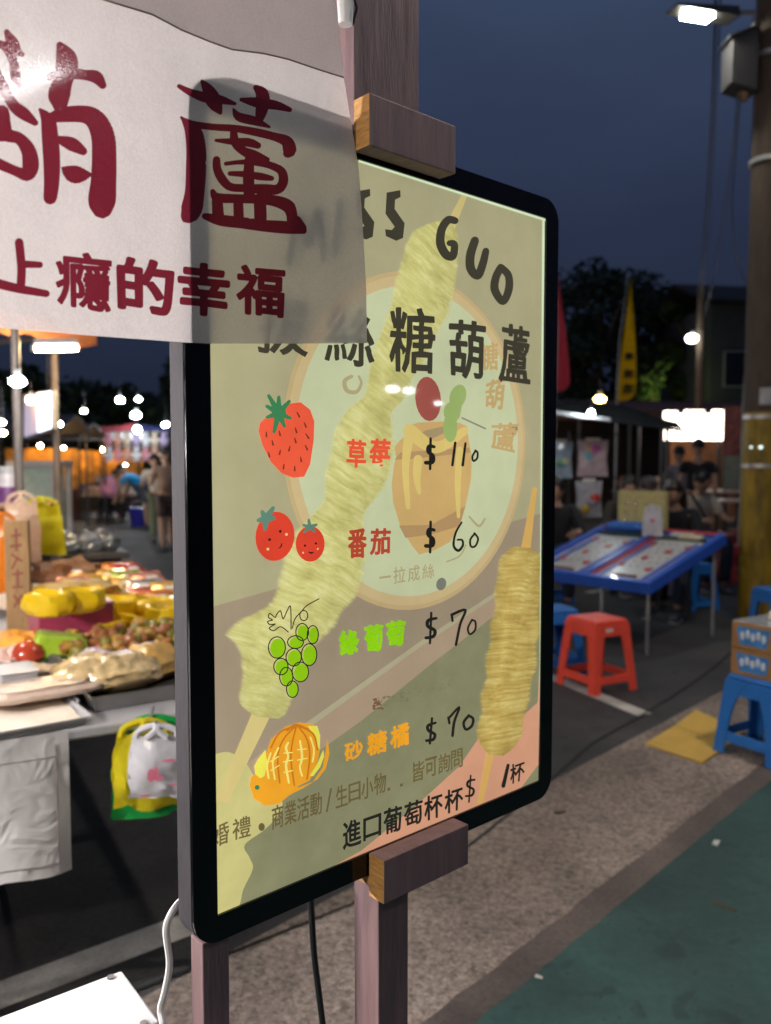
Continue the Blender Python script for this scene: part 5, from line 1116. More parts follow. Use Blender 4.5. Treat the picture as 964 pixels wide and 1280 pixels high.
tagm(MB().ball(tp(36, 836) + SZ * .05, (.055, .055, .045), 0, 14, 10, jit=.12, seed=4).build('red_fruit', mat('glazed_red_fruit', (.42, .05, .02), .25, var=.4, scale=20, coat=.4)), 'glossy red fruit at the left end of the green packet', 'fruit')
tagm(MB().ball(tp(53, 831) + SZ * .045, (.05, .045, .04), 0, 14, 10, jit=.2, seed=9).build('green_fruit', mat('candied_green_fruit', (.30, .44, .03), .3, var=.2, scale=20, coat=.4)), 'candied green fruit between the red fruit and the green packet', 'fruit')
tagm(heap(MB(), tp(45, 850) + SZ * .006, .13, .09, .04, 3, rough=.5).build('dried_slices', M_BEIGE), 'beige dried slices at the front of the steel tray', 'snack')
# preserved olives: heaped in a box, each its own object
t4, c4, an4, w4 = trayq('shallow steel tray heaped with preserved olives and plums', (118, 838), (262, 814), .34, .04)
OL = [mat('preserved_olive_green', (.22, .20, .025), .25, var=.35, scale=40, coat=.4), mat('preserved_olive_brown', (.34, .13, .035), .25, var=.35, scale=40, coat=.4), mat('preserved_olive_gold', (.42, .24, .035), .25, var=.35, scale=40, coat=.4)]
OW = ('olive green', 'red brown', 'golden brown'); protos = []
for i in range(3): protos.append(MB().ball((0, 0, 0), (.026, .021, .02), 0, 12, 8, jit=.12, seed=i).build('preserved_olive', OL[i], weld=True))
pidx = 0; used = [False] * 3
for i in range(104):
    k_ = rnd.choice((0, 1, 1, 2)); sx, sy = rnd.uniform(-.27, .27), rnd.uniform(-.15, .15)
    lift = .045 + .035 * (1 - (sx / .3) ** 2) * (1 - (sy / .17) ** 2) * rnd.uniform(.5, 1.1)
    p = c4 + rotz(an4) @ V((sx, sy, 0)) + SZ * lift
    o = protos[k_] if not used[k_] else protos[k_].copy()
    if used[k_]: COL.objects.link(o)
    used[k_] = True; o.location = p; o.rotation_euler = (rnd.random() * 6, rnd.random() * 6, rnd.random() * 6)
    tag(o, 'small %s preserved fruit in the heaped olive tray' % OW[k_], 'olive', 'preserved olives heaped in the steel tray')
# clear sweets between the trays
for i, (px, py) in enumerate(((118, 838), (140, 826), (108, 846), (132, 846))):
    tagm(crumple_bag(MB(), tp(px, py) + SZ * .02, .10, .08, .055, 30 + i, neck=.4).build('sweet_wrapper', mat('pinkish_film_%d' % i, [(.75, .62, .66), (.70, .20, .16), (.78, .72, .74), (.72, .52, .56)][i], .15, var=.2, coat=.5, bump=.6)), ['pale pink film bag beside the green packet', 'red film bag beside the olive tray', 'white film bag at the back of the chip tray, left', 'rose film bag behind the middle chip bag'][i], 'bag')
# magenta box and yellow pouches
mbx = thing('pink_box', 'dark pink carton under the yellow pouches', 'box', tp(90, 806), an1)
MB().box((0, 0, .078), (.27, .16, .155)).build('carton', mat('dark_pink_card', (.34, .04, .10), .35, var=.4, scale=9, coat=.3), mbx, local=True, bevel=.005); MB().box((0, 0, .160), (.275, .165, .008)).build('lid', mat('pale_pink_card', (.55, .32, .34), .4), mbx, local=True)
MB().cyl((.0, -.0835, .14), (.0, -.0855, .14), .018, n=14).build('sticker', mat('red_sticker', (.55, .03, .03), .4), mbx, local=True)
M_YEL = mat('yellow_pouch_film', (.74, .50, .005), .3, var=.16, scale=10, bump=.3, coat=.3); M_REDO = mat('orange_red_filling', (.62, .14, .02), .4, var=.3, scale=40)
def pouch(label, c, r, rz):
    t = thing('yellow_pouch', label, 'pouch', c, rz, 'open yellow pouches of dried fruit')
    vs = []; fs = []; n = 20; prof = [(.55, 0), (.86, .12), (1.02, .42), (1.04, .75), (.98, 1.0), (.84, 1.06), (.70, .92), (.52, .62), (.06, .52)]
    for j, (rr_, zz) in enumerate(prof):
        for i in range(n):
            th = 2 * math.pi * i / n; k = 1 + .24 * noise.noise(V((math.cos(th) * 2.6, math.sin(th) * 2.6, zz * 2.5 + c[0] * 9))) + .10 * noise.noise(V((math.cos(th) * 6, math.sin(th) * 6, zz * 6)))
            vs.append((math.cos(th) * rr_ * r * k * 1.15, math.sin(th) * rr_ * r * k * .85, zz * r * .95 * (1.12 + .07 * math.sin(th * 3 + c[1] * 5))))
        if j: fs += [((j - 1) * n + i, (j - 1) * n + (i + 1) % n, j * n + (i + 1) % n, j * n + i) for i in range(n)]
    MB().add(vs, fs, 0, True).build('pouch', M_YEL, t, local=True)
    MB().ball((0, 0, .60 * r), (.52 * r, .40 * r, .30 * r), 0, 12, 8, jit=.35, seed=int(c[0] * 50)).build('filling', M_REDO, t, local=True)
for i, (px, py, z, r, lb) in enumerate(((62, 770, .165, .074, 'yellow pouch on the left of the pink box'), (102, 765, .165, .074, 'yellow pouch on the right of the pink box'), (146, 782, .03, .10, 'tall yellow pouch right of the pink box'), (136, 803, .0, .08, 'low yellow pouch against the right side of the pink box'),
                                        (174, 795, .0, .085, 'yellow pouch behind the olives, in the middle'), (192, 778, .03, .09, 'yellow pouch furthest back beside the snack packets'), (215, 788, .03, .095, 'yellow pouch beside the lightbox edge'))):
    pouch(lb, tp(px, py, TZ + z), r, i * .7)
# white plates of brown preserves
M_PLATE = mat('white_melamine', (.74, .66, .58), .35, var=.05)
def plate(label, c, r, heapm, hl, hx=.6, cat='plate'):
    t = thing('round_plate', label, cat, c); n = 28; prof = [(0, .004), (.62, .004), (.68, .012), (1.0, .045), (1.0, .05), (.66, .018), (.6, .012), (0.0, .012)]
    vs = []; fs = []
    for j, (a, z) in enumerate(prof):
        for i in range(n): th = 2 * math.pi * i / n; vs.append((max(a, .01) * r * math.cos(th), max(a, .01) * r * math.sin(th), z))
        if j: fs += [((j - 1) * n + i, (j - 1) * n + (i + 1) % n, j * n + (i + 1) % n, j * n + i) for i in range(n)]
    MB().add(vs, fs, 0, True).build('dish', M_PLATE, t, local=True)
    o = heap(MB(), V(c) + V((r * .12, 0, .014)), r * hx, r * hx * .8, r * .28, int(r * 77), rough=.4).build('preserve_heap', heapm); tag(o, hl, 'snack')
plate('large white plate at the far end of the snack table', tp(75, 728), .40, mat('brown_preserves', (.16, .06, .018), .5, var=.4, scale=40, bump=.8), 'brown preserves heaped on the far white plate')
plate('large white plate of yellow slices behind the yellow pouches', tp(85, 758), .36, mat('yellow_brown_slices', (.40, .24, .03), .5, var=.4, scale=40, bump=.8), 'yellow brown slices heaped on the plate behind the pouches', .72)
M_ORS = mat('orange_dried_slices', (.70, .28, .04), .45, var=.3, scale=50, bump=.8)
tagm(heap(MB(), tp(158, 768) + SZ * .0, .17, .13, .07, 8, rough=.4).build('orange_slices', M_ORS), 'orange dried slices behind the tall yellow pouch', 'snack')
tagm(heap(MB(), tp(24, 812) + SZ * .0, .16, .10, .06, 6, rough=.4).build('orange_slices', mat('candied_orange_peel', (.75, .34, .03), .4, var=.3, scale=40, bump=.8)), 'orange candied peel in front of the upright board', 'snack')
tagm(heap(MB(), tp(10, 835) + SZ * .0, .12, .10, .07, 16, rough=.4).build('nougat_heap', mat('pale_pink_nougat', (.72, .50, .44), .5, var=.2, scale=40, bump=.8)), 'pale pink sweets at the left edge beside the steel tray', 'snack')
# snack packets in a row along the right edge
PC = [('orange', (.72, .22, .02)), ('red', (.55, .05, .03)), ('golden', (.70, .40, .03)), ('silver', (.62, .62, .66)), ('green', (.28, .40, .04)), ('salmon', (.70, .26, .16))]
def packet(label, c, rz, tilt, m, w=.17, h=.23):
    t = thing('snack_packet', label, 'snack packet', c, rz, 'snack packets in a row along the table edge')
    vs = []; fs = []; nx, ny = 8, 8
    for sg in (1, -1):
        k = len(vs)
        for j in range(ny + 1):
            for i in range(nx + 1):
                u, v = i / nx - .5, j / ny - .5; b = math.cos(u * math.pi) * math.cos(v * math.pi) * .028
                p = V((u * w, v * h, sg * b + .03 + .004 * noise.noise(V((u * 6 + c[0] * 9, v * 6, sg))))); vs.append(rotx(tilt) @ p)
        for j in range(ny):
            for i in range(nx): a = k + j * (nx + 1) + i; fs.append((a, a + 1, a + nx + 2, a + nx + 1))
    o = MB().add(vs, fs, 0, True).build('packet', m, t, local=True)
    la = MB().add([rotx(tilt) @ V((x, y, .0605 - (abs(x) / w) ** 2 * .05)) for x, y in ((-.03, -.015), (.03, -.015), (.03, .02), (-.03, .02))], [(0, 1, 2, 3)]).build('packet_label', M_PLATE, o, local=True)
    return t
words = ['nearest the viewer', 'second', 'third', 'fourth', 'fifth', 'sixth', 'seventh', 'eighth', 'ninth', 'tenth', 'eleventh', 'twelfth', 'thirteenth', 'fourteenth']
for i in range(14):
    nm, c = PC[(0, 5, 3, 4, 0, 2, 1, 3, 5, 2, 4, 1, 2, 0)[i]]
    m = mat('packet_' + nm, c, .25, metal=.15 if nm != 'silver' else .7, var=.45, scale=14, coat=.5, bump=.2)
    q = tb(.10 + .05 * math.sin(i * 2.2), .95 + i * .128, TZ + .012 + .02 * (i % 3))
    packet('%s snack packet on the outer table edge, %s' % (nm, words[i] if i == 0 else words[i] + ' from the viewer'), q, TRZ + rnd.uniform(-.3, .3), .35, m)
for i in range(8):
    nm, c = PC[(3, 0, 1, 2, 3, 5, 2, 0)[i]]
    q = tb(.34 + .06 * math.sin(i * 1.7), 1.25 + i * .19, TZ + .01 + .015 * (i % 2))
    packet('%s snack packet of the inner row, %s' % (nm, words[i] if i == 0 else words[i] + ' from the viewer'), q, TRZ + rnd.uniform(-.5, .5), .3, MATS['packet_' + nm])
# upright wooden board with red brushwork
M_BOARD = mat('weathered_board', (.28, .17, .07), .75, var=.3, scale=9, bump=.4, stretch=(5, 5, .8))
bd = thing('wooden_board', 'weathered wooden board standing upright on the table with faded red brush marks', 'sign', tp(24, 797))
cb_ = tp(24, 797); fw = V((.25, -1, 0)).normalized(); uu = V((-fw.y, fw.x, 0)); bh, bw = .46, .088
MB().hull8([cb_ - uu * bw / 2, cb_ + uu * bw / 2, cb_ + uu * bw / 2 - fw * .05, cb_ - uu * bw / 2 - fw * .05], [p + SZ * bh for p in (cb_ - uu * bw / 2, cb_ + uu * bw / 2, cb_ + uu * bw / 2 - fw * .05, cb_ - uu * bw / 2 - fw * .05)]).build('plank', M_BOARD, bd, bevel=.003)
rm_ = MB(); 
for (x0, y0, x1, y1) in ((-.02, .40, .02, .405), (0, .43, 0, .34), (-.025, .36, .02, .365), (-.02, .33, .02, .30), (.0, .31, -.02, .27), (-.02, .25, .022, .255), (.002, .27, .0, .2), (-.02, .2, .02, .2), (-.015, .17, .015, .12), (.015, .17, -.015, .12)):
    a, b = cb_ + uu * x0 + SZ * y0 + fw * .0008, cb_ + uu * x1 + SZ * y1 + fw * .0008; d = (b - a).normalized(); s = d.cross(fw) * .004
    rm_.add([a - s, a + s, b + s, b - s], [(0, 1, 2, 3)])
rm_.build('brush_marks', mat('faded_red_paint', (.20, .05, .03), .7, var=.3), bd, fix=False)
MB().hull8([cb_ - uu * .07 - fw * .07, cb_ + uu * .07 - fw * .07, cb_ + uu * .07 + fw * .03, cb_ - uu * .07 + fw * .03], [p + SZ * .012 for p in (cb_ - uu * .07 - fw * .07, cb_ + uu * .07 - fw * .07, cb_ + uu * .07 + fw * .03, cb_ - uu * .07 + fw * .03)]).build('base', M_BOARD, bd)
# carrier bags hung from the front of the table
M_GRB = cloth_mat('green_bag_film', (.02, .42, .08), tl=.3, rough=.2, spec=.5, scale=60, bump=.3); M_YLB = cloth_mat('yellow_bag_film', (.72, .62, .02), tl=.3, rough=.2, spec=.5, scale=60, bump=.3); M_WHB = cloth_mat('white_bag_film', (.74, .74, .78), tl=.3, rough=.2, spec=.5, scale=60, bump=.3)
M_PINKP = mat('pink_print', (.62, .16, .24), .5, var=0)
tfy = tq_.y + .02
hk = [at(190, 896, tfy), at(180, 899, tfy - .05), at(196, 905, tfy - .09)]
flat_bag('plastic_bag', 'green plastic bag hung furthest back under the table edge', hk[0], .22, .27, M_GRB, (.3, -1, 0), 1, 'carrier bags hanging from the table')
flat_bag('plastic_bag', 'yellow plastic bag hung between the green and the white bag', hk[1], .17, .24, M_YLB, (.35, -1, 0), 2, 'carrier bags hanging from the table')
flat_bag('plastic_bag', 'white plastic bag with pink marks hung in front of the yellow bag', hk[2], .15, .20, M_WHB, (.2, -1, 0), 3, 'carrier bags hanging from the table', prints=[(-.08, .60, .07, .12, M_PINKP), (.03, .64, .09, .05, M_PINKP), (.0, .55, .04, .08, M_PINKP), (.22, .42, .13, .025, M_PINKP), (.30, .74, .10, .022, M_PINKP), (-.2, .86, .09, .018, M_PINKP)])
hkm = thing('bag_hook', 'steel hook on the table edge holding the carrier bags', 'hook', at(192, 886, tfy)); MB().tube([at(192, 884, tfy + .06), at(190, 890, tfy), at(188, 898, tfy - .02), at(194, 906, tfy - .07), at(196, 902, tfy - .10)], .004, 6).build('wire', M_STEEL, hkm)
# bags hanging at the back of the stall
bp1 = at(42, 602, 4.3)
flat_bag('plastic_bag', 'yellow and green plastic bag hanging behind the wooden board', at(52, 622, 4.9), .24, .34, M_YLB, (.3, -1, 0), 5, 'carrier bags at the back of the stall')
flat_bag('plastic_bag', 'lime plastic bag hanging lowest behind the yellow bag', at(54, 640, 5.0), .22, .26, cloth_mat('lime_bag_film', (.42, .66, .03), tl=.3, rough=.2, spec=.4, scale=60), (.3, -1, 0), 6, 'carrier bags at the back of the stall')
flat_bag('plastic_bag', 'cream plastic bag hanging in front of the yellow bag', at(26, 615, 4.6), .20, .40, cloth_mat('cream_bag_film', (.80, .60, .44), tl=.3, rough=.2, spec=.4, scale=60), (.3, -1, 0), 7, 'carrier bags at the back of the stall')
flat_bag('plastic_bag', 'orange plastic bag at the left edge of the stall', at(2, 640, 4.2), .18, .48, cloth_mat('orange_bag_film', (.80, .26, .02), tl=.3, rough=.2, spec=.4, scale=60), (.3, -1, 0), 8, 'carrier bags at the back of the stall')

# ---- stall frame, canopy and lamps on the left
fr1 = at(72, 640, 5.9); fr2 = at(24, 640, 5.0)
cpy = thing('stall_canopy', 'orange and white market canopy on steel poles over the snack stall', 'canopy', V((-2.9, 5.4, 0)))
for (px, Y) in ((72, 5.9), (24, 5.0)):
    p = at(px, 600, Y); MB().cyl(V((p.x, p.y, 0)), V((p.x, p.y, 2.42)), .026, n=12).build('pole', mat('worn_painted_pole', (.16, .13, .115), .6, var=.3, scale=6), cpy)
p1, p2 = at(72, 600, 5.9), at(24, 600, 5.0)
MB().cyl(V((p1.x, p1.y, 2.38)), V((p2.x - 1.2, p2.y - 1.6, 2.38)), .018, n=8).build('rail', M_STEEL, cpy); MB().cyl(V((p1.x + .2, p1.y + .2, 2.40)), V((p1.x - 3.4, p1.y + 1.9, 2.40)), .018, n=8).build('rail', M_STEEL, cpy)
cq = [V((p1.x + .25, p1.y + .15, 2.42)), V((p2.x - 1.5, p2.y - 2.2, 2.42)), V((p2.x - 4.5, p2.y - .6, 2.95)), V((p1.x - 3.6, p1.y + 2.0, 2.95))]
M_CAN = cloth_mat('orange_tarpaulin', (.50, .13, .02), tl=.3, scale=30)
cv = MB(); n_ = 10; vsc = []
for j in range(n_ + 1):
    for i in range(n_ + 1):
        u, v = i / n_, j / n_; p = (cq[0] * (1 - u) + cq[1] * u) * (1 - v) + (cq[3] * (1 - u) + cq[2] * u) * v
        vsc.append(p - SZ * (.05 * math.sin(u * math.pi) * math.sin(v * math.pi) + .012 * math.sin(u * 14)))
cv.add(vsc, [(j * (n_ + 1) + i, j * (n_ + 1) + i + 1, (j + 1) * (n_ + 1) + i + 1, (j + 1) * (n_ + 1) + i) for j in range(n_) for i in range(n_)], 0, True); cv.build('awning', M_CAN, cpy, fix=False)
val = MB(); nv = 24; vsv = []
for i in range(nv + 1):
    p = cq[0].lerp(cq[1], i / nv); vsv += [p, p - SZ * (.10 + .04 * (i % 2)) + V((.01 * (i % 2), 0, 0))]
val.add(vsv, [(2 * i, 2 * i + 1, 2 * i + 3, 2 * i + 2) for i in range(nv)], 0); val.build('valance', cloth_mat('pale_valance', (.42, .16, .07), tl=.3, scale=30), cpy, fix=False)
tube_lamp('stall_tube_lamp', 'warm tube lamp glowing under the edge of the orange canopy', at(42, 437, 5.2), at(97, 436, 5.4), .012, 50, (1, .70, .36))
bulb_lamp('stall_bulb', 'white bulb hanging at the left pole of the stall', at(22, 477, 4.6), .045, 22, COOL, cord=.3, flat=.6)
bulb_lamp('stall_bulb', 'assumed warm bulb hanging over the near snack table, out of view', V((-1.72, 2.75, 2.12)), .05, 34, (1, .84, .66), cord=.35)  # bulb assumed out of view, added to light the near tabletop
bulb_lamp('stall_bulb', 'added warm bulb hanging over the middle of the snack table, out of view', V((-1.95, 3.3, 2.25)), .05, 30, (1, .80, .60), cord=.35)  # unseen bulb, added left of the view to light the table
lb = thing('light_panel', 'white lit sign panel hanging between the two stall poles', 'lit sign', at(44, 545, 6.0))
q = [at(26, 548, 6.3), at(60, 536, 5.75), at(60, 487, 5.75), at(26, 492, 6.3)]; nrm = (q[1] - q[0]).cross(q[3] - q[0]).normalized()
MB().prism([p - nrm * .03 for p in q], nrm * -.04).build('case', M_HOUS, lb, bevel=.004)
qc = sum(q, V()) / 4; q1 = [qc + (p - qc) * .94 for p in q]; mid = [(q1[0] * .45 + q1[1] * .55), (q1[3] * .45 + q1[2] * .55)]
MB().prism([p - nrm * .0295 for p in (q1[0], mid[0], mid[1], q1[3])], nrm * .012).build('dim_screen', glow('lavender_screen', (.55, .52, .80), .55), lb)
MB().prism([p - nrm * .0295 for p in (mid[0], q1[1], q1[2], mid[1])], nrm * .012).build('bright_screen', glow('white_screen', (.86, .92, 1), 2.6), lb)
for k in (2, 3): MB().cyl(q[k], V((q[k].x, q[k].y, 2.40)), .004, n=6).build('hanger', M_DARKM, lb)
bulb_lamp('pilot_lamp', 'small amber lamp on the dim half of the lit sign panel', at(38, 500, 5.95), .03, 3, (1, .45, .12), cord=.1)
# jar and white frame at the back of the stall
jr = at(12, 630, 5.2); jt = thing('plastic_jar', 'clear plastic jar with purple sweets and a white lid', 'jar', jr - SZ * .0)
MB().cyl(jr, jr + SZ * .19, .072, .072, 18).build('jar_body', mat('milky_plastic', (.66, .62, .64), .2, coat=.5), jt); MB().cyl(jr + SZ * .01, jr + SZ * .11, .0735, .0735, 18).build('jar_filling', mat('purple_sweets', (.18, .06, .20), .4, var=.3, scale=40), jt); MB().cyl(jr + SZ * .191, jr + SZ * .235, .078, .074, 18).build('lid', M_TTOP, jt)
sh_ = thing('stall_shelf', 'wooden shelf carrying the purple jar at the back of the stall', 'shelf', V((jr.x - .1, jr.y + .1, 0)))
MB().box((jr.x - .25, jr.y + .1, jr.z - .013), (.9, .4, .022)).build('shelf_board', mat('orange_wood', (.42, .20, .08), .5, var=.2, scale=8), sh_, bevel=.003)
for dx in (-.62, .12): MB().box((jr.x + dx, jr.y + .1, (jr.z - .025) / 2), (.04, .36, jr.z - .0255)).build('support', M_DARKM, sh_)
wf = thing('display_cabinet', 'white framed glass display cabinet behind the hanging bags', 'cabinet', V((at(42, 640, 6.6).x, 6.6, 0)))
wp = at(42, 640, 6.6); W_ = .17
for sx in (-1, 1):
    for sy in (0, 1): MB().box((wp.x + sx * W_, wp.y + sy * .3, .72), (.045, .045, 1.43)).build('frame_post', M_TTOP, wf, bevel=.004)
MB().box((wp.x, wp.y + .15, 1.46), (.40, .36, .05)).build('cabinet_top', M_TTOP, wf, bevel=.006)
MB().box((wp.x, wp.y + .15, .45), (.33, .30, .86)).build('cabinet_base', mat('grey_steel_panel', (.25, .26, .28), .5), wf, bevel=.004)
MB().box((wp.x, wp.y + .15, 1.17), (.28, .25, .54)).build('pane', mat('greenish_glass', (.42, .52, .46), .08, coat=.6), wf)
# second table behind, dark, with silver foil bags
t2c = V((-2.62, 6.35, 0)); sd = thing('stall_table', 'dark low table behind the white plates carrying silver foil bags', 'table', t2c, .5)
M_DKT = mat('dark_counter', (.10, .09, .085), .5, var=.2)
MB().box((0, 0, .78), (1.1, .9, .05)).build('table_top', M_DKT, sd, local=True, bevel=.006); MB().box((0, 0, .40), (1.0, .8, .705)).build('cabinet', mat('dark_cabinet', (.14, .11, .09), .6, var=.3, scale=5), sd, local=True, bevel=.004)
for i in range(6):
    q = t2c + rotz(.5) @ V((.42 - .14 * (i % 3), -.28 + .22 * (i // 3) - .05 * (i % 3), .806))
    tagm(crumple_bag(MB(), q, .16, .12, .15, 50 + i, rot=i, neck=.3).build('foil_bag', mat('silver_foil_%d' % (i % 2), (.55, .58, .62) if i % 2 else (.30, .33, .35), .22, metal=.6, var=.3, bump=.6, scale=20)), ['dark silver foil bag at the near right corner of the dark table', 'bright silver foil bag in the near row, middle', 'dark silver foil bag at the left of the near row', 'bright silver foil bag in the far row, right', 'dark silver foil bag in the far row, middle', 'bright silver foil bag in the far row, left'][i], 'foil bag', 'silver foil bags on the dark table')

# ================================================================== HILLS, TREES, FAR BUILDINGS
M_HILL = ground_mat('wooded_hill', ((.010, .014, .008), (.028, .036, .018)), 3, .3, .95, .4)
hm = MB(); vs = []; N = 90
for i in range(N + 1):
    x = -260 + 520 * i / N; y = 150 + 12 * math.sin(i * .3)
    hh = 9 + 7 * noise.noise(V((i * .09, 3.3, 0))) + 3.5 * noise.noise(V((i * .33, 1.1, 5))) + 1.2 * noise.noise(V((i * 1.1, 2, 5)))
    vs += [V((x, y - 26, 0)), V((x, y - 12, hh * .55)), V((x, y, hh)), V((x, y + 40, 0))]
hm.add(vs, [(4 * i + k, 4 * i + 4 + k, 4 * i + 5 + k, 4 * i + 1 + k) for i in range(N) for k in range(3)], 0, True)
tag(hm.build('hills', M_HILL, fix=False), kind='structure')
LEAFM = [mat('leaf_dark', (.018, .028, .010), .6, var=.3), mat('leaf_mid', (.032, .048, .015), .6, var=.3), mat('leaf_light', (.048, .07, .02), .6, var=.3)]
M_BARK = mat('bark', (.07, .05, .035), .9, var=.3, scale=6, bump=.6)
def tree(label, base, h, rx, seed, n=2600, group=None, low=.28, name='tree', ls=.22):
    rg = random.Random(seed); base = V(base)
    t = thing(name, label, 'tree', base, rg.random() * 6, group)
    tm = MB(); lean = V((rg.uniform(-.3, .3), rg.uniform(-.3, .3), 0))
    tm.tube([V((0, 0, 0)), V((0, 0, h * .2)) + lean * .3, V((0, 0, h * .45)) + lean, V((0, 0, h * .75)) + lean * 1.3], [h * .032, h * .026, h * .018, h * .007], 9); 
    cl = []
    for i in range(15):
        a = rg.random() * 6.28; z = rg.uniform(low + .08, .93); r = rx * (1 - abs(z - .58) * 1.35) * rg.uniform(.45, 1.0)
        c = V((math.cos(a) * r, math.sin(a) * r, h * z)) + lean; cl.append((c, rx * rg.uniform(.26, .48)))
        if i < 9: tm.tube([V((0, 0, h * max(.2, z - .3))) + lean * .8, V((c.x * .5, c.y * .5, h * (z - .10))), c], [h * .011, h * .008, h * .003], 6)
    tm.build('trunk', M_BARK, t, local=True)
    lf = MB()
    for i in range(n):
        c, r = rg.choice(cl); d = V((rg.gauss(0, 1), rg.gauss(0, 1), rg.gauss(0, .8))).normalized() * r * rg.random() ** .4
        p = c + d; s = ls * rg.uniform(.5, 1.3); u = V((rg.gauss(0, 1), rg.gauss(0, 1), rg.gauss(0, .5))).normalized(); w = u.orthogonal().normalized() * s * .55; u = u * s
        lf.add([p - u, p + w, p + u, p - w], [(0, 1, 2, 3)], rg.choice((0, 0, 1, 1, 2)))
    lf.build('crown', LEAFM, t, local=True, fix=False, weld=False)
    return t
RT = [(705, 36, 9.6, 3.0, 'left edge of the grove, against the lightbox'), (748, 34, 9.9, 2.7, 'behind the red flag'), (783, 37, 10.4, 2.4, 'straight behind the yellow flag'), (818, 35, 9.2, 2.2, 'above the green lit shrub'), (845, 36, 9.5, 2.0, 'beside the far lamp post'), (868, 33, 8.6, 1.7, 'right edge of the grove, next to the dark building')]
for i, (px, Y, h, r, lb) in enumerate(RT):
    p = at(px, 574, Y); tree('dark evening tree, ' + lb, (p.x, p.y, 0), h, r, 20 + i, 2400, 'dark trees beyond the market roof', low=.1)
LT = [(18, 44, 6.0, 2.8, 'behind the lit sign panel'), (75, 46, 6.2, 3.0, 'above the amber stalls'), (125, 48, 5.4, 2.8, 'lowest, above the small white lamps'), (170, 46, 5.6, 2.6, 'left of the lightbox edge, behind two lamps'), (215, 43, 6.6, 2.6, 'against the lightbox edge'), (262, 44, 7, 3, 'hidden mostly by the lightbox')]
for i, (px, Y, h, r, lb) in enumerate(LT[:5]):
    p = at(px, 574, Y); tree('dark tree at the end of the lane, ' + lb, (p.x, p.y, 0), h, r, 40 + i, 2000, 'dark trees at the end of the lane', low=.05, ls=.28)
for i, (px, Y, h, r, lb) in enumerate(((330, 45, 7.2, 3.2, 'behind the lightbox, left'), (430, 44, 8.0, 3.2, 'behind the lightbox, middle'), (560, 41, 8.6, 3.2, 'behind the lightbox, right'))):
    p = at(px, 574, Y); tree('dark tree hidden ' + lb, (p.x, p.y, 0), h, r, 60 + i, 1200, low=.06, ls=.32)
sp_ = at(818, 452, 30)
tree('bright green lamp-lit shrub among the dark trees', (sp_.x, sp_.y, 3.4), 1.9, .85, 77, 2200, low=.1, name='shrub', ls=.16)
bulb_lamp('assumed_garden_lamp', 'assumed small green-lit lamp before the bright shrub, screened from view', V((sp_.x, sp_.y - 1.0, 3.75)), .03, 55, (.75, 1, .25), cord=.1)  # lamp assumed from the green glow on the leaves
MB().hull8([V((sp_.x - .16, sp_.y - 1.18, 3.46)), V((sp_.x + .16, sp_.y - 1.18, 3.46)), V((sp_.x + .16, sp_.y - 1.14, 3.46)), V((sp_.x - .16, sp_.y - 1.14, 3.46))], [V((sp_.x - .16, sp_.y - 1.18, 3.95)), V((sp_.x + .16, sp_.y - 1.18, 3.95)), V((sp_.x + .16, sp_.y - 1.14, 3.95)), V((sp_.x - .16, sp_.y - 1.14, 3.95))]).build('lamp_shield', M_DARKM, bpy.data.objects['assumed_garden_lamp'])  # plate added to hide the bulb from the viewer
tw = thing('planter_terrace', 'dark concrete terrace that carries the lamp-lit shrub', 'terrace', (sp_.x, sp_.y + .5, 0)); M_DCON = mat('dark_concrete', (.10, .09, .085), .9, var=.3, scale=4, bump=.4)
MB().box((0, 0, 1.69), (3.5, 3.0, 3.38)).build('terrace_wall', M_DCON, tw, local=True, bevel=.03); MB().box((0, 0, 3.42), (3.7, 3.2, .07)).build('coping', M_DCON, tw, local=True)
bl = at(872, 574, 31); bd_ = thing('dark_building', 'dark two storey building with a sloping roof right of the trees', 'building', (bl.x + 4.0, 33, 0))
M_WALLD = mat('grey_wall', (.06, .058, .07), .9, var=.2, scale=2, bump=.2); M_ROOFD = mat('dark_roof', (.035, .03, .03), .8, var=.3, scale=3)
MB().box((0, 0, 3.5), (8, 6, 7.0)).build('wall', M_WALLD, bd_, local=True)
MB().prism([(-4.4, -3.5, 7.0), (4.4, -3.5, 6.7), (4.4, 0, 7.9), (-4.4, 0, 8.2)], (0, 0, .12)).prism([(-4.4, 0.01, 8.2), (4.4, 0.01, 7.9), (4.4, 3.5, 6.7), (-4.4, 3.5, 7.0)], (0, 0, .12)).build('roof', M_ROOFD, bd_, local=True)
for i in range(4):
    for j in range(2):
        w_ = MB().box((-3 + 2 * i, -3.03, 1.7 + 3 * j), (1.1, .09, 1.3)).build('window', M_HOUS, bd_, local=True)
        MB().box((-3 + 2 * i, -3.085, 1.7 + 3 * j), (.98, .02, 1.18)).build('pane', mat('dark_glass', (.01, .012, .018), .08), w_, local=True)
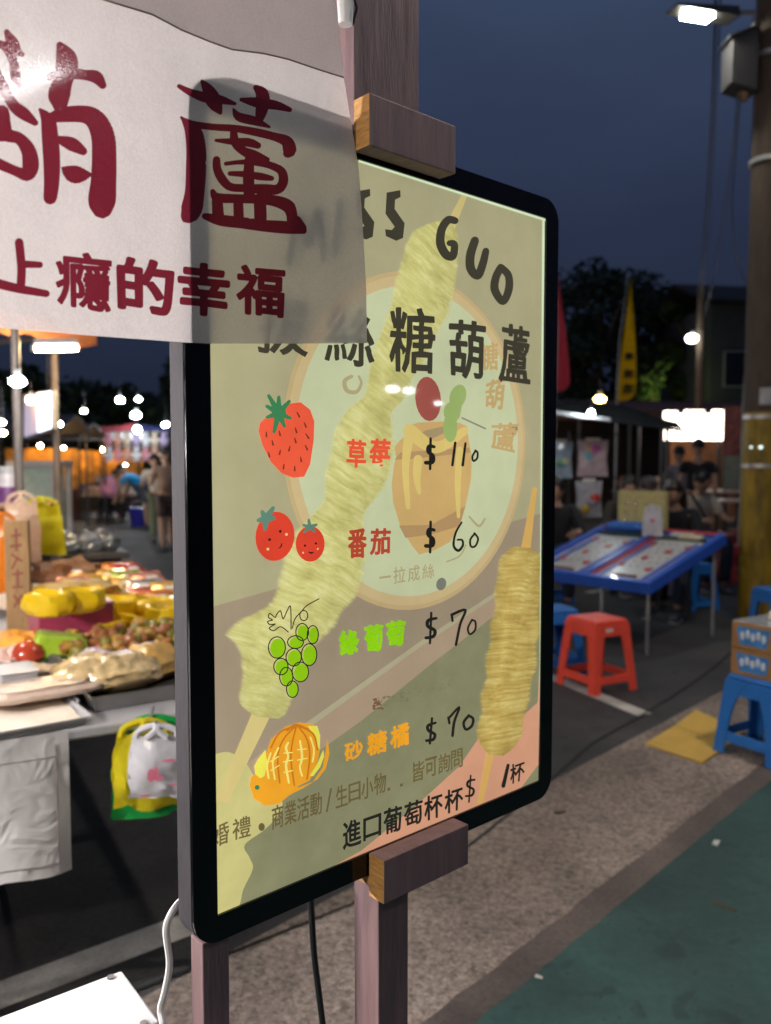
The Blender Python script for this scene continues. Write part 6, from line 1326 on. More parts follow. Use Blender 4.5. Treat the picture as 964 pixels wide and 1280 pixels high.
# long market roof
M_ROOFR = mat('rusty_tin_roof', (.20, .07, .05), .7, var=.3, scale=3, bump=.2)
r0, r1 = at(640, 505, 21), at(1010, 505, 23)
mr = thing('market_roof', 'long rusty red tin roof of the market hall behind the stalls', 'market hall', ((r0.x + r1.x) / 2, 22, 0))
rv_ = []; nr = 70
for i in range(nr + 1):
    u = i / nr; p = r0.lerp(r1, u); zz = .03 * (i % 2)
    rv_ += [V((p.x, p.y, 2.72 + zz)), V((p.x + .3, p.y + 3.2, 3.22 + zz))]
MB().add(rv_, [(2 * i, 2 * i + 2, 2 * i + 3, 2 * i + 1) for i in range(nr)]).build('tin_sheet', M_ROOFR, mr, fix=False)
MB().hull8([V((r0.x, r0.y - .05, 2.50)), V((r1.x, r1.y - .05, 2.50)), V((r1.x, r1.y, 2.50)), V((r0.x, r0.y, 2.50))], [V((r0.x, r0.y - .05, 2.71)), V((r1.x, r1.y - .05, 2.71)), V((r1.x, r1.y, 2.71)), V((r0.x, r0.y, 2.71))]).build('fascia', mat('brown_fascia', (.12, .06, .045), .7), mr)
for i in range(6):
    p = r0.lerp(r1, (i + .3) / 6); MB().cyl((p.x, p.y + .1, 0), (p.x, p.y + .1, 2.6), .05, n=10).build('post', M_DARKM, mr)
MB().hull8([V((r0.x, r0.y + 3.4, 0)), V((r1.x, r1.y + 3.4, 0)), V((r1.x, r1.y + 3.5, 0)), V((r0.x, r0.y + 3.5, 0))], [V((r0.x, r0.y + 3.4, 3.1)), V((r1.x, r1.y + 3.4, 3.1)), V((r1.x, r1.y + 3.5, 3.1)), V((r0.x, r0.y + 3.5, 3.1))]).build('back_wall', mat('brown_board_wall', (.045, .03, .022), .8, var=.3, scale=2), mr)
bulb_lamp('roof_floodlight', 'warm yellow floodlight shining on the market roof edge', at(750, 499, 18.5), .13, 34, (1, .66, .14), cord=.3, flat=.55)
# feather flags
def feather(label, px, y0, y1, Y, wpx, m, lean=0.0, marks=None, flip=1):
    top, bot = at(px + lean, y0, Y), at(px, y1, Y); w = wpx / F * Y
    t = thing('feather_flag', label, 'flag', (bot.x, Y, 0))
    off = -flip * w * .5
    MB().tube([V((bot.x + off, Y, .02)), V((bot.x + off, Y, bot.z)), V((bot.x + off * .8, Y, (bot.z + top.z) / 2)), V((top.x + off * .1, Y, top.z + .02))], [.022, .016, .012, .007], 8).build('pole', M_HOUS, t)
    MB().cyl((bot.x + off, Y, 0), (bot.x + off, Y, .03), .22, .2, 14).build('base', M_BLK, t)
    vs = []; n = 16
    for i in range(n + 1):
        u = i / n; z = bot.z * (1 - u) + top.z * u; cx = bot.x * (1 - u) + top.x * u
        ww = w * (1.0 - u * .92) * (.86 + .14 * math.sin(min(1, u * 6) * 1.57)) * (1 if u > .06 else .72)
        for k in range(5): q = k / 4; vs.append(V((cx + off * (1 - u) + flip * (w * .04 + ww * q), Y + .05 * math.sin(u * 5 + q * 2.5), z + (q * .10 * w if u < .03 else 0))))
    sail = MB().add(vs, [(i * 5 + k, i * 5 + k + 1, (i + 1) * 5 + k + 1, (i + 1) * 5 + k) for i in range(n) for k in range(4)], 0, True).build('sail', m, t, fix=False)
    if marks:
        mm = MB()
        for (u, q) in marks:
            z = bot.z * (1 - u) + top.z * u; cx = bot.x * (1 - u) + top.x * u; ww = w * (1 - u * .92); c = V((cx + off * (1 - u) + flip * (w * .04 + ww * .5), Y - .055, z)); s = ww * .30
            for (x0, z0, x1, z1) in ((-1, .5, 1, .55), (0, 1, 0, -1), (-.9, -.3, .9, -.25), (-.7, .1, -.9, -1), (.6, .1, .9, -.9)):
                mm.add([c + V((x0 * s - .012 - .02 * abs(z1 - z0), 0, z0 * s + .02)), c + V((x0 * s + .012 + .0 * s, 0, z0 * s - .03)), c + V((x1 * s + .02, 0, z1 * s - .03)), c + V((x1 * s - .01, 0, z1 * s + .02))], [(0, 1, 2, 3)])
        mm.build('flag_lettering', mat('flag_ink', (.05, .035, .01), .7), sail, fix=False)
    return t
M_FY = cloth_mat('yellow_flag_cloth', (.70, .42, .01), tl=.3, scale=40); M_FR = cloth_mat('red_flag_cloth', (.60, .06, .09), tl=.3, scale=40)
feather('tall yellow feather flag with dark lettering on its lower half', 783, 345, 502, 14, 24, M_FY, 4, [(.10, 0), (.22, 0), (.36, 0)])
feather('red feather flag beside the lightbox', 704, 342, 489, 13, 19, M_FR, -8)
feather('small red and white feather flag leaning by the utility pole', 934, 430, 514, 10.5, 10, cloth_mat('faded_red_cloth', (.42, .09, .08), tl=.3, scale=8), 4)

# ================================================================== UTILITY POLE, STREET LAMP, WIRES
M_POLE = mat('weathered_pole', (.060, .042, .032), .85, var=.35, scale=7, bump=.5, stretch=(3, 3, .5)); M_PYEL = mat('yellow_pole_paint', (.24, .155, .008), .6, var=.75, scale=5, bump=.3, stretch=(2, 2, .6))
pc = at(951, 640, 7.6); pr = .178; up_ = thing('utility_pole', 'brown utility pole with worn yellow paint round its foot', 'utility pole', (pc.x, pc.y, 0))
MB().cyl((pc.x, pc.y, 1.92), (pc.x + .0, pc.y, 8.5), pr - .004, pr - .035, 24).build('pole_shaft', M_POLE, up_)
yb = MB().cyl((pc.x, pc.y, 0), (pc.x, pc.y, 1.92), pr, pr - .002, 24).build('yellow_wrap', M_PYEL, up_)
M_STRAP = mat('steel_strap', (.50, .50, .50), .4, metal=.6)
for z in (1.86, 1.42, 4.12, 5.02): MB().cyl((pc.x, pc.y, z), (pc.x, pc.y, z + .035), pr + .006, n=24).build('strap', M_STRAP, up_)
M_NOTE = mat('paper_notice', (.36, .36, .38), .7, var=.3, scale=12)
for z, h_, a0 in ((1.98, .15, -2.2), (1.45, .30, -1.15), (4.1, .14, -1.9)):
    nb = MB(); ra = pr + .009; seg = 8
    vs = [V((pc.x + ra * math.cos(a0 + .08 * i), pc.y + ra * math.sin(a0 + .08 * i), zz)) for i in range(seg + 1) for zz in (z, z + h_)]
    nb.add(vs, [(2 * i, 2 * i + 2, 2 * i + 3, 2 * i + 1) for i in range(seg)], 0, True).build('notice', M_NOTE, up_, fix=False)
gl_ = MB(); gl_.ball(at(951, 559, 7.39), (.02, .008, .014)); gl_.ball(at(939, 559, 7.42), (.012, .006, .012)); gl_.build('reflector', glow('white_reflector', (.8, 1, .95), 1.6), up_)  # glint of the reflectors put in as emission, no lamp here
tr = at(921, 82, 7.5); tx = thing('junction_box', 'grey electrical box strapped high on the utility pole', 'electrical box', (tr.x + .03, 7.55, tr.z - .26))
MB().hull8([(-.10, -.12, .09), (.13, -.12, .02), (.13, .12, .02), (-.10, .12, .09)], [(-.10, -.12, .46), (.13, -.12, .56), (.13, .12, .56), (-.10, .12, .46)]).build('box_body', mat('box_grey', (.026, .024, .030), .7), tx, local=True, bevel=.008)
MB().hull8([(-.13, -.14, .463), (.135, -.14, .563), (.135, .14, .563), (-.13, .14, .463)], [(-.13, -.14, .478), (.135, -.14, .578), (.135, .14, .578), (-.13, .14, .478)]).build('box_hood', M_DARKM, tx, local=True)
MB().cyl((.06, 0, .06), (.06, 0, -.02), .05, .035, 12).build('cable_gland', mat('brown_gland', (.20, .12, .07), .6), tx, local=True)
lh = at(876, 19, 7.4)
street_lamp('lit street lamp head on an arm from the utility pole', (pc.x - .15, pc.y - .03, 0), (lh.x, 7.4, lh.z), 5.5, 90, (1, 1, .80), pole_too=False)
M_WIRE = mat('black_wire', (.01, .01, .012), .5)
def wire(label, pts, r=.009): return tag(MB().tube([V(p) for p in catmull([tuple(q) for q in pts], 6)], r, 6).build('overhead_wire', M_WIRE), label, 'wire', 'overhead wires by the utility pole')
wire('thick overhead wire falling from the top of the photo to the far lamp post, leftmost', [at(896, -60, 7.4), at(893, 60, 8.5), at(888, 180, 11), at(882, 280, 14.5), at(874, 372, 20)], .012)
wire('thinner overhead wire running beside the leftmost one', [at(903, -60, 7.4), at(898, 60, 8.4), at(892, 180, 10.6), at(885, 290, 14.2), at(877, 380, 20)], .008)
wire('wire hanging from the electrical box towards the far post', [at(922, 118, 7.52), at(917, 180, 9), at(906, 260, 12), at(895, 330, 16), at(880, 400, 20)], .008)
wire('slack wire curling down close to the utility pole', [at(926, 118, 7.5), at(919, 200, 7.8), at(915, 260, 8.0), at(921, 320, 8.0), at(934, 360, 7.55)], .006)
# far lamp post
fp = at(872, 574, 20); fl = thing('lamp_post', 'distant wooden post with a small bright white lamp beside the trees', 'street lamp', (fp.x, 20, 0))
MB().cyl((fp.x, 20, 0), (fp.x, 20, 5.6), .11, .085, 12).build('pole', mat('pale_timber', (.11, .075, .055), .8, var=.2), fl)
hp = at(865, 423, 19.8); MB().tube([(fp.x, 20, hp.z + .2), (fp.x - .05, 19.9, hp.z + .22), (hp.x, 19.8, hp.z + .14)], .02, 6).build('bracket', M_STEEL, fl); MB().ball(hp, (.14, .14, .10), 0, 10, 6).build('lamp_globe', glow('far_white_lamp', (.95, 1, .9), 22), fl)
MB().box((fp.x - .02, 19.86, 2.75 - .45), (.3, .14, .6)).build('meter_box', M_HOUS, fl, bevel=.01)

# ================================================================== RIGHT-HAND STALLS
# game table
def gp(px, py, Y): return at(px, py, Y)
Nn = V((1.985, 6.20, .525)); Rr = V((2.86, 6.95, .83)); lng = (Rr - Nn); wid = V((-lng.y, lng.x, 0)).normalized() * 1.24
up_t = lng.cross(wid).normalized()
gt = thing('game_table', 'sloping blue framed bead game table with two pale boards on thin legs', 'game table', V((Nn.x, Nn.y, 0)) + V((lng.x, lng.y, 0)) / 2 + wid / 2)
G = lambda u, v, w=0.0: Nn + lng * u + wid * v + up_t * w
M_BLUE = mat('blue_painted_wood', (.03, .11, .55), .35, var=.15, scale=10, coat=.2); M_GB = mat('pale_game_board', (.56, .57, .56), .3, var=.12, scale=5, coat=.3); M_REDT = mat('red_trim', (.50, .05, .05), .45, var=.2); M_DGR = mat('dark_green_trim', (.02, .06, .04), .5)
def slab(u0, u1, v0, v1, w0, w1): return [[G(u0, v0, w0), G(u1, v0, w0), G(u1, v1, w0), G(u0, v1, w0)], [G(u0, v0, w1), G(u1, v0, w1), G(u1, v1, w1), G(u0, v1, w1)]]
MB().hull8(*slab(.03, .97, .03, .97, -.03, .0)).build('table_bed', mat('brown_ply', (.25, .16, .09), .6), gt)
for (u0, u1, v0, v1) in ((0, .05, 0, 1), (.95, 1, 0, 1), (.0505, .9495, 0, .05), (.0505, .9495, .95, 1), (.0505, .9495, .475, .525)): MB().hull8(*slab(u0, u1, v0, v1, -.05, .045)).build('frame_rail', M_BLUE, gt, bevel=.005)
for v0 in (.0505, .5255):
    b_ = MB().hull8(*slab(.0505, .9495, v0, v0 + .424, .001, .012)).build('game_board', M_GB, gt)
    MB().hull8(*slab(.08, .80, v0 + .045, v0 + .07, .0125, .022)).build('side_stripe', M_BLUE, b_); MB().hull8(*slab(.08, .80, v0 + .355, v0 + .38, .0125, .022)).build('side_stripe', M_BLUE, b_)
    MB().hull8(*slab(.12, .14, v0 + .12, v0 + .30, .0125, .026)).build('ball_gate', mat('brown_gate', (.16, .07, .05), .6), b_)
    MB().hull8(*slab(.86, .90, v0 + .03, v0 + .40, .0125, .03)).build('top_arch', M_DGR, b_)
    mk = MB()
    for (u, v) in ((.25, .10), (.45, .24), (.7, .06), (.72, .34), (.6, .15), (.3, .33)): mk.hull8(*slab(u, u + .045, v0 + v, v0 + v + .035, .0125, .0235))
    mk.build('red_marks', M_REDT, b_)
    pm = MB()
    for i in range(6):
        for j in range(5): pm.cyl(G(.3 + .09 * i, v0 + .1 + .055 * j + .02 * (i % 2), .012), G(.3 + .09 * i, v0 + .1 + .055 * j + .02 * (i % 2), .03), .003, n=6)
    pm.build('pins', M_STEEL, b_)
MB().hull8(*slab(.06, .94, .4505, .4745, .0125, .03)).build('red_rail', M_REDT, gt); MB().hull8(*slab(.9505, .999, .05, .95, .0455, .052)).build('red_rail', M_REDT, gt)
for (u, v) in ((.06, .05), (.94, .06), (.06, .94), (.94, .94), (.08, .40)):
    p = G(u, v, -.05); MB().cyl((p.x, p.y, 0), (p.x, p.y, p.z), .014, n=8).build('leg', M_STEEL, gt)
# things on it
yb_ = G(.97, .62, .053); hb = thing('prize_box', 'yellow card prize box with glittering dots standing on the back rail of the game table', 'box', yb_)
ub = V((wid.x, wid.y, 0)).normalized(); nb_ = V((-ub.y, ub.x, 0))
q0 = [yb_ - ub * .24 - nb_ * .03, yb_ + ub * .24 - nb_ * .03, yb_ + ub * .24 + nb_ * .03, yb_ - ub * .24 + nb_ * .03]
MB().hull8(q0, [p + SZ * .34 for p in q0]).build('card_box', mat('pale_yellow_card', (.52, .46, .20), .4, var=.25, scale=30, coat=.3), hb, bevel=.004)
gd_ = MB(); dots = [(a, b) for a in (-.16, -.06, .05, .15) for b in (.06, .14, .22)]
for (a, b) in dots: gd_.ball(yb_ + ub * a * 1.0 + nb_ * (.034 if nb_.y < 0 else -.034) + SZ * b, (.014, .014, .014), 0, 8, 6)
gd_.build('glitter_dots', mat('glitter', (.8, .8, .78), .1, metal=.9, var=0), hb)
flat_bag('plastic_bag', 'white plastic bag standing on the game table in front of the yellow box', G(.86, .44, .32), .17, .26, M_WHB, (-.4, -1, 0), 21, prints=[(.0, .5, .12, .10, M_PINKP)])
tagm(crumple_bag(MB(), G(.93, .72, .046), .42, .12, .08, 71, rot=math.atan2(wid.y, wid.x), neck=.7).build('blue_bag', mat('blue_film', (.04, .16, .55), .25, var=.3, coat=.4, bump=.5)), 'crumpled blue plastic bag lying along the back rail of the game table', 'plastic bag')
for k_, (u, v, c_) in enumerate(((.86, .12, (.62, .55, .35)), (.9, .2, (.6, .6, .6)))): tagm(MB().hull8(*slab(u, u + .07, v, v + .16, .0315, .05)).build('card_pack', mat('card_pack_%d' % k_, c_, .5), bevel=.003), ('cream card pack on the right end of the game table', 'white card pack beside the cream one on the game table')[k_], 'card pack')
# stools
M_RED = mat('red_plastic', (.84, .085, .05), .38, var=.12, scale=7); M_BST = mat('blue_plastic', (.02, .16, .52), .38, var=.12, scale=7)
s_c = gz(747, 860); stool('plastic_stool', 'red plastic stool standing on the white road line', (s_c.x, s_c.y + .04, .0), R(28), M_RED, .285, .465, .37)
tg = thing('sticker', 'small white sticker on the rim of the red stool', 'sticker', (s_c.x - .06, s_c.y - .15, .40))
d_ = rotz(R(28)) @ V((-.03, -.1492, .403)); c_ = V((s_c.x, s_c.y + .04, 0)) + d_; ux = rotz(R(28)) @ V((1, 0, 0))
MB().add([c_ - ux * .03 - SZ * .012, c_ + ux * .03 - SZ * .012, c_ + ux * .03 + SZ * .012, c_ - ux * .03 + SZ * .012], [(0, 1, 2, 3)]).build('sticker_face', M_PLATE, tg, fix=False)
s2 = gz(872, 762); stool('plastic_stool', 'blue plastic stool under the right end of the game table', (s2.x, s2.y + .1, 0), R(20), M_BST, .26, .46, .35, bar=.07)
s3 = gz(957, 950); stool('plastic_stool', 'blue plastic stool carrying the drinks carton, nearest on the right', (s3.x + .02, s3.y + .06, .0125), R(33), M_BST, .27, .405, .35, arch=True)
s4 = gz(690, 836); stool('plastic_stool', 'blue plastic stool half hidden behind the lightbox edge', (s4.x, s4.y, 0), R(15), M_BST, .27, .45, .36)
s5 = at(978, 736, 6.2); stool('plastic_stool', 'blue plastic stool at the right edge before the utility pole', (s5.x, 6.2, 0), R(10), M_BST, .30, .53, .36)
# drinks carton
M_CARD = mat('brown_cardboard', (.36, .19, .07), .75, var=.15, scale=6, bump=.15)
sc0 = V((s3.x + .02, s3.y + .06, .4185)); ck = thing('drinks_carton', 'cardboard drinks carton with blue window prints, under clear film, on the blue stool', 'carton', sc0, R(33))
MB().box((0.03, 0, .066), (.30, .24, .132)).build('carton', M_CARD, ck, local=True, bevel=.004); MB().box((0.03, 0, .2), (.30, .24, .132)).build('carton', M_CARD, ck, local=True, bevel=.004)
M_BPR = mat('blue_print', (.06, .26, .62), .35, var=.3, scale=18); M_WPR = mat('white_print', (.62, .68, .76), .4, var=.15, scale=20)
for z in (.066, .2):
    for (fx, fy, ang, W_) in ((.03, -.1212, 0, .24), (-.1212, 0, -math.pi / 2, .18)):
        Rz = rotz(ang); o_ = MB().add([V((fx, fy, z)) + Rz @ V((x * W_ / 2, -.0006, zz)) for x, zz in ((-.8, -.045), (.8, -.045), (1, .045), (-1, .045))], [(0, 1, 2, 3)]).build('window_print', M_BPR, ck, local=True, fix=False)
        m_ = MB()
        for k_ in range(5): m_.ball(V((fx, fy, z)) + Rz @ V(((k_ - 2) * W_ * .16, -.0016, .012 * (k_ % 2))), (.012, .002, .022), 0, 8, 6, Rz)
        m_.build('can_print', M_WPR, o_, local=True)
MB().box((.03, 0, .2685), (.292, .232, .004)).build('film', mat('shiny_film', (.40, .48, .58), .12, coat=.8, bump=.5, scale=20), ck, local=True)
MB().box((.06, .02, .29), (.06, .02, .035), rotz(.4)).build('film_tag', M_PLATE, ck, local=True, bevel=.004)
# yellow cardboard on the ground
M_YCARD = mat('ochre_cardboard', (.62, .40, .08), .75, var=.16, scale=5, bump=.2)
q = [gz(806, 932), gz(878, 957), gz(930, 918), gz(870, 893)]
yc = thing('cardboard_sheet', 'flattened ochre cardboard lying on the concrete by the blue stool', 'cardboard', sum(q, V()) / 4)
mid0, mid1 = q[0].lerp(q[3], .56), q[1].lerp(q[2], .56)
MB().hull8([p + SZ * .0065 for p in (q[0], q[1], mid1, mid0)], [q[0] + SZ * .012, q[1] + SZ * .016, mid1 + SZ * .010, mid0 + SZ * .012]).build('panel', M_YCARD, yc); MB().hull8([p + SZ * .0065 for p in (mid0 + gd * .012, mid1 + gd * .012, q[2], q[3])], [mid0 + gd * .012 + SZ * .012, mid1 + gd * .012 + SZ * .010, q[2] + SZ * .018, q[3] + SZ * .03]).build('panel', M_YCARD, yc)
# people at the game table
M_BLKC = mat('black_cotton', (.012, .012, .015), .85, var=.3, scale=30); M_CRM = mat('cream_cotton', (.50, .42, .34), .85, var=.1, scale=30); M_JEAN = mat('dark_denim', (.02, .025, .045), .8, var=.3, scale=40); M_SHOE = mat('dark_sneaker', (.05, .05, .06), .5); M_SOLE = mat('pale_rubber', (.45, .45, .45), .6)
pA = at(846, 660, 8.35)
J = sit_pose(.45, .30, (-.25, 1, -.75)); J['sole'] = M_SOLE; J['an_l'] = V((-.13, .62, .10)); J['an_r'] = V((.13, .52, .10)); J['kn_l'] = V((-.14, .44, .53)); J['kn_r'] = V((.15, .43, .53))
person('woman with long dark hair in black bent over the game table', (pA.x - .05, 8.2, 0), R(150), J, M_BLKC, M_JEAN, M_SHOE, 1.5, hair='long', hairm=mat('brown_black_hair', (.022, .012, .008), .4, var=.3, scale=60))
pB_ = at(868, 640, 9.6); stool('plastic_stool', 'dark stool under the woman at the game table', (pA.x - .05, 8.2, 0), R(150), mat('black_plastic', (.02, .02, .022), .5), .28, .45, .36)
person('person in a cream shirt with a dark strap, sitting behind the woman in black', (pB_.x, 9.6, 0), R(-165), sit_pose(.50, .12, (-.6, 1, -.2)), M_CRM, M_JEAN, M_SHOE, .8)
st_ = thing('shoulder_strap', 'dark bag strap across the cream shirt', 'strap', (pB_.x, 9.6, .9)); 
MB().tube([(pB_.x - .12, 9.42, 1.12), (pB_.x - .02, 9.38, .95), (pB_.x + .10, 9.40, .75)], .016, 6).build('strap_band', M_BLKC, st_)
stool('plastic_stool', 'dark red stool under the person in the cream shirt', (pB_.x, 9.6, 0), R(10), mat('dark_red_plastic', (.16, .015, .015), .45), .28, .50, .36)
pC = at(872, 600, 12.2); person('standing man in a black t-shirt seen from behind before the bright sign', (pC.x, 12.2, 0), R(-15), stand_pose(1.76, arms='down'), M_BLKC, M_JEAN, M_SHOE, .55)
pD = at(848, 600, 13.2); person('person in a pale grey t-shirt left of the man in black', (pD.x, 13.2, 0), R(25), stand_pose(1.66, arms='front'), mat('pale_grey_cotton', (.44, .38, .36), .85), M_JEAN, M_SHOE, .55)
pE = at(688, 640, 8.6); person('person in dark clothes sitting at the toy stall against the lightbox edge', (pE.x + .05, 8.6, 0), R(170), sit_pose(.45, .2, (0, 1, -.3)), M_BLKC, M_JEAN, M_SHOE, 1.3)
stool('plastic_stool', 'blue stool under the person at the toy stall', (pE.x + .05, 8.6, 0), 0, M_BST, .28, .45, .36)
pF = at(778, 640, 9.3); person('person in a dark hooded jacket sitting behind the yellow prize box', (pF.x, 9.3, 0), R(185), sit_pose(.45, .2, (0, 1, -.5)), mat('dark_brown_jacket', (.03, .022, .018), .85, var=.3, scale=20), M_JEAN, M_SHOE, 1.6)
stool('plastic_stool', 'black stool under the person behind the prize box', (pF.x, 9.3, 0), 0, MATS['black_plastic'], .28, .45, .36)
# toy stall: dark canopy, hanging packs
M_DCAN = cloth_mat('dark_canopy_cloth', (.035, .038, .04), tl=.05, scale=30)
cn = thing('stall_canopy', 'low dark canopy over the toy stall with a pale front edge', 'canopy', V((2.4, 10.2, 0)))
cq = [at(660, 513, 8.6), at(856, 538, 9.4), at(846, 528, 12.4), at(670, 503, 12.0)]
k = MB(); vs = []
for j in range(7):
    for i in range(13):
        u, v = i / 12, j / 6; p = (cq[0] * (1 - u) + cq[1] * u) * (1 - v) + (cq[3] * (1 - u) + cq[2] * u) * v
        vs.append(p + SZ * (.16 * math.sin(v * math.pi) * math.sin(u * math.pi) - .012 * math.sin(u * 18)))
k.add(vs, [(j * 13 + i, j * 13 + i + 1, (j + 1) * 13 + i + 1, (j + 1) * 13 + i) for j in range(6) for i in range(12)], 0, True); k.build('awning', M_DCAN, cn, fix=False)
MB().tube([cq[0] + SZ * .012, cq[0].lerp(cq[1], .5) + SZ * .01], .024, 8).build('edge_pole', mat('pale_alloy', (.58, .60, .62), .35, metal=.3), cn); MB().tube([cq[0].lerp(cq[1], .5) - SZ * .0, cq[1] - SZ * .01], .014, 8).build('edge_pole', M_DARKM, cn)
for p in (cq[0].lerp(cq[1], .06), cq[1].lerp(cq[0], .12), cq[2].lerp(cq[3], .1), cq[3]): MB().cyl((p.x, p.y, 0), (p.x, p.y, p.z - .01), .02, n=8).build('pole', M_DARKM, cn)
rk = thing('hanging_rack', 'black wire rack holding the toy packs under the dark canopy', 'rack', (2.55, 9.7, 0))
ra, rb = at(680, 545, 9.6), at(775, 545, 9.6)
for z in (1.78, 1.28, .95): MB().tube([(ra.x, 9.7, z), (rb.x, 9.7, z)], .010, 6).build('rail', M_BLK, rk)
for x in (ra.x, (ra.x + rb.x) / 2 - .12, rb.x): MB().cyl((x, 9.7, 0), (x, 9.7, 1.82), .012, n=8).build('upright', M_BLK, rk)
def toy_pack(label, c, w, h, cols, seed):
    t = thing('toy_pack', label, 'toy pack', c - SZ * h / 2, 0, 'toy packs hanging at the dark stall'); rg = random.Random(seed)
    n = 8; vs = []
    for j in range(n + 1):
        for i in range(n + 1): u, v = i / n - .5, j / n - .5; vs.append(V((u * w * (1 - .06 * math.cos(v * 6)), -.03 * math.cos(u * 3) * math.cos(v * 3) + .012 * noise.noise(V((u * 7 + seed, v * 7, 0))), h / 2 + v * h)))
    MB().add(vs, [(j * (n + 1) + i, j * (n + 1) + i + 1, (j + 1) * (n + 1) + i + 1, (j + 1) * (n + 1) + i) for j in range(n) for i in range(n)], 0, True).build('film_bag', mat('toy_film_%d' % seed, cols[0], .12, var=.35, scale=9, coat=.8, bump=.5), t, local=True, fix=False)
    for k_, cc in enumerate(cols[1:]): MB().ball((rg.uniform(-.25, .25) * w, -.035, h * rg.uniform(.2, .8)), (w * rg.uniform(.14, .24), .02, h * rg.uniform(.09, .16)), 0, 10, 6, jit=.25, seed=seed + k_).build('toy', mat('toy_%d_%d' % (seed, k_), cc, .4, var=.25), t, local=True)
    MB().box((0, -.006, h + .012), (w * .5, .006, .03)).build('header_card', M_PLATE, t, local=True)
for k_, (px, py, w, h, cols, lb) in enumerate(((702, 575, .26, .42, [(.30, .36, .42), (.10, .30, .45), (.45, .42, .20), (.12, .30, .14)], 'pale blue toy pack hanging at the lightbox edge'), (742, 573, .34, .42, [(.46, .34, .36), (.50, .14, .26), (.16, .34, .42), (.50, .30, .14), (.44, .10, .30)], 'pink and teal toy pack in the middle of the rack'),
                                        (737, 624, .30, .42, [(.42, .40, .42), (.58, .05, .03), (.50, .36, .05), (.30, .28, .36)], 'grey toy pack with a red and yellow toy, lower on the rack'))):
    p = at(px, py, 9.6); toy_pack('%s' % lb, V((p.x, 9.64, p.z)), w, h, cols, 300 + k_)
bulb_lamp('stall_bulb', 'added white bulb under the dark canopy lighting the toy packs', V((2.15, 8.75, 1.98)), .03, 9, COOL, cord=.12)  # bulb added to brighten the toy stall
# bright signboard, warm food stall, tables and stools in the distance
sb0, sb1 = at(832, 550, 16), at(904, 550, 16.2); sg = thing('lit_signboard', 'blazing white lit signboard over the warm food stall', 'lit sign', ((sb0.x + sb1.x) / 2, 16.1, 0))
zb, zt = sb0.z, at(832, 517, 16).z
MB().hull8([V((sb0.x, 16, zb)), V((sb1.x, 16.2, zb)), V((sb1.x, 16.35, zb)), V((sb0.x, 16.15, zb))], [V((sb0.x, 16, zt)), V((sb1.x, 16.2, zt)), V((sb1.x, 16.35, zt)), V((sb0.x, 16.15, zt))]).build('sign_face', glow('warm_white_sign', (1, .84, .72), 6.0), sg)
tb_ = MB()
for u0, u1, hh in ((.0, .2, .05), (.36, .66, .07), (.84, 1, .08)): a, b = V((sb0.x, 16.0, zt)).lerp(V((sb1.x, 16.2, zt)), u0), V((sb0.x, 16.0, zt)).lerp(V((sb1.x, 16.2, zt)), u1); tb_.hull8([a, b, b + V((0, .15, 0)), a + V((0, .15, 0))], [a + SZ * hh, b + SZ * hh, b + V((0, .15, hh)), a + V((0, .15, hh))])
tb_.build('sign_top_letters', MATS['warm_white_sign'], sg)
for x, y in ((sb0.x, 16.2), (sb1.x, 16.4)): MB().cyl((x, y, 0), (x, y, zb + .3), .035, n=8).build('post', M_DARKM, sg)
fs_t = thing('food_stall', 'warm lit food stall counter with an orange back cloth behind the standing men', 'stall', ((sb0.x + sb1.x) / 2, 17.4, 0))
xa, xb = sb0.x - .2, sb1.x + .4
MB().box(((xa + xb) / 2, 17.3, .45), (xb - xa, .6, .9)).build('counter', mat('wood_counter', (.30, .17, .09), .6, var=.2, scale=4), fs_t, bevel=.01)
MB().box(((xa + xb) / 2 * 18.6 / 16.1 + .1, 18.6, 1.2), (1.5, .05, 2.3)).build('back_cloth', mat('orange_back_cloth', (.24, .12, .06), .8, var=.5, scale=3), fs_t)
for x in (xa, xb): MB().cyl((x, 17.0, 0), (x, 17.0, 2.4), .03, n=8).build('post', M_DARKM, fs_t)
gm = [(.62, .28, .08), (.5, .4, .3), (.55, .12, .05), (.65, .5, .2)]
for k_ in range(6):
    x = xa + .15 + (xb - xa - .3) * k_ / 5; b_ = MB(); b_.cyl((x, 17.15, .905), (x, 17.15, 1.08 + .05 * (k_ % 3)), .07, .055, 12).build('serving_pot', mat('pot_%d' % (k_ % 4), gm[k_ % 4], .4), fs_t)
bulb_lamp('stall_bulb', 'assumed warm bulb hanging inside the distant food stall', V(((xa + xb) / 2 + .2, 17.6, 2.0)), .05, 22, (1, .60, .28), cord=.2)  # unseen bulb, assumed from the stall's warm light
vb = at(915, 560, 13.5); vbn = thing('vertical_banner', 'tall narrow banner with red and pale green panels left of the utility pole', 'banner', (vb.x, 13.5, 0))
MB().cyl((vb.x - .13, 13.52, 0), (vb.x - .13, 13.52, 2.4), .014, n=8).build('pole', M_DARKM, vbn); MB().box((vb.x, 13.52, 2.36), (.3, .014, .014)).build('cross_rod', M_DARKM, vbn)
MB().box((vb.x, 13.5, 1.95), (.25, .012, .8)).build('upper_panel', mat('red_print_panel', (.40, .13, .10), .6, var=.6, scale=9), vbn); MB().box((vb.x, 13.5, 1.28), (.25, .012, .53)).build('lower_panel', mat('pale_green_panel', (.34, .36, .26), .6, var=.2, scale=9), vbn)
M_TBL = mat('pinkish_laminate', (.60, .44, .38), .35, var=.08); M_RST = mat('dark_red_plastic2', (.34, .03, .035), .4)
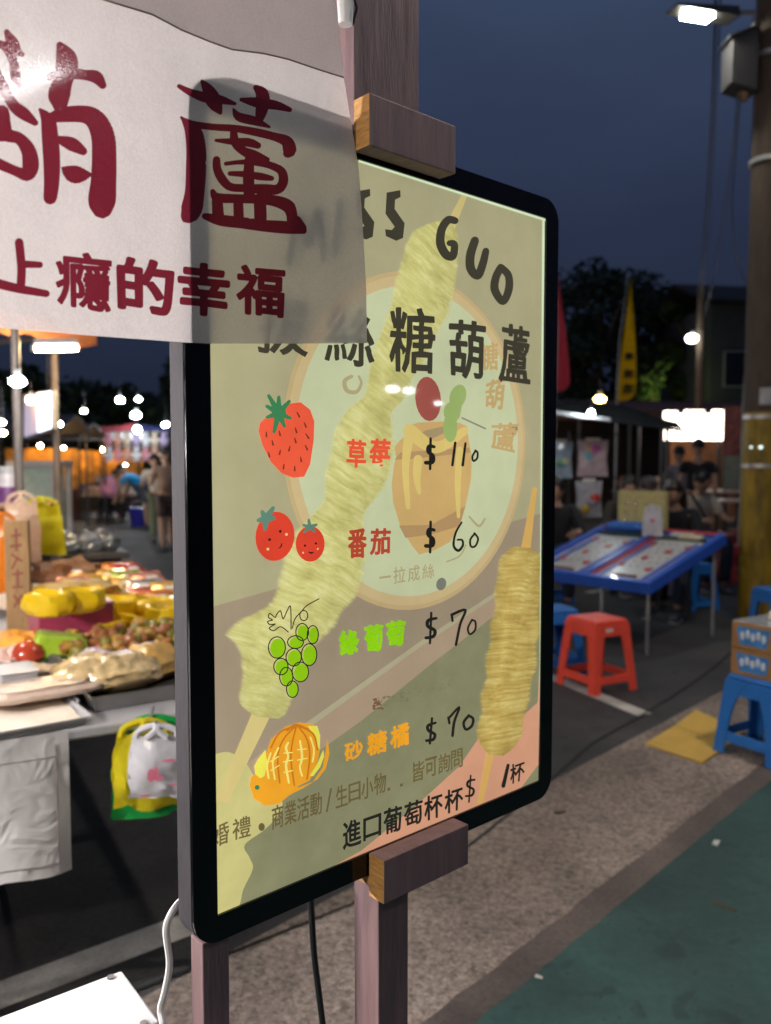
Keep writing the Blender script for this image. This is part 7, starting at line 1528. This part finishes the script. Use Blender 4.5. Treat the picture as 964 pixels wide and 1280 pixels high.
for k_, (px, py, Y) in enumerate(((908, 613, 12.4), (905, 624, 11.0), (826, 628, 12.0))):
    p = at(px, py, Y); t = thing('dining_table', ('pale folding table furthest back by the utility pole', 'pale folding table in front of the furthest one by the utility pole', 'pale folding table behind the prize box')[k_], 'table', (p.x, Y, 0))
    MB().box((0, 0, p.z - .015), (1.1, .55, .03)).build('table_top', M_TBL, t, local=True, bevel=.006)
    for sx in (-.48, .48):
        for sy in (-.2, .2): MB().cyl((sx, sy, 0), (sx, sy, p.z - .031), .014, n=8).build('leg', M_DARKM, t, local=True)
proto_s = None
for k_, (px, Y) in enumerate(((893, 11.9), (912, 11.5), (926, 12.1), (905, 10.2), (922, 10.0), (888, 10.6))):
    p = at(px, 600, Y); lb = ('dark red stool by the far pale table, leftmost', 'dark red stool by the far pale table, middle', 'dark red stool by the far pale table, next to the utility pole', 'dark red stool before the nearer pale table, middle', 'dark red stool before the nearer pale table, next to the utility pole', 'dark red stool before the nearer pale table, leftmost')[k_]
    if proto_s is None: proto_s = stool('plastic_stool', lb, (p.x, Y, 0), R(20), M_RST, .28, .46, .36, group='red stools round the pale tables')
    else: copy_tree(proto_s, None, (p.x, Y, 0), k_ * .4, lb)
cr_b = at(812, 590, 13.4)
for k_, (dx, z, c_, lb) in enumerate(((-.35, 1.02, (.5, .16, .06), 'orange produce basket on the goods shelf'), (.0, 1.0, (.45, .36, .30), 'pale goods basket on the goods shelf, middle'), (.32, 1.0, (.48, .24, .24), 'pinkish goods basket at the right of the goods shelf'))):
    tagm(heap(MB().cyl((cr_b.x + dx, 13.4, z), (cr_b.x + dx, 13.4, z + .09), .11, .15, 14), V((cr_b.x + dx, 13.4, z + .085)), .14, .14, .12, k_, rough=.4).build('goods_basket', mat('basket_goods_%d' % k_, c_, .5, var=.5, scale=20)), lb, 'basket')
gsf = thing('goods_shelf', 'low dark shelf of goods behind the prize box', 'shelf', (cr_b.x, 13.4, 0)); MB().box((0, 0, .975), (1.1, .4, .03)).build('shelf_board', M_DKT, gsf, local=True)
for sx in (-.5, .5): MB().box((sx, 0, .48), (.05, .36, .958)).build('support', M_DKT, gsf, local=True)

# ================================================================== THE LANE ON THE LEFT: shoppers, stalls, lamps
M_BLUT = mat('bright_blue_cotton', (.015, .30, .62), .8, var=.12, scale=20); M_KHA = mat('khaki_cotton', (.34, .25, .15), .8, var=.15, scale=20); M_TAN = mat('tan_cotton', (.42, .28, .20), .8, var=.1, scale=20); M_GRYT = mat('grey_shorts', (.09, .10, .13), .8)
M_OLV = mat('olive_trousers', (.15, .17, .09), .8)
def pl(px, pyf): return gz(px, pyf)
f_ = pl(184, 661); J = stand_pose(1.66, arms='reach', bend=1.05, step=.06); J['look'] = V((0, .8, -.6))
person('shopper in a bright blue t-shirt bending over the goods', (f_.x, f_.y, 0), R(84), J, M_BLUT, M_GRYT, M_SHOE, .75, legs_bare=1, group='shoppers in the lane')
f_ = pl(199, 678); person('shopper in a cream top and olive trousers, stooping beside the blue one', (f_.x, f_.y, 0), R(30), stand_pose(1.60, arms='front', bend=.42, step=.05), M_CRM, M_OLV, M_SHOE, .6, group='shoppers in the lane')
f_ = pl(208, 689); person('shopper in a tan shirt with bare legs, against the lightbox edge', (f_.x + .02, f_.y, 0), R(40), stand_pose(1.66, arms='front', step=.08), M_TAN, mat('brown_shorts', (.10, .07, .06), .8), M_SHOE, .6, legs_bare=1, hair='tail', group='shoppers in the lane')
f_ = pl(128, 655); J = sit_pose(.40, .35, (.3, 1, -.5)); person('vendor in black with a pink scarf crouched by the goods', (f_.x, f_.y + .2, 0), R(-70), J, M_BLKC, M_BLKC, M_SHOE, 1.3, group='shoppers in the lane')
st0 = stool('plastic_stool', 'black stool under the crouched vendor', (f_.x, f_.y + .2, 0), 0, MATS['black_plastic'], .26, .40, .32)
tagm(crumple_bag(MB(), V((f_.x + .18, f_.y - .05, .62)), .34, .22, .5, 91, neck=.4).build('pink_bag', mat('pink_cloth', (.58, .24, .36), .7, var=.2)), 'pink bag held before the crouched vendor', 'bag')
f_ = pl(152, 648); person('small figure in beige standing between the vendor and the blue shopper', (f_.x, f_.y, 0), R(150), stand_pose(1.25, arms='front'), mat('beige_cotton', (.46, .32, .22), .8), mat('rose_trousers', (.34, .10, .16), .8), M_SHOE, .6, group='shoppers in the lane')
f_ = pl(86, 640); person('person in dark red stooping over the far boxes', (f_.x, f_.y, 0), R(-60), stand_pose(1.6, arms='reach', bend=.7), mat('dark_red_cotton', (.30, .02, .025), .8), M_JEAN, M_SHOE, .9, group='shoppers in the lane')
f_ = pl(66, 640); person('person in a grey blue shirt left of the one in dark red', (f_.x, f_.y + 1, 0), R(10), stand_pose(1.62, arms='front'), mat('grey_blue_cotton', (.22, .26, .34), .8), M_JEAN, M_SHOE, .6, group='shoppers in the lane')
f_ = pl(178, 655); bkt = thing('blue_bucket', 'dark blue bucket on the lane behind the cream shopper', 'bucket', (f_.x + .1, f_.y - .6, 0))
MB().cyl((0, 0, .0), (0, 0, .42), .17, .21, 16).build('bucket_body', mat('dark_blue_plastic', (.03, .03, .36), .35), bkt, local=True); MB().tube([V(p) for p in catmull([(-.21, 0, .41), (-.15, 0, .52), (0, 0, .56), (.15, 0, .52), (.21, 0, .41)], 3)], .008, 6).build('handle', M_STEEL, bkt, local=True)
for k_, (px, py, w, lb) in enumerate(((108, 641, .42, 'brown cardboard box in front of the far goods table'), (116, 640, .34, 'smaller brown cardboard box right beside it'), (98, 634, .36, 'brown cardboard box furthest left before the goods table'))):
    p = pl(px, py); crate('cardboard_box', lb, 'box', (p.x, p.y + .2, 0), (w, .34, .34), M_CARD, .2 * k_)
# goods tables along the lane
def goods_table(label, px, pyf, w, colr, seed, zt=.72, rz=0, cloth=(.30, .10, .08)):
    p = pl(px, pyf); t = thing('goods_table', label, 'table', (p.x, p.y, 0), rz); rg = random.Random(seed)
    MB().box((0, 0, zt - .02), (w, .8, .04)).build('table_top', M_TTOP, t, local=True)
    MB().box((0, -.41, zt - .22), (w, .015, .36)).build('cloth_front', mat('cloth_%d' % seed, cloth, .8, var=.3), t, local=True)
    for sx in (-.46, .46): 
        for sy in (-.33, .33): MB().cyl((sx * w, sy, 0), (sx * w, sy, zt - .041), .018, n=8).build('leg', M_DARKM, t, local=True)
    for i in range(8):
        x, y = (i % 4 - 1.5) * w * .24, (i // 4 - .5) * .36; c_ = rg.choice(colr)
        o = MB(); s_ = rg.uniform(.10, .16)
        if i % 3 == 0: o.box((0, 0, s_ * .6), (s_ * 1.8, s_ * 1.4, s_ * 1.2), rotz(rg.random()))
        else: heap(o, (0, 0, 0), s_ * 1.1, s_, s_ * 1.2, seed + i, rough=.5)
        o.v = [rotz(rz) @ (q + V((x, y, zt + .001))) + V((p.x, p.y, 0)) for q in o.v]
        ob = o.build('goods_pile', mat('goods_%d_%d' % (seed, i), c_, .5, var=.35, scale=20)); tag(ob, ('%s goods on the ' % ('boxed' if i % 3 == 0 else 'loose')) + ' '.join(label.split(' ')[:3]) + ', %s spot' % words[i + 1], 'goods', 'goods on the lane tables')
    return t
goods_table('far goods table with a mustard cloth', 112, 634, 1.5, [(.6, .55, .55), (.6, .3, .34), (.4, .4, .42)], 501, .80, .2, (.36, .20, .03))
goods_table('low goods table with pink wares beside the vendor', 138, 648, 1.2, [(.6, .4, .45), (.5, .5, .5), (.4, .3, .25)], 502, .62, .1, (.03, .03, .03))
goods_table('red draped goods table at the left of the lane', 84, 632, 1.4, [(.45, .04, .05), (.3, .3, .4), (.6, .3, .1)], 503, .74, 0, (.34, .02, .03))
# hanging plush toys at the far stall
pz = at(172, 562, 19); rk2 = thing('toy_rack', 'dark frame hung with pale plush toys above the shoppers', 'rack', (pz.x, 19, 0)); W2 = 1.5
for x in (-W2 / 2, W2 / 2): MB().cyl((x, 0, 0), (x, 0, 2.15), .03, n=8).build('upright', M_DARKM, rk2, local=True)
for z in (2.12, 1.72): MB().tube([(-W2 / 2, 0, z), (W2 / 2, 0, z)], .02, 6).build('rail', M_DARKM, rk2, local=True)
tc_ = [('pink', (.62, .30, .36)), ('cream', (.62, .52, .42)), ('white', (.66, .66, .70)), ('peach', (.60, .36, .28)), ('lilac', (.46, .38, .56))]
for i in range(14):
    nm, c_ = tc_[(i * 3 + i // 5) % 5]; x = -W2 / 2 + .12 + (i % 7) * .21; z = 1.9 - .34 * (i // 7)
    t = thing('plush_toy', '%s plush toy in the %s row of the rack, %s from the left' % (nm, 'upper' if i < 7 else 'lower', ('first', 'second', 'third', 'fourth', 'fifth', 'sixth', 'seventh')[i % 7]), 'plush toy', (pz.x + x, 18.93, z), 0, 'plush toys on the far rack')
    m_ = mat('plush_' + nm, c_, .9, var=.15, scale=30)
    b_ = MB().ball((0, 0, .0), (.085, .07, .10), 0, 12, 8).ball((0, -.01, .135), (.075, .068, .070), 0, 12, 8)
    for s in (-1, 1): b_.ball((s * .085, -.02, .03), (.03, .03, .055), 0, 8, 6).ball((s * .05, -.03, -.10), (.035, .045, .035), 0, 8, 6)
    b_.build('toy_body', m_, t, local=True)
    for s in (-1, 1): MB().ball((s * .052, 0, .20), (.026, .014, .030), 0, 8, 6).build('ear', m_, t, local=True)
bulb_lamp('lane_lamp', 'white lamp lighting the plush toys from the front', at(172, 537, 18), .07, 40, COOL, cord=.35)
# amber-lit stalls far left
for k_, (px, Y, w, lb) in enumerate(((12, 17, 2.0, 'amber lit stall behind the jar at the left edge'), (50, 21, 2.0, 'amber lit stall behind the lit sign panel'), (104, 24, 3.2, 'amber lit stall at the far end of the lane'))):
    p = at(px, 574, Y); t = thing('market_stall', lb, 'stall', (p.x, Y, 0))
    for sx in (-.5, .5):
        for sy in (0, 1.6): MB().cyl((sx * w, sy, 0), (sx * w, sy, 2.1), .025, n=8).build('post', M_DARKM, t, local=True)
    rf = MB(); rf.prism([(-w * .55, -.25, 2.02), (w * .55, -.25, 2.02), (w * .55, .8, 2.42), (-w * .55, .8, 2.42)], (0, 0, .02)).prism([(-w * .55, .805, 2.42), (w * .55, .805, 2.42), (w * .55, 1.8, 2.05), (-w * .55, 1.8, 2.05)], (0, 0, .02)); rf.build('roof', mat('dark_tarpaulin', (.05, .05, .06), .7, var=.3), t, local=True)
    MB().box((0, 1.58, 1.28), (w * .8, .03, .9)).build('back_cloth', mat('amber_cloth_%d' % k_, (.60, .27, .05), .8, var=.8, scale=3.5), t, local=True)
    MB().box((0, .3, .42), (w * .95, .6, .84)).build('counter', mat('dark_counter_%d' % k_, (.10, .05, .05), .7, var=.4, scale=3), t, local=True, bevel=.01)
    for i in range(4): o = MB(); heap(o, (0, 0, 0), .16, .14, .16 + .04 * (i % 2), 80 + i + 9 * k_, rough=.6); ob = o.build('counter_goods', mat('stall_goods_%d' % i, [(.5, .34, .1), (.4, .1, .05), (.6, .5, .4), (.3, .2, .12)][i], .6, var=.4, scale=15), t, local=True); ob.location = ((i - 1.5) * w * .22, .3, .842)
    bulb_lamp('stall_bulb', 'amber bulb inside the ' + lb, V((p.x + .2, Y + 1.05, 1.78)), .04, 34, AMBER, cord=.3)
# lane lamps on posts and strings
LL = [(-75, 430, 11, .07, 330, (1, .97, .93), 'added white lamp out of view on the near side, lighting the shoppers'), (150, 500, 26, .11, 330, COOL, 'large white lamp hanging highest over the lane'), (173, 499, 30, .095, 170, COOL, 'smaller white lamp right of the highest one'), (105, 514, 27, .085, 110, (.86, 1, .72), 'greenish white lamp over the far left of the lane'), (170, 519, 24, .13, 400, COOL, 'biggest white lamp in the middle of the lane'),  # the first is an unseen lamp added to light the shoppers from the front
      (73, 530, 14, .065, 90, COOL, 'white lamp beside the stall pole'), (207, 531, 22, .08, 200, (.8, .92, 1), 'bluish white lamp at the lightbox edge'), (2, 528, 13, .055, 40, (.9, 1, .8), 'small white lamp at the left edge'), (3, 541, 12, .055, 40, (1, .62, .2), 'small amber lamp at the left edge under the white one'),
      (157, 581, 20, .035, 4, (1, .95, .7), 'tiny cream lamp at the goods before the blue shopper'), (188, 568, 20, .045, 8, (1, .55, .1), 'tiny orange lamp over the blue shopper'), (82, 575, 20, .09, 26, AMBER, 'amber lamp glowing low in the far stall')]
for (px, py, Y, r, pw, c_, lb) in LL:
    bulb_lamp('lane_lamp', lb, at(px, py, Y), r, pw, c_, 'lamps strung over the lane', cord=.6, flat=.55)
for k_, (x0, x1, y0, y1, Y, c_, lb) in enumerate(((126, 172, 533, 528, 23.5, (.11, .02, .025), 'dim red cloth strip strung across the lane'), (176, 212, 530, 533, 23, (.025, .03, .10), 'dim blue cloth strip strung across the lane'))):
    a, b = at(x0, y0, Y), at(x1, y1, Y); t = thing('cloth_strip', lb, 'banner', (a + b) / 2)
    vs = []
    for i in range(11): p = a.lerp(b, i / 10) - SZ * (.05 * math.sin(math.pi * i / 10)); vs += [p, p - SZ * .16 + V((0, .02 * math.sin(i * 1.9), 0))]
    MB().add(vs, [(2 * i, 2 * i + 2, 2 * i + 3, 2 * i + 1) for i in range(10)], 0, True).build('strip', cloth_mat('strip_cloth_%d' % k_, c_, tl=.4, scale=10), t, fix=False)
    MB().tube([a, b], .006, 5).build('string', M_WIRE, t)
lw0, lw1 = at(60, 545, 20), at(230, 548, 24)
